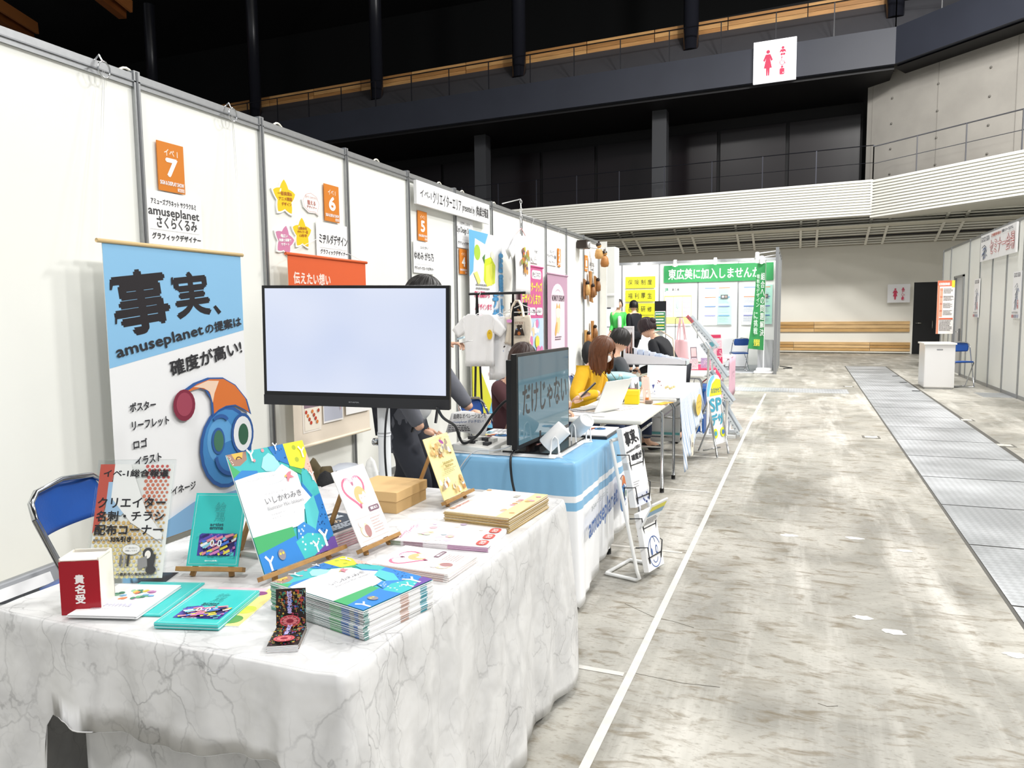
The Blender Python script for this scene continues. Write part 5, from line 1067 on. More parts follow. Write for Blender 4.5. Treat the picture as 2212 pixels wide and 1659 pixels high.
# big screen on a white pole, standing on the floor behind the first table
t = thing('monitor_stand_screen', 'large black framed screen showing plain pale blue on a white pole', 'monitor', (-1.80, 2.92, 0))
u = V((cos(.178), sin(.178), 0)); n0 = V((sin(.178), -cos(.178), 0)); rl = -.018; u2 = u * cos(rl) + Z_ * sin(rl); v2 = -u * sin(rl) + Z_ * cos(rl)
bl = V((-2.395, 2.866, .985)); W_, H_ = .927, .570; tl = bl + v2 * H_
m = MB(); m.prism([bl, bl + u2 * W_, bl + u2 * W_ + v2 * H_, tl], -n0 * .03, M('17181b', .35)); m.prism([bl + u2 * .15 + v2 * .1 - n0 * .03, bl + u2 * (W_ - .15) + v2 * .1 - n0 * .03, bl + u2 * (W_ - .15) + v2 * (H_ - .1) - n0 * .03, bl + u2 * .15 + v2 * (H_ - .1) - n0 * .03], -n0 * .025, M('202124', .5)); hs = m.build('housing', t, bevel=.003)
a = Art(tl + n0 * .001, u2, n0, W_, H_, None); a.rect(.018, .025, .982, .885, screen_mat('lit_screen', 'd5e0fa', 'e6edff', .93, .3)); a.build('screen_panel', hs)
a = Art(tl + n0 * .002, u2, n0, W_, H_, None); a.rect(0, .915, 1, 1, '26272b'); a.text('IIYAMA', .47, .955, .525, .965, 'b9bcc2'); a.build('lower_bezel', hs)
m = MB(); px, py = -1.835, 3.035; m.tube([(px, py, .03), (px, py, .86), (px, py + .0, 1.2)], .030, M('eceff2', .3), 20); m.build('pole', t)
m = MB(); m.tube([(px, py, .835), (px, py, .85)], .033, M('d9dce0', .3), 20); m.tube([(px - .03, py, .80), (px - .06, py, .80)], .018, CHROME, 10); m.build('collar', t)
m = MB(); m.box((px - .32, py - .22, .0), (px + .32, py + .22, .025), WHITE); m.build('base', t, bevel=.008)
m = MB(); m.box((px - .1, py - .035, 1.08), (px + .1, py + .035, 1.30), M('2a2b2e', .5)); m.build('bracket', t)
def cable(name, pts, r, mat, label):
    P_ = [V(p) for p in pts]; out = []
    for i in range(len(P_) - 1):
        p0, p1, p2, p3 = P_[max(i - 1, 0)], P_[i], P_[i + 1], P_[min(i + 2, len(P_) - 1)]
        for k in range(8): q = k / 8; out.append(.5 * ((2 * p1) + (-p0 + p2) * q + (2 * p0 - 5 * p1 + 4 * p2 - p3) * q * q + (-p0 + 3 * p1 - 3 * p2 + p3) * q ** 3))
    out.append(P_[-1]); m = MB(); m.tube(out, r, mat, 7); return m.build(name, label=label, cat='cable')
BK = M('1b1c1f', .4)
cable('power_cable', [(-1.78, 2.99, 1.0), (-1.775, 2.95, .9), (-1.77, 2.93, .75), (-1.765, 2.95, .55), (-1.75, 3.0, .3), (-1.72, 3.02, .02)], .005, BK, 'black cable running down beside the white pole')
cable('screen_cable', [(-1.52, 2.98, .985), (-1.55, 3.10, .92), (-1.585, 3.3, .85), (-1.60, 3.38, .78), (-1.56, 3.36, .755), (-1.50, 3.4, .80), (-1.43, 3.42, .90), (-1.36, 3.42, .97), (-1.285, 3.42, .985)], .007, BK, 'thick black cable looping from the pale screen to the second screen')
cable('grey_cable', [(-1.30, 3.33, .76), (-1.36, 3.28, .745), (-1.45, 3.26, .74), (-1.50, 3.24, .70), (-1.56, 3.23, .60), (-1.60, 3.22, .45)], .003, M('c9ccd0', .4), 'thin pale cable trailing over the edge of the blue cloth')
cable('black_power_cable', [(-1.28, 3.33, .74), (-1.27, 3.25, .715), (-1.255, 3.225, .62), (-1.22, 3.2, .5), (-1.2, 3.19, .3)], .006, BK, 'black power cord hanging down the front of the blue striped cloth')

# second screen: black television standing on the second table, facing the aisle
t = thing('television', 'black television with grey katakana slide standing on the blue clothed table', 'television', (-1.25, 3.66, .712))
ya = 1.543; u = V((cos(ya), sin(ya), 0)); n0 = V((sin(ya), -cos(ya), 0)); bl = V((-1.253, 3.296, .745)); W_, H_ = .80, .468; tl = bl + Z_ * H_
m = MB(); m.prism([bl, bl + u * W_, bl + u * W_ + Z_ * H_, tl], -n0 * .03, M('131416', .3)); m.prism([bl + u * .02 - n0 * .03 + Z_ * .02, bl + u * (W_ - .02) - n0 * .03 + Z_ * .02, bl + u * (W_ - .06) - n0 * .03 + Z_ * (H_ - .03), bl + u * .02 - n0 * .03 + Z_ * (H_ - .03)], -n0 * .035, M('1d1f22', .5)); hs = m.build('housing', t, bevel=.004)
a = Art(tl + n0 * .001, u, n0, W_, H_, None); a.rect(.022, .03, .978, .95, screen_mat('slide_reflection_screen', '5f7580', '6a828d', .75, .04)); a.rect(.022, .27, .978, .95, screen_mat('slide_reflection_screen', '5c8290', '628a98', .75, .04))  # two screen tones paint the edge of a reflection into the glowing slide
INK = M('2c2a2b', .3)
a.text('だけじゃない', .09, .33, .93, .66, INK, .006, res=3); a.build('screen_panel', hs)
m = MB(); c = bl + u * (W_ / 2); m.box((c.x - .03, c.y - .1, .73), (c.x + .0, c.y + .1, .80), BK); m.box((c.x - .13, c.y - .30, .712), (c.x + .16, c.y + .22, .722), M('0d0e10', .1)); m.build('base', t, bevel=.003)
# two white canister speakers on little stands
def canister(x, y, lab, ang, tilt):
    t = thing('canister_speaker', lab, 'speaker', (x, y, .712), 'white canister speakers on the blue clothed table')
    T = Matrix.Translation((x, y, .805)) @ Matrix.Rotation(ang, 4, 'Z') @ Matrix.Rotation(tilt, 4, 'Y')
    m = MB(); m.lathe([(.001, -.065), (.040, -.065), (.043, -.06), (.043, .062), (.041, .066), (.034, .066), (.033, .062), (.001, .062)], WHITE, 24, T); cn = m.build('canister', t)
    m = MB()
    for i in range(24):
        r_, q = .006 + .001 * i, i * 2.4; m.add([T @ V((r_ * cos(q) + .0015 * cos(k * pi / 3), r_ * sin(q) + .0015 * sin(k * pi / 3), .0632)) for k in range(6)], [tuple(range(6))], M('b5b8bc'))
    m.build('grille', cn)
    m = MB(); R = Matrix.Translation((x, y, 0)) @ Matrix.Rotation(ang, 4, 'Z')
    for s in (-1, 1):
        m.tube([R @ V((-.022, .05 * s, .716)), R @ V((-.014, .05 * s, .80)), R @ V((0, .05 * s, .815)), R @ V((.014, .05 * s, .80)), R @ V((.022, .05 * s, .716))], .004, WHITE, 6)
    m.box((-.03, -.055, .712), (.03, .055, .718), WHITE, R); m.build('cradle', t)
canister(-1.095, 3.40, 'nearer white canister speaker in front of the television', .30, .80)
canister(-1.075, 3.80, 'farther white canister speaker beside the flat black tray', -.65, .95)
m = MB(); m.box((-1.20, 3.93, .712), (-.965, 4.28, .726), M('202226', .25)); m.box((-1.19, 3.95, .726), (-.975, 4.27, .732), PAPER); m.build('flat_tray', label='flat black tray of white papers at the far corner of the blue clothed table', cat='tray', bevel=.001)
a = Art((-1.17, 3.97, .734), V((.0, 1, 0)), Z_, .28, .17, None, dz=.0003); emblem(a, .7, .6, .13, 1.4); a.build('printed_sheet', label='sheet printed with the round blue emblem on the flat tray', cat='paper')
t = thing('calculator_machine', 'white adding machine with black keys near the man in grey', 'calculator', (-1.50, 3.42, .712))
R = Matrix.Translation((-1.49, 3.42, .712)) @ Matrix.Rotation(-.25, 4, 'Z')
m = MB(); m.hexa([R @ V(p) for p in [(-.13, -.08, 0), (.10, -.08, 0), (.10, .09, 0), (-.13, .09, 0), (-.13, -.08, .035), (.10, -.08, .03), (.10, .09, .055), (-.13, .09, .06)]], M('ecebe6', .4)); bd = m.build('body', t, bevel=.006)
m = MB()
for i in range(4):
    for j in range(2): m.box((-.10 + i * .045, -.045 + j * .05, .035 + .01 * j), (-.068 + i * .045, -.01 + j * .05, .052 + .012 * j), M('35363a', .5) if (i + j) % 2 else M('dcdcd8', .5), R)
m.build('keys', bd)
m = MB(); m.box((-1.385, 3.40, .712), (-1.30, 3.56, .745), M('efefe9', .4)); m.build('white_adapter', label='small white box between the adding machine and the television', cat='adapter', bevel=.008)
m = MB(); m.box((-1.66, 3.66, .712), (-1.42, 3.98, .735), PAPER); m.build('flyer_pile', label='pile of white printed flyers under the hand of the man in grey', cat='paper pile', bevel=.001)
a = Art((-1.655, 3.67, .7365), V((.0, 1, 0)), Z_, .29, .22, None, dz=.0003); emblem(a, .3, .6, .14, 1.3, ); a.poly([(.1, .1), (.3, .1), (.2, .4)][::-1], 'e9d23a'); a.poly([(.4, .1), (.6, .1), (.55, .3)][::-1], '3fa0c0'); a.lines(.6, .2, .95, .8, 5, '8a8f99'); a.build('printed_flyer', label='printed flyer with blue emblem on top of the white flyer pile', cat='flyer')
m = MB(); m.grid(lambda a_, b_: V((-1.79 + .25 * a_ + .02 * b_, 3.60 + .04 * b_ - .03 * a_, .755 + .11 * b_ + .02 * a_ + .012 * sin(a_ * 5))), 10, 6, PAPER)
m.build('held_flyer', label='white leaflet with black katakana held by the man in grey', cat='flyer', solid=.0008); ob = bpy.data.objects['held_flyer']
a = Art((-1.775, 3.628, .868), V((.25, -.03, .02)), V((.02, -.94, .34)), .25, .115, None, dz=.0005); a.z = .006; a.text('面倒なオペレーションも', .12, .06, .95, .3, '2c2c30', .003, rot=.0); a.text('amuseplanet がお手伝い!', .1, .38, .9, .55, '4a6090', .002); a.lines(.02, .62, .6, .95, 4, '3a3a3e', 6, .5); a.build('print', ob)
ob.children[0].location = (0, 0, 0)

# ================================================================ people
SKIN = M('e2b59a', .5, var=.05, scale=30); NAILS = M('edc7b4', .3)
def skin(nodes, edges, sub=2):
    me = bpy.data.meshes.new('s'); me.from_pydata([p for p, r in nodes], edges, []); o = bpy.data.objects.new('s', me); COL.objects.link(o)
    md = o.modifiers.new('k', 'SKIN'); md.use_smooth_shade = True; md.branch_smoothing = .6
    for i, (p, r) in enumerate(nodes): me.skin_vertices[0].data[i].radius = r if isinstance(r, tuple) else (r, r); me.skin_vertices[0].data[i].use_root = (i == 0)
    if sub: s = o.modifiers.new('u', 'SUBSURF'); s.levels = sub
    bpy.context.view_layer.update(); e = bpy.data.meshes.new_from_object(o.evaluated_get(bpy.context.evaluated_depsgraph_get()))
    vs = [tuple(v.co) for v in e.vertices]; fs = [tuple(p.vertices) for p in e.polygons]; bpy.data.objects.remove(o); bpy.data.meshes.remove(e); bpy.data.meshes.remove(me); return vs, fs
def ik(a, c, l1, l2, pole):
    a, c, pole = V(a), V(c), V(pole); d = c - a; L_ = min(d.length, (l1 + l2) * .999); dn = d.normalized(); x = (l1 * l1 - l2 * l2 + L_ * L_) / (2 * L_); h = math.sqrt(max(l1 * l1 - x * x, 0))
    pp = (pole - dn * pole.dot(dn)).normalized(); return a + dn * x + pp * h, a + dn * L_
def hand(m, wrist, d, back, size=1., curl=.5, thumb=1, mat=None):
    """palm and five fingers; d: where the hand points, back: normal of its back, thumb: which side"""
    mat = mat or SKIN; d = V(d).normalized(); back = V(back); back = (back - d * back.dot(d)).normalized(); sd = d.cross(back) * thumb; w_ = V(wrist); s = size
    m.add(*(lambda vf: (vf[0], vf[1], mat, None, True))(skin([(w_, .021 * s), (w_ + d * .04 * s, (.030 * s, .018 * s)), (w_ + d * .075 * s + sd * .016 * s, (.022 * s, .015 * s)), (w_ + d * .075 * s - sd * .016 * s, (.022 * s, .015 * s))], [(0, 1), (1, 2), (1, 3)], 1)))
    for k, (o_, l) in enumerate(((.030, .066), (.011, .076), (-.010, .072), (-.030, .056))):
        p = w_ + d * .082 * s + sd * o_ * s; pts = [p]; a_ = curl * .35
        for j, f in enumerate((.45, .30, .25)):
            q = (d * cos(a_) - back * sin(a_)) + sd * o_ * 2.2 * (1 - curl * .5); pts.append(pts[-1] + q.normalized() * l * f * s); a_ += curl * .75
        m.tube(pts, [.0085 * s, .0083 * s, .0075 * s, .0055 * s], mat, 8); m.ball(pts[-1], .0056 * s, mat, 8)
        m.ball(pts[-1] + back * .003 * s, (.004 * s, .004 * s, .003 * s), NAILS, 6)
    p = w_ + d * .028 * s + sd * .026 * s; q1 = (d * .75 + sd * .65 - back * .3 * curl).normalized(); q2 = (d * .95 + sd * .2 - back * .5 * curl).normalized()
    m.tube([p, p + q1 * .034 * s, p + q1 * .034 * s + q2 * .028 * s], [.012 * s, .0095 * s, .0065 * s], mat, 8); m.ball(p + q1 * .034 * s + q2 * .028 * s, .0066 * s, mat, 8)
def head(m, c, face, up, s=1., mat=None, eyes=True):
    """head centred at c: skull, jaw, nose, ears, eyes, mouth"""
    mat = mat or SKIN; f = V(face).normalized(); up = V(up); up = (up - f * up.dot(f)).normalized(); r = f.cross(up)
    B = Matrix(((r.x, f.x, up.x, 0), (r.y, f.y, up.y, 0), (r.z, f.z, up.z, 0), (0, 0, 0, 1)))
    def shape(d):
        k = 1.0
        if d.z < 0: k = 1 - .30 * min(1, -d.z) ** 1.4
        y = d.y * (1.0 if d.y > 0 else 1.05) + (.10 * max(0, -d.z) if d.y > -.2 else 0)
        return V((d.x * k, y * (1 - .12 * max(0, -d.z)), d.z * (1.12 if d.z < 0 else 1)))
    m.ball(c, (.074 * s, .092 * s, .108 * s), mat, 26, shape, B); c = V(c); L_ = lambda x, y, z: c + r * x * s + f * y * s + up * z * s
    m.add([L_(-.010, .090, .012), L_(.010, .090, .012), L_(.016, .088, -.030), L_(-.016, .088, -.030), L_(0, .112, -.026), L_(0, .096, .010)], [(0, 5, 4, 3), (5, 1, 2, 4), (3, 4, 2)], mat, smooth=True)
    for sx in (-1, 1):
        m.ball(L_(.076 * sx, -.004, -.006), (.008 * s, .016 * s, .028 * s), mat, 8, T=B)
        if eyes: m.ball(L_(.031 * sx, .083, .008), (.013 * s, .008 * s, .006 * s), M('f4f0ec', .3), 8, T=B); m.ball(L_(.031 * sx, .089, .008), (.006 * s, .004 * s, .006 * s), M('2a1d18', .3), 8, T=B); m.bar(L_(.018 * sx, .090, .026), L_(.045 * sx, .084, .027), .004, .003, M('3a2a22', .7))
    if eyes: m.bar(L_(-.02, .090, -.055), L_(.02, .090, -.055), .005, .004, M('b5655c', .5))
    return B
def hair(parent, c, face, up, s, mat, length=.0, bang=.25, vol=1.12, gap=.9, seed=1, name='hair', side_l=None):
    """shell over the skull, open round the face; length: how far it falls below the skull"""
    f = V(face).normalized(); up = V(up); up = (up - f * up.dot(f)).normalized(); r = f.cross(up); c = V(c); q = random.Random(seed); ph = q.uniform(0, 6)
    m = MB(); NA, NR = 110, 22
    def fn(a_, b_):
        az = (a_ - .5) * 2 * pi                        # 0 = back of the head, +-pi = face
        fr = max(0, (abs(az) - (pi - gap)) / gap) if gap > 0 else 0
        end_th = pi * (.60 + .04 * sin(az * 3) + .02 * sin(az * 31)) * (1 - fr) + pi * bang * fr * 1.0 if fr > 0 else pi * (.62 + .018 * sin(az * 27 + ph))
        th = end_th * min(1, b_ / .6) if length > 0 and fr < .35 else end_th * b_
        d = V((sin(th) * sin(az) * -1, -sin(th) * cos(az), cos(th)))
        st = 1 + (.016 * sin(az * 13 + ph + 1.5 * sin(th * 3)) + .012 * sin(az * 29 + 2 * th) + .006 * sin(az * 53)) * min(1, th * 1.5)
        p = V((d.x * .080 * vol, d.y * .100 * vol + (-.004), d.z * .112 * vol)) * st
        if length > 0 and fr < .35 and b_ > .6:
            t_ = (b_ - .6) / .4; L2 = length * (1 - fr) * (1 + .07 * sin(az * 19 + ph) + .04 * sin(az * 37)); p = V((p.x * (1 + .08 * t_), p.y * (1 + .05 * t_), p.z)) + V((0, 0, 0)); pw = c + (r * p.x + f * p.y + up * p.z) * s; return pw + V((0, 0, -L2 * t_)) + r * (.004 * sin(az * 17 + t_ * 4))
        return c + (r * p.x + f * p.y + up * p.z) * s
    m.grid(fn, NA, NR, mat); return m.build(name, parent, solid=.008)
def limb_pts(*a): return list(a)
def person(label, hip, yaw, lean, scale=1., face=None, tilt=0., arms=None, legs='stand', top=None, top_name='shirt', bottom=None, hair_kw=None, head_fwd=.0, feet=None, loc=None, hands=None, top_rad=1., nose_eyes=True, skinmat=None, group=None, twist=0., shoes=True, coat=0.):
    """one continuous body grown over a posed skeleton, with clothes and hair as its parts; returns (root, head centre, face dir, up)"""
    s = scale; f = V((sin(yaw), cos(yaw), 0)); r = V((cos(yaw), -sin(yaw), 0)); hip = V(hip); sp = (Z_ * cos(lean) + f * sin(lean))
    sm = skinmat or SKIN; root = thing('person', label, 'person', loc or (hip.x, hip.y, 0), group)
    belly = hip + sp * .14 * s; chest = hip + sp * .34 * s; neck = hip + sp * .50 * s; hup = (Z_ * cos(lean * .5 + tilt) + f * sin(lean * .5 + tilt)); hc = neck + hup * .155 * s + f * (.02 + head_fwd) * s
    fc = V(face) if face else f; fc = (fc.normalized() - Z_ * 0); fc = (fc * cos(tilt) - Z_ * sin(tilt)).normalized()
    SH_ = {k: neck - sp * .06 * s + r * (.165 * s * k) for k in (-1, 1)}; HP = {k: hip + r * (.09 * s * k) for k in (-1, 1)}
    nodes = [(hip, .105 * s), (belly, (.115 * s, .10 * s)), (chest, (.12 * s, .115 * s)), (neck - sp * .03 * s, .06 * s), (neck + hup * .04 * s, .047 * s), (hc - hup * .03 * s, .05 * s)]; edges = [(0, 1), (1, 2), (2, 3), (3, 4), (4, 5)]
    tn = [(hip - sp * .02 * s, (.125 * s * top_rad, .12 * s)), (belly, (.135 * s * top_rad, .118 * s)), (chest, (.145 * s, .13 * s)), (neck - sp * .015 * s, .078 * s)]; te = [(0, 1), (1, 2), (2, 3)]
    if coat: tn += [(HP[1] - Z_ * coat + f * .02, .125 * s), (HP[-1] - Z_ * coat + f * .02, .125 * s), (HP[1], .12 * s), (HP[-1], .12 * s)]; te += [(0, 6), (0, 7), (6, 4), (7, 5)]
    ci = 2; wr = {}
    for k in (-1, 1):
        tgt, pole = (arms or {}).get(k, (SH_[k] - Z_ * .52 * s + f * .08, -f)); el, w2 = ik(SH_[k], tgt, .285 * s, .25 * s, pole); wr[k] = (el, w2); n_ = len(nodes)
        nodes += [(SH_[k], .055 * s), (el, .042 * s), (w2.lerp(el, .25), .034 * s), (w2, .026 * s)]; edges += [(3, n_), (n_, n_ + 1), (n_ + 1, n_ + 2), (n_ + 2, n_ + 3)]
        n_ = len(tn); tn += [(SH_[k] + sp * .012 * s, .070 * s), (SH_[k].lerp(el, .5), .064 * s), (el, .056 * s), (w2.lerp(el, .5), .05 * s), (w2.lerp(el, .08), .040 * s)]; te += [(ci, n_), (n_, n_ + 1), (n_ + 1, n_ + 2), (n_ + 2, n_ + 3), (n_ + 3, n_ + 4)]
    bn = [(hip + sp * .02 * s, .115 * s)]; be = []
    for k in (-1, 1):
        if legs == 'sit': kn = HP[k] + f * .42 * s + V((0, 0, .0)); an = V((kn.x + f.x * .02, kn.y + f.y * .02, .09))
        else:
            ft = (feet or {}).get(k, HP[k] + f * 0); an = V((ft[0], ft[1], .085)); kn, an = ik(HP[k], an, .43 * s, .42 * s, f)
        toe = an + f * .14 * s - Z_ * .05; n_ = len(nodes)
        nodes += [(HP[k], .085 * s), (kn, .056 * s), (an, .036 * s), (toe, .032 * s)]; edges += [(0, n_), (n_, n_ + 1), (n_ + 1, n_ + 2), (n_ + 2, n_ + 3)]
        n_ = len(bn); bn += [(HP[k], .098 * s), (kn, .070 * s), (an + Z_ * .03, .052 * s)]; be += [(0, n_), (n_, n_ + 1), (n_ + 1, n_ + 2)]
        if shoes: m = MB(); m.add(*skin([(an - Z_ * .045, .045), (an + f * .08 * s - Z_ * .05, (.042, .034)), (toe + f * .03 - Z_ * .002, (.040, .028))], [(0, 1), (1, 2)], 1), M('25262a', .5), None, True); m.build('shoe', root)
    m = MB(); m.add(*skin(nodes, edges, 1), sm, None, True); head(m, hc, fc, hup, s, sm, nose_eyes)
    for k in (-1, 1):
        el, w2 = wr[k]; hk = (hands or {}).get(k, {}); d = V(hk.get('d', w2 - el)); hand(m, w2, d, hk.get('back', Z_), s, hk.get('curl', .6), hk.get('thumb', -k), sm)
    m.build('body', root)
    if top:
        m = MB(); m.add(*skin(tn, te, 2), top, None, True); m.build(top_name, root)
    m = MB(); m.add(*skin(bn, be, 2), bottom or M('2b2d35', .8), None, True); m.build('trousers', root)
    if hair_kw: root_hair = hair(root, hc, fc, hup, s, **hair_kw)
    return root, hc, fc, hup
HB = M('1c1817', .45, var=.3, scale=60); HBR = M('6b4128', .45, var=.35, scale=40, stretch=(6, 6, .6)); HD = M('3a2722', .42, var=.3, scale=40, stretch=(6, 6, .6))
JG = M('6e7078', .85, var=.08, scale=12, bump=.3, bscale=18)
# 1 man in the grey jacket, bending over the second table
r1, hc, fc, hu = person('person in a grey zip jacket and white shirt leaning over the blue clothed table', (-2.07, 3.60, .86), 1.45, .12, 1.0, tilt=.3, arms={1: (V((-1.84, 3.42, .80)), V((-.2, -.5, -.8))), -1: (V((-1.74, 3.92, .80)), V((-.2, .4, -.9)))},
    hands={1: dict(d=(.9, .25, -.25), curl=1.1, back=(0, -.3, 1)), -1: dict(d=(.8, -.15, -.28), curl=.55)}, top=JG, top_name='jacket', bottom=M('3a3c44', .8), hair_kw=dict(mat=HB, gap=.75, bang=.3), coat=.24, top_rad=1.1, head_fwd=.02, feet={1: (-2.07, 3.50), -1: (-2.1, 3.72)})
m = MB(); m.add(*skin([(V((-1.975, 3.56, .80)), (.10, .125)), (V((-1.955, 3.57, 1.02)), (.11, .12)), (V((-1.95, 3.59, 1.2)), (.10, .12))], [(0, 1), (1, 2)], 2), M('eceeef', .8, bump=.2, bscale=15), None, True); m.build('undershirt', r1)
m = MB(); m.tube([(-1.87, 3.49, 1.2), (-1.86, 3.46, 1.05), (-1.88, 3.46, .9), (-1.92, 3.46, .78)], .008, BK, 6); m.tube([(-1.86, 3.67, 1.2), (-1.86, 3.69, 1.0), (-1.89, 3.68, .8)], .008, BK, 6); m.build('zip', [c for c in r1.children if c.name.startswith('jacket')][0])
# 2 colleague hidden behind the screen, hand with a card showing at its right edge
r2, *_ = person('person standing behind the pale screen, only dark hair and a hand with a card showing', (-2.44, 4.24, .84), 1.9, .08, .96, arms={-1: (V((-2.075, 4.20, 1.22)), V((0, 0, -1))), 1: (V((-2.5, 4.0, 1.1)), V((0, -.2, -1)))}, hands={-1: dict(d=(.9, .0, .12), curl=.9)}, top=M('3a3c42', .8), top_name='sweater', hair_kw=dict(mat=HB))
m = MB(); m.prism([(-1.99, 4.17, 1.225), (-1.90, 4.17, 1.245), (-1.90, 4.23, 1.245), (-1.99, 4.23, 1.225)], (0, 0, .003), PAPER); m.prism([(-1.985, 4.18, 1.25), (-1.94, 4.18, 1.262), (-1.94, 4.2, 1.262), (-1.985, 4.2, 1.25)], (0, 0, .012), M('c9e0ea')); m.build('held_card', label='white card and pale pen held in a hand right of the pale screen', cat='card')
# 3 woman behind the television with a telephone
r3, hc3, *_ = person('person with long dark brown hair seated behind the television, phone in hand', (-1.95, 4.88, .50), 2.0, .22, .95, tilt=.35, legs='sit', arms={-1: (V((-1.46, 4.90, .79)), V((0, .2, -1))), 1: (V((-1.52, 4.75, .75)), V((0, -.5, -1)))}, hands={-1: dict(d=(.75, .3, .55), curl=.35, back=(-.4, -.5, .7)), 1: dict(d=(.9, .3, -.05), curl=.9)}, top=M('5c3a3e', .8), top_name='blouse', hair_kw=dict(mat=HD, length=.22, gap=.8), bottom=M('26304a', .8))
m = MB(); R = Matrix.Translation((-1.355, 4.93, .865)) @ Matrix.Rotation(.3, 4, 'Z') @ Matrix.Rotation(-.75, 4, 'Y'); m.box((-.05, -.035, 0), (.09, .035, .009), M('3a3d42', .3), R); m.build('mobile_phone', label='dark mobile phone held above the laptop keyboard', cat='phone', bevel=.002)
# 4 woman in the yellow sweater with a face mask
YEL = M('eab726', .85, var=.05, scale=14, bump=.3, bscale=22)
r4, hc4, fc4, hu4 = person('person in a mustard yellow sweater and white face mask with brown shoulder length hair', (-1.74, 6.10, .50), 1.75, .26, .97, tilt=.38, legs='sit', arms={-1: (V((-1.42, 6.22, .75)), V((.2, .5, -1))), 1: (V((-1.50, 5.88, .76)), V((-.2, -.9, -.8)))}, hands={1: dict(d=(.9, .3, .0), curl=.9), -1: dict(d=(.9, -.2, 0), curl=.8)}, top=YEL, top_name='sweater', hair_kw=dict(mat=HBR, length=.15, gap=1.15, bang=.33, vol=1.14), top_rad=1.1, bottom=M('23314f', .8))
rr = fc4.cross(hu4); m = MB(); B = Matrix(((rr.x, fc4.x, hu4.x, 0), (rr.y, fc4.y, hu4.y, 0), (rr.z, fc4.z, hu4.z, 0), (0, 0, 0, 1)))
m.ball(hc4 + fc4 * .028 - hu4 * .045, (.066, .078, .056), M('f6f6f8', .8), 18, T=B); m.build('face_mask', r4)
m = MB(); cc = hc4 - V((0, 0, .2)); m.tube([cc + V((.0, -.09, .05)), cc + V((.11, -.08, -.08)), cc + V((.16, -.02, -.25)), cc + V((.13, .04, -.08)), cc + V((.02, .08, .05))], .003, M('6a5a30'), 5); m.build('lanyard', r4)
# 5 short haired person in charcoal, seen from behind
person('person with short black hair in a charcoal top seated with back to the camera', (-1.80, 7.25, .52), .9, .2, .98, tilt=.25, legs='sit', arms={1: (V((-1.42, 7.35, .76)), V((0, -.6, -1)))}, top=M('4a4c50', .8, bump=.25, bscale=15), hair_kw=dict(mat=HB, gap=.7), bottom=M('2b3550', .8))
# 6 woman with a bun bending over the fifth table
r6, hc6, fc6, hu6 = person('person in a black top with dark hair in a bun, bending behind the slanted display', (-1.20, 8.10, .76), -1.30, .62, .93, tilt=.35, arms={1: (V((-1.55, 8.4, .78)), V((.3, .3, -1))), -1: (V((-1.60, 7.9, .78)), V((.3, -.3, -1)))}, top=M('1b1c20', .8, bump=.2, bscale=20), hair_kw=dict(mat=M('2a1a1e', .45, var=.3, scale=60), gap=.75), feet={1: (-1.15, 8.2), -1: (-1.15, 8.0)})
m = MB(); c = hc6 - fc6 * .10 + hu6 * .045; m.ball(c, .045, M('2a1a1e', .6, bump=.6, bscale=60), 12); m.build('hair_bun', [c for c in r6.children if c.name.startswith('hair')][0])
m = MB(); m.tube([hc6 - fc6 * .05 - V((0, 0, .09)), hc6 - fc6 * .17 - V((-.03, .10, .09)), hc6 - fc6 * .30 - V((-.05, .13, .22)), hc6 - fc6 * .32 - V((-.05, .13, .42))], .006, M('c9b49a'), 6); m.build('strap', r6)
# 7, 8 two men talking at the far booth
GRN = M('4fc95e', .5, var=.1, scale=6, bump=.5, bscale=9)
r7, *_ = person('person in a bright green windbreaker over a white shirt standing at the far booth', (-4.20, 18.3, .95), 2.45, .0, 1.08, arms={1: (V((-4.36, 18.1, .98)), V((0, 1, 0))), -1: (V((-4.0, 18.15, .98)), V((0, 1, 0)))}, top=GRN, top_name='windbreaker', hair_kw=dict(mat=M('3a3230', .5, var=.3, scale=50), gap=.9, bang=.26), bottom=M('4a4438', .8), top_rad=1.15)
m = MB(); m.add(*skin([(V((-4.13, 18.14, .98)), (.05, .04)), (V((-4.13, 18.135, 1.2)), (.055, .045)), (V((-4.14, 18.15, 1.38)), (.05, .04))], [(0, 1), (1, 2)], 1), M('f0f0f0', .8), None, True); m.build('shirt', r7)
person('person in a black suit standing with back half turned beside the man in green', (-3.66, 17.7, .92), -.9, .04, 1.06, arms={1: (V((-3.72, 17.98, 1.35)), V((0, 0, -1)))}, top=M('16181f', .75), top_name='suit_jacket', hair_kw=dict(mat=HB, gap=.75), bottom=M('16181f', .75), top_rad=1.1)

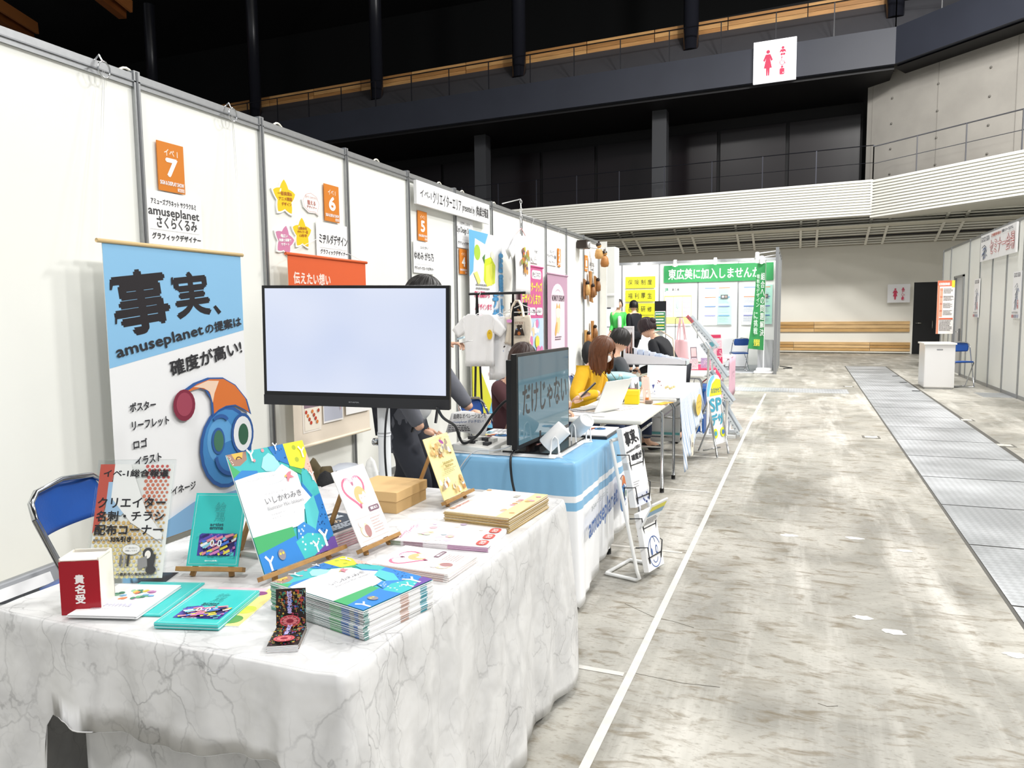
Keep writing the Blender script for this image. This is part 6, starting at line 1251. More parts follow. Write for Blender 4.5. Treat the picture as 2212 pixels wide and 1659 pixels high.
# ================================================================ chairs
BLUE = M('1f4f9c', .35, var=.04, scale=10, bump=.08, bscale=80)
def chair(label, x, y, rz, group='blue folding chairs', k=1.):
    """steel tube folding chair with blue seat and back, facing local +y"""
    t = thing('folding_chair', label, 'chair', (x, y, 0), group); R = Matrix.Translation((x, y, 0)) @ Matrix.Rotation(rz, 4, 'Z'); q = lambda a_, b_, c_: R @ V((a_, b_ * k, c_ + (1 - k) * .06 * (c_ > .1)))
    m = MB(); pts = []
    for sx in (-1, 1):
        m.tube([q(.205 * sx, .20, .012), q(.205 * sx, .02, .38), q(.205 * sx, -.14, .70)], .011, CHROME, 8); m.tube([q(.18 * sx, -.24, .012), q(.18 * sx, .20, .43)], .010, CHROME, 8)
    m.tube([q(-.205, -.14, .70), q(-.19, -.165, .755), q(-.15, -.175, .785), q(0, -.19, .80), q(.15, -.175, .785), q(.19, -.165, .755), q(.205, -.14, .70)], .011, CHROME, 8)
    m.tube([q(-.205, .20, .012), q(.205, .20, .012)], .010, CHROME, 8); m.tube([q(-.18, -.24, .012), q(.18, -.24, .012)], .010, CHROME, 8); m.build('frame', t)
    m = MB(); m.grid(lambda a, b: q((a - .5) * .37 * (1 - .14 * (2 * b - 1) ** 2), -.145 - .035 * (1 - (2 * a - 1) ** 2) - .035 * b, .625 + .15 * b + .012 * (1 - (2 * a - 1) ** 2) * (b - .4)), 14, 8, BLUE); m.build('backrest', t, solid=.014)
    m = MB(); m.grid(lambda a, b: q((a - .5) * .38 * (1 - .1 * (2 * b - 1) ** 4), -.17 + .38 * b, .425 + .012 * b + .012 * sin(pi * a) * sin(pi * b)), 12, 12, BLUE); m.build('seat', t, solid=.03); return t
chair('blue padded folding chair beside the left edge of the marble cloth table', -2.40, 1.99, -1.30)
chair('blue folding chair facing the far counter cloth, right of the pink things', -1.32, 18.95, .35)
chair('blue folding chair behind the white counter on the right, folded narrow', 2.82, 15.55, 3.6, k=.45)
chair('blue folding chair under the person in the yellow sweater', -1.88, 6.10, -1.6)
chair('blue folding chair under the person behind the television', -2.05, 4.88, -1.6)
chair('blue folding chair under the person in the charcoal top', -1.95, 7.25, -1.2)

# roller banner base lying behind the marble table, folded tripod and dark bag
t = thing('roller_banner_base', 'grey wedge shaped roller banner base with dark blue ends on the floor at far left', 'banner base', (-2.75, 1.9, 0))
def wedge(p, q_, w, h, mat, m):
    d = (V(q_) - V(p)).normalized(); sd = d.cross(Z_); P0 = V(p); m.prism([P0 + sd * w, P0 - sd * w, P0 - sd * w * .25 + Z_ * h, P0 + sd * w * .1 + Z_ * h], d * (V(q_) - V(p)).length, mat)
m = MB(); wedge((-2.78, 1.66, .26), (-2.86, 2.5, .26), .08, .15, M('a3a5a8', .4, .4), m); m.build('body', t, bevel=.008)
m = MB(); wedge((-2.775, 1.60, .25), (-2.78, 1.66, .25), .085, .165, M('1d2a66', .4), m); m.build('end_cap', t, bevel=.01)
m = MB(); m.prism([(-2.73, 1.75, .36), (-2.745, 2.0, .36), (-2.765, 2.0, .40), (-2.75, 1.75, .40)], (.003, 0, .001), WHITE); m.prism([(-2.755, 2.12, .36), (-2.765, 2.30, .36), (-2.785, 2.30, .40), (-2.775, 2.12, .40)], (.003, 0, .001), WHITE); m.build('label_sticker', t)
m = MB(); m.box((-2.95, 1.62, 0), (-2.70, 2.5, .25), M('b9a98c', .7)); m.build('carton', label='flat brown carton under the roller banner base at far left', cat='carton')
m = MB(); m.tube([(-2.60, 1.45, .45), (-2.2, 1.55, .50)], .02, M('a9abae', .35, .7), 10); m.tube([(-2.68, 1.32, .36), (-2.1, 1.5, .47)], .016, M('8d8f92', .35, .7), 10)
m.tube([(-2.60, 1.45, .45), (-2.62, 1.35, 0)], .012, STEEL, 8); m.tube([(-2.2, 1.55, .5), (-2.25, 1.5, 0)], .012, STEEL, 8); m.build('folded_trolley', label='grey metal bars of a folded trolley at far left behind the marble table', cat='trolley')
m = MB(); m.ball((-2.62, 1.34, .17), (.26, .2, .17), M('1a1a1d', .7, bump=.3), 16); m.build('duffel_bag', label='black soft bag on the floor at far left behind the marble table', cat='bag')
# coats and bags on the floor between the tables
m = MB(); m.grid(lambda a, b: V((-2.34 + .26 * a, 2.88 + .12 * sin(a * 3) + .05 * b, .12 + .56 * b - .14 * abs(a - .35) * b + .02 * sin(a * 22))), 26, 12, M('5b5038', .8, bump=.4, bscale=12)); m.build('olive_jacket', label='olive and grey jacket heaped behind the easels near the white pole', cat='jacket', solid=.05)
m = MB(); m.grid(lambda a, b: V((-2.30 + .18 * a, 2.82 + .03 * sin(a * 5), .56 + .16 * b - .1 * a * b)), 14, 8, M('c9cbc8', .7, bump=.4, bscale=12)); m.build('grey_lining', bpy.data.objects['olive_jacket'], solid=.012); bpy.data.objects['grey_lining'].parent = None; o_ = bpy.data.objects['grey_lining']; tag(o_, 'light grey cloth bag draped over the olive jacket', 'bag')
o_.name = 'grey_cloth_bag'; o_.location = o_.location; o_.location = _W[bpy.data.objects['olive_jacket']]
m = MB(); m.ball((-2.12, 2.95, .47), (.06, .08, .19), M('17181b', .7, bump=.3), 14); m.box((-2.13, 2.868, .56), (-2.09, 2.874, .60), WHITE); m.build('black_rucksack', label='black rucksack between the olive jacket and the white pole', cat='rucksack')
m = MB(); m.ball((-2.16, 3.2, .50), (.16, .12, .15), M('dfe4ee', .6, bump=.4, bscale=15), 16); m.line if 0 else None; m.tube([(-2.24, 3.085, .585), (-2.20, 3.078, .60), (-2.14, 3.078, .63)], .003, BK, 5); m.build('white_drawstring_bag', label='pale white bag with a small dark swoosh behind the olive jacket', cat='bag')
m = MB(); m.ball((-1.93, 3.06, .50), (.045, .05, .22), M('f2f2ee', .5, bump=.6, bscale=25), 12); m.build('plastic_bag', label='crumpled white plastic bag tied behind the white pole', cat='bag')

# ================================================================ clothes rack with shirts and tote
t = thing('clothes_rack', 'black metal clothes rack with a lower shelf standing by the wall', 'clothes rack', (-2.55, 6.1, 0))
ya, za = 6.3, 1.605; m = MB(); m.tube([(-2.86, ya, za), (-2.30, ya, za)], .012, BK, 8); m.build('rail', t)
for x in (-2.78, -2.42):
    m = MB(); m.tube([(x, ya, za), (x - .06, ya + .26, .0)], .011, BK, 8); m.tube([(x, ya, za), (x + .06, ya - .26, .0)], .011, BK, 8); m.build('side_frame', t)
m = MB(); m.box((-2.84, 6.14, .45), (-2.36, 6.46, .47), BK); m.box((-2.84, 6.13, .43), (-2.36, 6.15, .48), BK); m.build('shelf', t)
def hanger(x, y, z, w, yaw, par, hook=.16):
    R = Matrix.Translation((x, y, z)) @ Matrix.Rotation(yaw, 4, 'Z'); q = lambda *p: R @ V(p); m = MB()
    m.tube([q(-w, 0, -hook - .07), q(0, 0, -hook), q(w, 0, -hook - .07), q(-w, 0, -hook - .07)], .0045, WHITE, 6); m.tube([q(0, 0, -hook), q(0, 0, -.02), q(.012, 0, .012), q(0, 0, .022), q(-.012, 0, .010)], .003, WHITE, 6); m.build('hanger', par)
t = thing('white_t_shirt', 'white T-shirt with round yellow chest print, front one on the rack', 'T-shirt', (-2.72, 6.2, 1.0), 'white T-shirts on the rack')
hanger(-2.73, 6.24, 1.60, .13, .5, t, .17); u = V((.97, .2, 0)).normalized(); n = V((.2, -.97, 0)).normalized()
m = shirt_mesh((-2.715, 6.2, 1.42), u, n, .33, .48, SH, seed=5); sb = m.build('shirt_body', t, solid=.003)
a = Art(V((-2.64, 6.2, 1.28)) + n * .03, u, n, .06, .10, None); a.ell(.5, .5, .42, .45, 'f0c52a'); a.lines(.35, .3, .65, .45, 2, 'a8642a', 2); a.build('chest_print', sb)
a = Art(V((-2.79, 6.2, 1.31)) + n * .035, u, n, .06, .035, None); a.rrect(0, 0, 1, 1, 'dff05a', .4); a.lines(.2, .3, .8, .6, 1, '8a9a3a'); a.build('price_sticker', sb)
t = thing('white_t_shirt', 'long white T-shirt with a brown bear print, behind the one with the yellow print', 'T-shirt', (-2.6, 6.32, .9), 'white T-shirts on the rack')
hanger(-2.55, 6.30, 1.60, .12, .3, t, .17)
m = shirt_mesh((-2.53, 6.30, 1.41), u, n, .30, .60, SH, seed=8); sb = m.build('shirt_body', t, solid=.003)
def bear(a, frame=True):
    a.text('HUG BEAR', .15, .02, .85, .18, '9a6a5a', .003); a.poly([(.1, 1), (.2, .6), (.35, .42), (.3, .28), (.45, .22), (.6, .26), (.72, .2), (.78, .32), (.72, .42), (.85, .6), (.95, 1)][::-1], '2e241e'); a.ell(.5, .85, .13, .14, 'b5652e'); a.ell(.32, .55, .06, .06, '6a8ac9'); a.circ(.66, .5, .05, 'f2f2f2')
a = Art(V((-2.555, 6.30, 1.16)) + n * .035, u, n, .11, .15, None); bear(a); a.build('chest_print', sb)
t = thing('canvas_tote_bag', 'natural canvas tote bag with a framed bear print on the rack', 'tote bag', (-2.37, 6.3, 1.1)); CAN = M('efe4d2', .85, bump=.3, bscale=50)
hanger(-2.34, 6.32, 1.60, .17, .25, t, .10)
m = MB(); m.grid(lambda a_, b_: V((-2.485 + .235 * a_ + .012 * sin(b_ * 4), 6.27 + .02 * sin(pi * a_), 1.385 - .235 * b_ + .02 * a_ * (1 - b_) - .02 * sin(pi * a_) * b_)), 12, 10, CAN); sb = m.build('bag_body', t, solid=.02)
m = MB()
for dy in (0, .02): m.tube([(-2.43, 6.27 + dy, 1.38), (-2.42, 6.27 + dy, 1.48), (-2.39, 6.28 + dy, 1.535), (-2.36, 6.28 + dy, 1.535), (-2.33, 6.27 + dy, 1.48), (-2.31, 6.27 + dy, 1.385)], .009, CAN, 6)
m.build('handles', t)
a = Art((-2.405, 6.255, 1.345), V((1, .03, 0)), V((.03, -1, 0)), .115, .125, None); a.z = .004; a.line([(.02, .02), (.98, .02), (.98, .98), (.02, .98)], .02, '5a3a38', closed=True); bear(a); a.build('bear_print', sb)
a = Art((-2.465, 6.252, 1.365), V((1, .03, 0)), V((.03, -1, 0)), .05, .028, None); a.z = .004; a.rrect(0, 0, 1, 1, 'f2a0e0', .4); a.build('price_sticker', sb)
m = MB(); m.grid(lambda a_, b_: V((-2.50 + .16 * a_, 6.45, 1.52 - .62 * b_)), 6, 8, M('141416', .8)); m.build('black_t_shirt', label='black T-shirt hanging behind the canvas tote bag', cat='T-shirt', solid=.03)
a = Art((-2.43, 6.42, 1.48), X_, -Y_, .08, .2, None, dz=.001); a.dots(.1, .05, .9, .95, 'b9b43a', 9, .12, 3); a.dots(.1, .05, .9, .95, '8a5a30', 9, .12, 7); a.build('chest_print', bpy.data.objects['black_t_shirt'])

# ================================================================ things on the farther tables
t = thing('laptop', 'silver laptop open on the bare white table', 'laptop', (-1.36, 5.1, .712))
LAP = M('c9ccce', .3, .6); R = Matrix.Translation((-1.36, 5.12, .712)) @ Matrix.Rotation(1.25, 4, 'Z')
m = MB(); m.box((-.17, -.12, 0), (.17, .12, .015), LAP, R); kb = m.build('keyboard_base', t, bevel=.004)
a = Art(R @ V((-.15, .10, .0165)), R.to_3x3() @ X_, Z_, .30, .13, None); a.rect(0, 0, 1, 1, '8f9296')
for i in range(5):
    for j in range(12): a.poly([(.02 + j * .081, .05 + i * .19 + .15), (.09 + j * .081, .05 + i * .19 + .15), (.09 + j * .081, .05 + i * .19), (.02 + j * .081, .05 + i * .19)], 'c9cbcd', hold=(j > 0))
a.build('keys', kb)
m = MB(); lid = R @ Matrix.Translation((0, -.12, .012)) @ Matrix.Rotation(.42, 4, 'X'); m.box((-.17, -.006, 0), (.17, 0, .24), M('e9e9e7', .35), lid); m.box((-.16, .0, .008), (.16, .001, .23), M('3a3d42', .2), lid); m.build('screen_lid', t)
m = MB(); m.box((-1.47, 4.82, .712), (-1.2, 5.0, .716), PAPER); m.build('paper_sheet', label='white paper in front of the laptop', cat='paper')
t = thing('yellow_box', 'bright yellow cube shaped box on the bare white table', 'box', (-1.185, 5.62, .712)); Y1 = M('f2d81e', .4)
R = Matrix.Translation((-1.18, 5.62, .712)) @ Matrix.Rotation(.12, 4, 'Z'); m = MB(); m.box((-.055, -.055, 0), (.055, .055, .078), Y1, R); m.build('box_body', t, bevel=.003)
m = MB(); m.box((-.058, -.058, .072), (.058, .058, .105), M('f4dc2c', .4), R); m.build('lid', t, bevel=.003)
def bottle(x, y, z, s, label, group=None):
    t = thing('water_bottle', label, 'bottle', (x, y, z), group); T = Matrix.Translation((x, y, z)) @ Matrix.Scale(s, 4)
    m = MB(); m.lathe([(.028, 0), (.031, .01), (.030, .04), (.031, .06), (.029, .08), (.031, .10), (.031, .15), (.022, .18), (.012, .198), (.012, .205)], clear_mat('clear_plastic', .25, (.93, .96, .96, 1)), 20, T); bb = m.build('bottle_body', t)
    m = MB(); m.lathe([(.0318, .105), (.0318, .155)], M('a9d9c9', .4), 20, T); m.build('paper_label', bb); m = MB(); m.lathe([(.014, .203), (.015, .205), (.015, .222), (.013, .223)], WHITE, 14, T); m.build('cap', t)
bottle(-1.29, 5.70, .712, 1.0, 'clear plastic water bottle with white cap beside the yellow box')
def upright(name, label, x, y, z, yaw, w, h, col, fn=None, cat='card', tilt=.15, group=None, t=.003, foot=True):
    bl, u, v, n, tl = card_frame(x, y, z, yaw, tilt, w, h); a = Art(tl, u, n, w, h, col, t, dz=.0004)
    if fn: fn(a)
    if foot: a.prism([bl, bl + u * w, bl + u * w - V((n.x, n.y, 0)) * .09, bl - V((n.x, n.y, 0)) * .09], Z_ * .002, P(col)); k_ = tl - n * t; f_ = bl - V((n.x, n.y, 0)).normalized() * (.05 + h * .3); a.prism([k_ + u * w * .4, k_ + u * w * .6, f_ + u * w * .6, f_ + u * w * .4], n * -.002, P(col))
    return a.build(name, label=label, cat=cat, group=group)
def pinkcard(a): a.ell(.5, .3, .38, .22, 'f3c9bd'); a.line([(.1, .5), (.9, .5)], .01, 'c98a80'); a.rrect(.35, .52, .65, .82, 'f9ece6', .5); a.text('art', .4, .58, .6, .68, 'b0706a'); a.lines(.2, .87, .8, .95, 2, '8a6a80', 3)
upright('pink_shop_card', 'tall pale pink standing card at the corner behind the yellow box', -1.10, 5.68, .712, 1.0, .085, .20, 'f0d2c6', pinkcard)
def cat_(a): a.rect(.0, 0, .12, 1, 'c0c6d0'); a.poly([(.45, .3), (.55, .42), (.7, .4), (.85, .28), (.85, .6), (.8, .85), (.5, .85), (.45, .6)][::-1], '6a6862'); 
upright('postcard', 'white postcard with grey cat drawing standing behind the bottle', -1.32, 6.25, .71, .9, .10, .15, 'f6f6f6', cat_, group='standing postcards on the striped cloth table')
def smallart(a): a.dots(.3, .2, .7, .6, '8a3a40', 6, .05, 4)
upright('postcard', 'white postcard with small dark red motif standing behind the pink card', -1.13, 6.35, .71, .9, .11, .15, 'fafafa', smallart, group='standing postcards on the striped cloth table')
m = MB(); m.box((-1.38, 6.0 + .15, .71), (-1.28, 6.28, .765), M('8a4a44', .5)); m.build('brown_box', label='small reddish brown box behind the water bottle', cat='box', bevel=.002)
m = MB(); m.box((-1.10, 5.70, .713), (-1.07, 5.73, .75), M('d98a50')); m.box((-1.08, 5.62, .713), (-1.03, 5.68, .735), M('8a7a72')); m.build('trinket', label='small brown trinkets at the foot of the yellow box', cat='trinket')
a = Art((-1.42, 5.52, .714), V((.9, -.35, 0)), Z_, .36, .24, 'fbf3ee', .002); q_ = random.Random(4)
for i in range(18): a.rect(.05 + .3 * (i % 3), .05 + .15 * (i // 3), .3 + .3 * (i % 3), .1 + .15 * (i // 3), ['f3c9c0', 'f6e0b0', 'e9cfe0'][i % 3])
a.build('price_sheet', label='pale pink and yellow price sheet lying flat on the bare table', cat='paper')
a = Art((-1.02, 5.60, .714), V((.3, .95, 0)), Z_, .2, .08, 'f2a93a', .002); a.rect(.1, .2, .5, .8, 'f0d040'); a.build('orange_leaflet', label='small orange and yellow leaflet at the far corner of the bare table', cat='leaflet')
# white slanted display with tall back card on the striped table
t = thing('slanted_display', 'long white sloping cardboard display full of small pale packets', 'display stand', (-1.4, 7.9, .7))
WB = M('e3e2e6', .6); y0_, y1_ = 7.78, 8.02
m = MB()
for y_ in (y0_, y1_): m.prism([(-1.73, y_, .868), (-1.07, y_, .865), (-1.07, y_, .915), (-1.14, y_, .93), (-1.73, y_, .99)], (0, .008, 0), WB)
m.box((-1.73, y0_, .865), (-1.07, y1_, .872), WB); m.box((-1.075, y0_, .868), (-1.067, y1_, .915), M('c9d2d4', .5)); m.build('tray', t)
m = MB(); m.box((-1.735, y0_ + .02, .87), (-1.62, y0_ + .03, 1.275), M('eeeaec', .6)); bc = m.build('back_card', t, bevel=.003)
a = Art((-1.72, y0_ + .02, 1.23), X_, -Y_, .09, .32, None, dz=.0005); 
for i in range(3): a.ell(.2 + .3 * i, .45, .12, .4, ['b9847a', 'e0b0a4', '8a6a60'][i]); a.ell(.2 + .3 * i, .18, .10, .08, '4a3a36')
a.text('ひねくれ', .1, -.08, .9, -.03, '7a7a80'); a.build('print', bc)
m = MB(); q_ = random.Random(3)
for i in range(9):
    x = -1.70 + .062 * i; h_ = 1.055 - .0145 * i
    for j in range(2): m.box((x, y0_ + .02 + .11 * j, .875), (x + .052, y0_ + .10 + .11 * j, h_ - .012 * j), M(['dfe6f4', 'e9edf8', 'cfdcf2'][(i + j) % 3], .3))
m.build('packets', t)
m = MB(); m.tube([(-1.74, 7.9, .70), (-1.74, 7.9, .868)], .045, M('c9c8ca', .5), 14); m.tube([(-1.12, 7.95, .0), (-1.12, 7.95, .868)], .012, WHITE, 8); m.tube([(-1.74, 7.9, 0), (-1.74, 7.9, .7)], .02, WHITE, 8); m.build('support', t)
a = Art(V((-1.35, 7.15, .91)), V((1, .10, -.02)), V((.1, -1, .25)), .37, .205, 'f3f6fa', .004); a.prism([a.p(.4, .0) - a.n * .005, a.p(.6, 0) - a.n * .005, a.p(.6, 1) - Y_ * -.12, a.p(.4, 1) - Y_ * -.12], Z_ * -.003, PAPER); a.build('white_board', label='blank white board propped up on the striped cloth table', cat='board')
a = Art((-1.16, 6.55, .78), V((.2, 1, .0)), V((1, -.2, .25)), .05, .07, '45529c', .04); a.text('絵本', .3, .1, .7, .8, 'e9ecf6', vert=True); a.build('small_standing_box', label='small white box with dark blue spine before the blank white board', cat='box')
m = MB()
for i in range(6): m.ball((-1.12 + .018 * i, 6.72 + .01 * (i % 2), .725 + .008 * (i % 3)), .013, M('e0cf9c'), 8)
m.build('craft_pieces', label='little heap of cream craft pieces beside the small standing box', cat='craft pieces', kind='stuff')
m = MB(); m.ball((-1.62, 7.0, .80), (.2, .12, .05), M('a9d4dc', .6), 14); m.ball((-1.5, 6.9, .74), (.2, .15, .03), M('5fa3ac', .7), 12); m.build('teal_fabric', label='folded pale blue and teal fabric behind the postcards', cat='fabric')
# pink tote and cards on the fifth table
t = thing('pink_tote_bag', 'pale pink tote bag with long handles hung on a thin frame', 'tote bag', (-1.33, 9.4, .71)); PK = M('ecbfc4', .8)
m = MB(); m.grid(lambda a_, b_: V((-1.41 + .14 * a_ + .03 * b_ * (a_ - .3), 9.3 + .02 * sin(a_ * 7), 1.08 - .25 * b_)), 10, 8, PK); m.build('bag_body', t, solid=.03)
m = MB()
for dx in (0, .035): m.tube([(-1.39 + dx, 9.3, 1.08), (-1.375 + dx * .5, 9.3, 1.25), (-1.36 + dx * .3, 9.3, 1.35), (-1.33, 9.3, 1.35), (-1.32 + dx * .4, 9.3, 1.25), (-1.30 + dx * .6, 9.3, 1.08)], .009, PK, 6)
m.build('handles', t)
m = MB(); m.tube([(-1.42, 9.34, .712), (-1.42, 9.34, 1.34), (-1.40, 9.34, 1.355), (-1.33, 9.34, 1.355)], .004, M('3a3a3e', .4), 6); m.box((-1.46, 9.25, .712), (-1.34, 9.42, .718), M('3a3a3e', .4)); m.build('frame', t)
def grid_card(a):
    for i in range(2):
        for j in range(3): a.rect(.08 + .46 * i, .22 + .26 * j, .48 + .46 * i, .44 + .26 * j, ['d0305a', 'f0c0cc', 'c94a70'][(i + j) % 3]); a.dots(.1 + .46 * i, .24 + .26 * j, .46 + .46 * i, .42 + .26 * j, 'f9e6ea', 5, .04, i + j)
    a.rect(.1, .04, .9, .14, 'd0305a')
upright('goods_display_card', 'tall red and pink card of goods pictures on the bright pink cloth', -1.06, 10.0, .72, .5, .18, .42, 'f6e4e8', grid_card, cat='display card')
upright('dark_framed_card', 'narrow grey framed card right of the pink tote bag', -1.24, 9.5, .712, .6, .09, .27, '8a8088', lambda a: (a.rect(.12, .05, .88, .45, 'f0d4d4'), a.rect(.12, .52, .88, .95, 'd9dfe8')), cat='card')
m = MB(); m.lathe([(.05, 0), (.055, .02), (.055, .11), (.05, .12)], M('d9c6dc', .4), 16, Matrix.Translation((-1.48, 9.1, .712))); m.build('round_tin', label='pale lilac round tin left of the pink tote bag', cat='tin')
for i, (x, y, c) in enumerate([(-1.12, 9.45, 'c9b9e0'), (-1.05, 9.5, 'efb9c9'), (-1.22, 9.2, 'f3d4dc')]):
    a = Art((x, y, .85), V((.9, .3, 0)), V((.3, -.9, .1)), .10, .13, c, .006); a.dots(.1, .1, .9, .9, 'fdf4f8', 12, .06, i); a.dots(.1, .1, .9, .9, ['8a6ac0', 'd0607a', 'd9a0b0'][i], 8, .04, i + 4); a.build('acrylic_charm', label=['lilac arched acrylic charm on the bright pink cloth', 'pink acrylic charm right of the lilac arched one', 'pale pink acrylic charm near the foot of the pink tote bag'][i], cat='charm')

# ================================================================ stands in the aisle
# magazine rack in front of the second table
t = thing('brochure_rack', 'white tube brochure rack with black wire pockets beside the blue striped cloth', 'rack', (-.76, 3.86, 0)); WT = M('ecedec', .35)
for k, yy in enumerate((3.73, 4.00)):
    m = MB(); m.tube([(-.872, yy, .735), (-.868, yy, .715), (-.715, yy, .06), (-.70, yy, .025), (-.72, yy, .012), (-.90, yy, .012)], .010, WT, 8); m.build('side_frame', t)
m = MB(); m.tube([(-.872, 3.73, .735), (-.872, 4.00, .735)], .010, WT, 8); m.build('cross_bar', t)
m = MB(); m.tube([(-.90, 3.73, .012), (-.90, 4.0, .012)], .010, WT, 8); m.build('cross_bar', t)
t.rotation_euler = (0, 0, -.28); RK = Matrix.Translation((-.76, 3.86, 0)) @ Matrix.Rotation(-.28, 4, 'Z') @ Matrix.Translation((.76, -3.86, 0))
def on_frame(h): k = (h - .06) / (.655); return -.715 - .153 * k
pk = [(.60, .16), (.43, .14), (.27, .12), (.12, .12)]
for i, (h, dd) in enumerate(pk):
    x = on_frame(h); m = MB()
    m.tube([(x - .0, 3.74, h + .06), (x + .05, 3.78, h + .06), (x + .055, 3.80, h - .03), (x + .01, 3.81, h - .05)], .0035, BK, 5); m.tube([(x, 3.99, h + .06), (x + .05, 3.95, h + .06), (x + .055, 3.93, h - .03), (x + .01, 3.92, h - .05)], .0035, BK, 5); m.tube([(x + .01, 3.81, h - .05), (x + .01, 3.92, h - .05)], .0035, BK, 5); m.tube([(x + .052, 3.79, h), (x + .052, 3.94, h)], .0035, BK, 5); m.build('wire_pocket', t)
def fact(a): a.text('事実、', .1, .08, .9, .42, '242428', .02, rot=.1, res=3); a.text('amuseplanetの提案は', .05, .5, .95, .6, '242428', .004, rot=.1); a.text('確度が', .3, .66, .95, .82, '242428', .012, rot=.1)
def whitebr(a): a.lines(.5, .05, .9, .09, 1, '8a8a8a'); a.lines(.1, .45, .5, .6, 3, 'b9b9bd', 3); a.rect(.1, .72, .9, 1, 'd9dde6'); a.dots(.15, .75, .85, .98, '3a4a80', 9, .04, 5)
def yellowbr(a): a.rect(0, .1, 1, .3, 'e9e04a'); a.rect(0, .3, 1, .5, '8ab0d0'); a.lines(.1, .6, .9, .9, 4, '8a8a90')
def facebr(a): a.text('amuseplanet', .35, .16, .92, .22, '6a7aa0', .002); a.arc(.55, .72, .38, .26, .4, 6.0, .03, '3f5f9e', 30); a.arc(.5, .62, .16, .16, .3, 3.6, .025, '3f5f9e'); a.ell(.68, .7, .07, .08, '3f5f9e'); a.ell(.68, .7, .04, .05, 'f6f6f6'); a.ell(.36, .7, .05, .06, '3f5f9e'); a.arc(.52, .8, .16, .1, 3.5, 6.0, .025, '3f5f9e')
for i, (h, fn, hh, th_, lab) in enumerate([(.58, fact, .22, .03, 'black and white brochures reading 事実 in the top pocket of the rack'), (.385, whitebr, .24, .035, 'thick white catalogues in the second pocket of the rack'), (.27, yellowbr, .16, .008, 'blue and yellow brochure leaning out of the third pocket'), (.05, facebr, .31, .03, 'white brochures with blue outlined face in the lowest pocket')]):
    x = on_frame(h) + .045; v = V((-.20 if i != 2 else .5, 0, 1)).normalized(); nn = Y_.cross(v); tl = V((x, 3.775, h)) + v * hh
    a = Art(tl, Y_, nn, .18, hh, None, mat=PAPER, t=th_, dz=.0004)
    if i == 0: a.rect(0, 0, 1, 1, 'f0f0f0')
    fn(a); ob = a.build('brochure', label=lab, cat='brochure', group='brochures in the white rack'); ob.location = RK @ ob.location; ob.rotation_euler = (0, 0, -.28)
# SP sign: slim arched board on a chrome easel
t = thing('easel_sign', 'slim arched standing sign reading SP デザ in the aisle on chrome legs', 'sign', (-.75, 7.5, 0)); 
o_ = V((-.82, 7.28, .80)); u = V((.27, .70, 0)).normalized(); n = V((.93, -.36, .12)).normalized(); n = (n - u * n.dot(u)).normalized()
a = Art(o_, u, n, .30, .68, None, dz=.0012); vv_ = a.vv
shape = [(0, .30), (.04, .2), (.12, .12), (.26, .05), (.45, .015), (.7, 0), (.92, .02), (1, .08), (1, 1), (.55, 1), (.42, .95), (.1, .34)]
shape = [(0, .26), (.06, .17), (.2, .08), (.4, .02), (.65, 0), (.9, .02), (1, .07), (1, 1), (.16, 1), (0, .3)]
a.prism([a.p(*q) - a.n * .006 for q in reversed(shape)], a.n * .006, WHITE)
a.poly([(0, .26), (.06, .17), (.2, .08), (.4, .02), (.62, .0), (.62, .04), (.4, .1), (.2, .22), (.12, .3), (0, .3)][::-1], '7cc8e4'); a.poly([(.16, .3), (.4, .13), (.7, .06), (1, .08), (1, .3)][::-1], 'e6dc2a'); a.text('おまかセフ', .3, .19, .98, .26, '3a7a8c', .004)
a.text('SP', .12, .34, .92, .52, '3f9fbc', .02, res=3); a.text('デザ', .12, .56, .98, .72, '3f9fbc', .02, res=3); a.circ(.3, .84, .16, 'd9e02a'); a.circ(.8, .84, .16, 'd9e02a'); a.circ(.3, .84, .08, '3f9fbc'); a.circ(.8, .84, .08, '3f6fbc'); a.build('board', t)
m = MB()
for k in (0, 1):
    b_ = a.p(.1 + .8 * k, 1.0); t_ = a.p(.1 + .8 * k, .35); m.tube([t_ - a.n * .02, V((b_.x + .03, b_.y, .012))], .010, CHROME, 8); m.tube([t_ - a.n * .02, V((t_.x - .22, t_.y + .05, .012))], .009, CHROME, 8)
m.tube([V((-.84, 7.4, .05)), V((-.70, 7.62, .05))], .008, CHROME, 6); m.build('leg_frame', t)
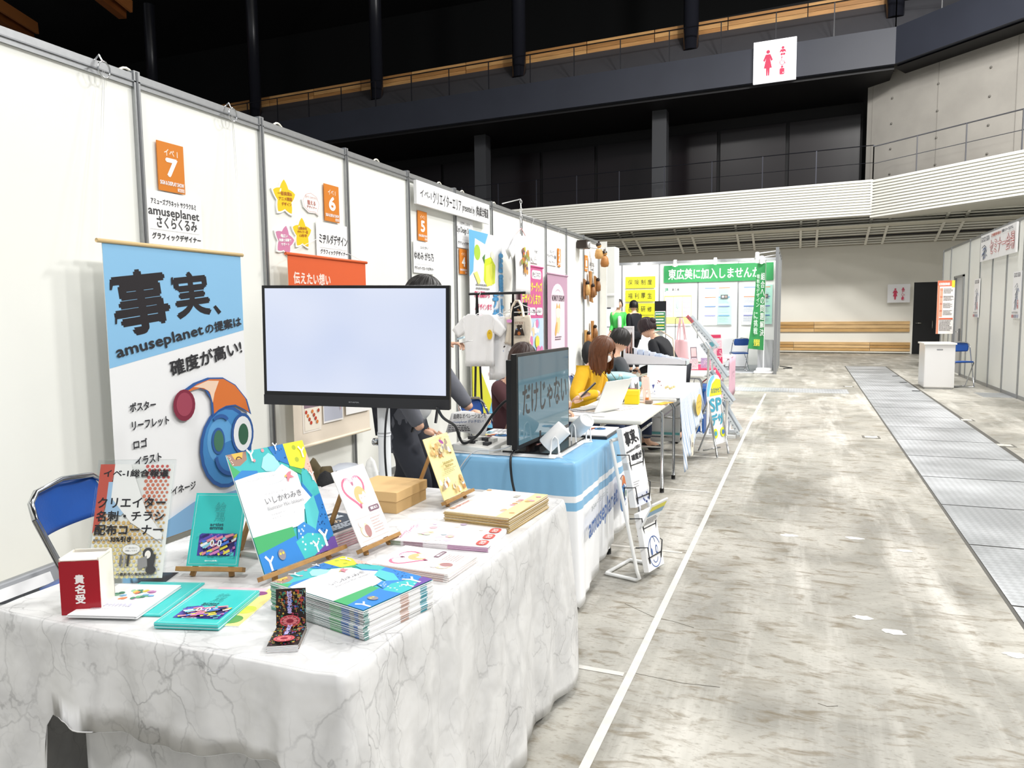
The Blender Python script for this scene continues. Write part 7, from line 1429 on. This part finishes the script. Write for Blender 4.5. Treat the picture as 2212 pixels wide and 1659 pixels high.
# sloping acrylic catalogue stand
t = thing('catalogue_stand', 'white catalogue stand with four sloping clear perforated trays in the aisle', 'display stand', (-.85, 8.75, 0)); 
m = MB(); m.box((-1.05, 8.52, .0), (-.62, 8.58, .03), WT); m.box((-1.05, 8.95, 0), (-.62, 9.01, .03), WT); m.box((-1.05, 8.55, 0), (-1.0, 8.98, .03), WT); m.build('base', t)
m = MB()
for yy in (8.56, 8.97): m.tube([(-.93, yy, .02), (-.93, yy, 1.0)], .014, WT, 8); m.tube([(-.72, yy, .02), (-.72, yy, .42)], .014, WT, 8); m.tube([(-.93, yy, 1.0), (-1.12, yy, 1.28)], .01, WT, 6); m.tube([(-.93, yy, .5), (-.72, yy, .42)], .01, WT, 6)
m.build('uprights', t)
for (xa, za), (xb, zb), tint in (((-1.186, 1.365), (-.87, 1.00), 'd9525a'), ((-1.03, 1.05), (-.755, .66), None), ((-.945, .72), (-.68, .37), None), ((-.80, .36), (-.60, .03), None)):
    m = MB(); d = V((xb - xa, 0, zb - za)).normalized(); nn = V((-d.z, 0, d.x)); 
    for yy in (8.56, 8.95): m.prism([V((xa, yy, za)), V((xb, yy, zb)), V((xb, yy, zb)) + nn * .035, V((xa, yy, za)) + nn * .035], (0, .012, 0), M('dfe5ea', .15))
    m.prism([V((xa, 8.57, za)), V((xb, 8.57, zb)), V((xb, 8.95, zb)), V((xa, 8.95, za))], nn * .004, clear_mat('tray_clear', .3, (.9, .93, .95, 1)))
    for i in range(9):
        p = V((xa, 8.552, za)) + d * (.03 + .046 * i) + nn * .016; m.box(p - V((.005, .003, .005)), p + V((.005, .003, .005)), M('6a7078'))
    if tint: m.prism([V((xa, 8.555, za)), V((xa, 8.555, za)) + d * .1, V((xa, 8.555, za)) + d * .1 + nn * .037, V((xa, 8.555, za)) + nn * .037], (0, -.004, 0), P('e0707a')); m.prism([V((xb, 8.555, zb)) - d * .08, V((xb, 8.555, zb)) - d * .03, V((xb, 8.555, zb)) - d * .03 + nn * .037, V((xb, 8.555, zb)) - d * .08 + nn * .037], (0, -.004, 0), P('6ab4c4'))
    m.build('tray', t)

# ================================================================ far booth furniture
m = MB(); m.box((-3.2, 19.9, .04), (-1.2, 20.5, .74), M('f3f4f6', .8)); m.grid(lambda a_, b_: V((-3.22 + 2.04 * a_, 19.88 + .02 * sin(a_ * 40) * (1 - b_) - .03 * (1 - b_), .03 + .73 * b_)), 60, 6, M('f3f4f6', .8)); m.build('cloth_covered_counter', label='long counter under a white cloth in the far booth', cat='counter')
m = MB(); m.grid(lambda a_, b_: V((-.86 + .34 * a_, 18.3 + .03 * sin(a_ * 9 + b_ * 4), .06 + .72 * b_)), 14, 10, M('d3d5da', .8, bump=.4, bscale=5)); m.box((-.86, 18.32, .0), (-.52, 18.7, .76), M('d9dbe0', .8)); m.build('cloth_covered_box', label='grey cloth covered box beside the far booth side wall', cat='box')
t = thing('banner_flag', 'tall green banner flag with white vertical lettering on a white weighted foot', 'flag', (-.72, 18.05, 0))
m = MB(); m.tube([(-.72, 18.1, .1), (-.71, 18.1, 2.62)], .012, WHITE, 8); m.tube([(-.71, 18.1, 2.55), (-.93, 18.1, 2.56)], .008, WHITE, 6); m.build('pole', t)
m = MB(); m.box((-.93, 17.9, .0), (-.48, 18.25, .06), WHITE); m.box((-.88, 17.95, .06), (-.53, 18.2, .13), WHITE); m.build('foot', t, bevel=.03)
a = Art((-.90, 18.09, 2.54), V((1, 0, 0)), -Y_, .19, 2.0, None, dz=.002)
a.poly([(0, 0), (1, 0), (.95, 1.0), (-.9, .98), (-.3, .5)][::-1], '2f8f4c')
a.text('組合への問題解決', .48, .10, .92, .84, 'e9f4ec', .012, vert=True, shear=0); a.text('看板をデザイン', .0, .12, .36, .5, 'cfe6d6', .008, vert=True); a.text('に挑戦', -.25, .55, .2, .82, 'cfe6d6', .01, vert=True); a.text('受講者', -.2, .87, .5, .95, 'e9dc4a', .01)
a.build('flag_cloth', t)
t = thing('digital_signage', 'slim black signage stand with green poster screen between the yellow signs and posters', 'signage', (-2.93, 17.0, 0))
m = MB(); m.box((-3.06, 17.0, .05), (-2.80, 17.04, 1.70), M('1a1b1e', .4)); m.box((-3.15, 16.85, 0), (-2.7, 17.2, .05), M('2a2b2e', .4)); m.build('housing', t)
a = Art((-3.05, 16.995, 1.47), X_, -Y_, .24, .65, 'f0f2f0', .002, dz=.001); a.rect(.03, .03, .97, .68, '2a7a50')
for i in range(6): a.lines(.08, .07 + .1 * i, .92, .13 + .1 * i, 1, ['f4f6f4', 'e6dc4a'][(i % 3) == 1], i, .8, .1)
a.rect(.03, .72, .97, .78, '8a8f8c'); a.lines(.08, .82, .92, .96, 3, '5a7a6a', 5); a.build('poster_screen', t)
# white counter on the right
t = thing('reception_counter', 'white cabinet counter with a grey finger slot on the right side of the aisle', 'counter', (2.4, 15.4, 0)); CW = M('f1f0ee', .2)
m = MB(); m.box((2.16, 15.08, .03), (2.64, 15.75, .80), CW); m.box((2.18, 15.1, 0), (2.62, 15.73, .03), M('c9c9c9')); cb = m.build('cabinet', t, bevel=.004)
m = MB(); m.box((2.14, 15.06, .80), (2.66, 15.8, .83), CW); m.build('countertop', t, bevel=.004)
a = Art((2.17, 15.075, .79), X_, -Y_, .46, .75, 'f3f2f0', .004, dz=.0008); a.rrect(.38, .09, .60, .12, '8f9194', .5); a.build('front_panel', cb)
cable('floor_cable', [(-.40, 20.5, .01), (-.25, 20.2, .01), (-.1, 19.9, .01), (-.3, 19.7, .01)], .012, BK, 'black cable coiled on the floor behind the far booth side wall')
bpy.data.objects.remove(_to)
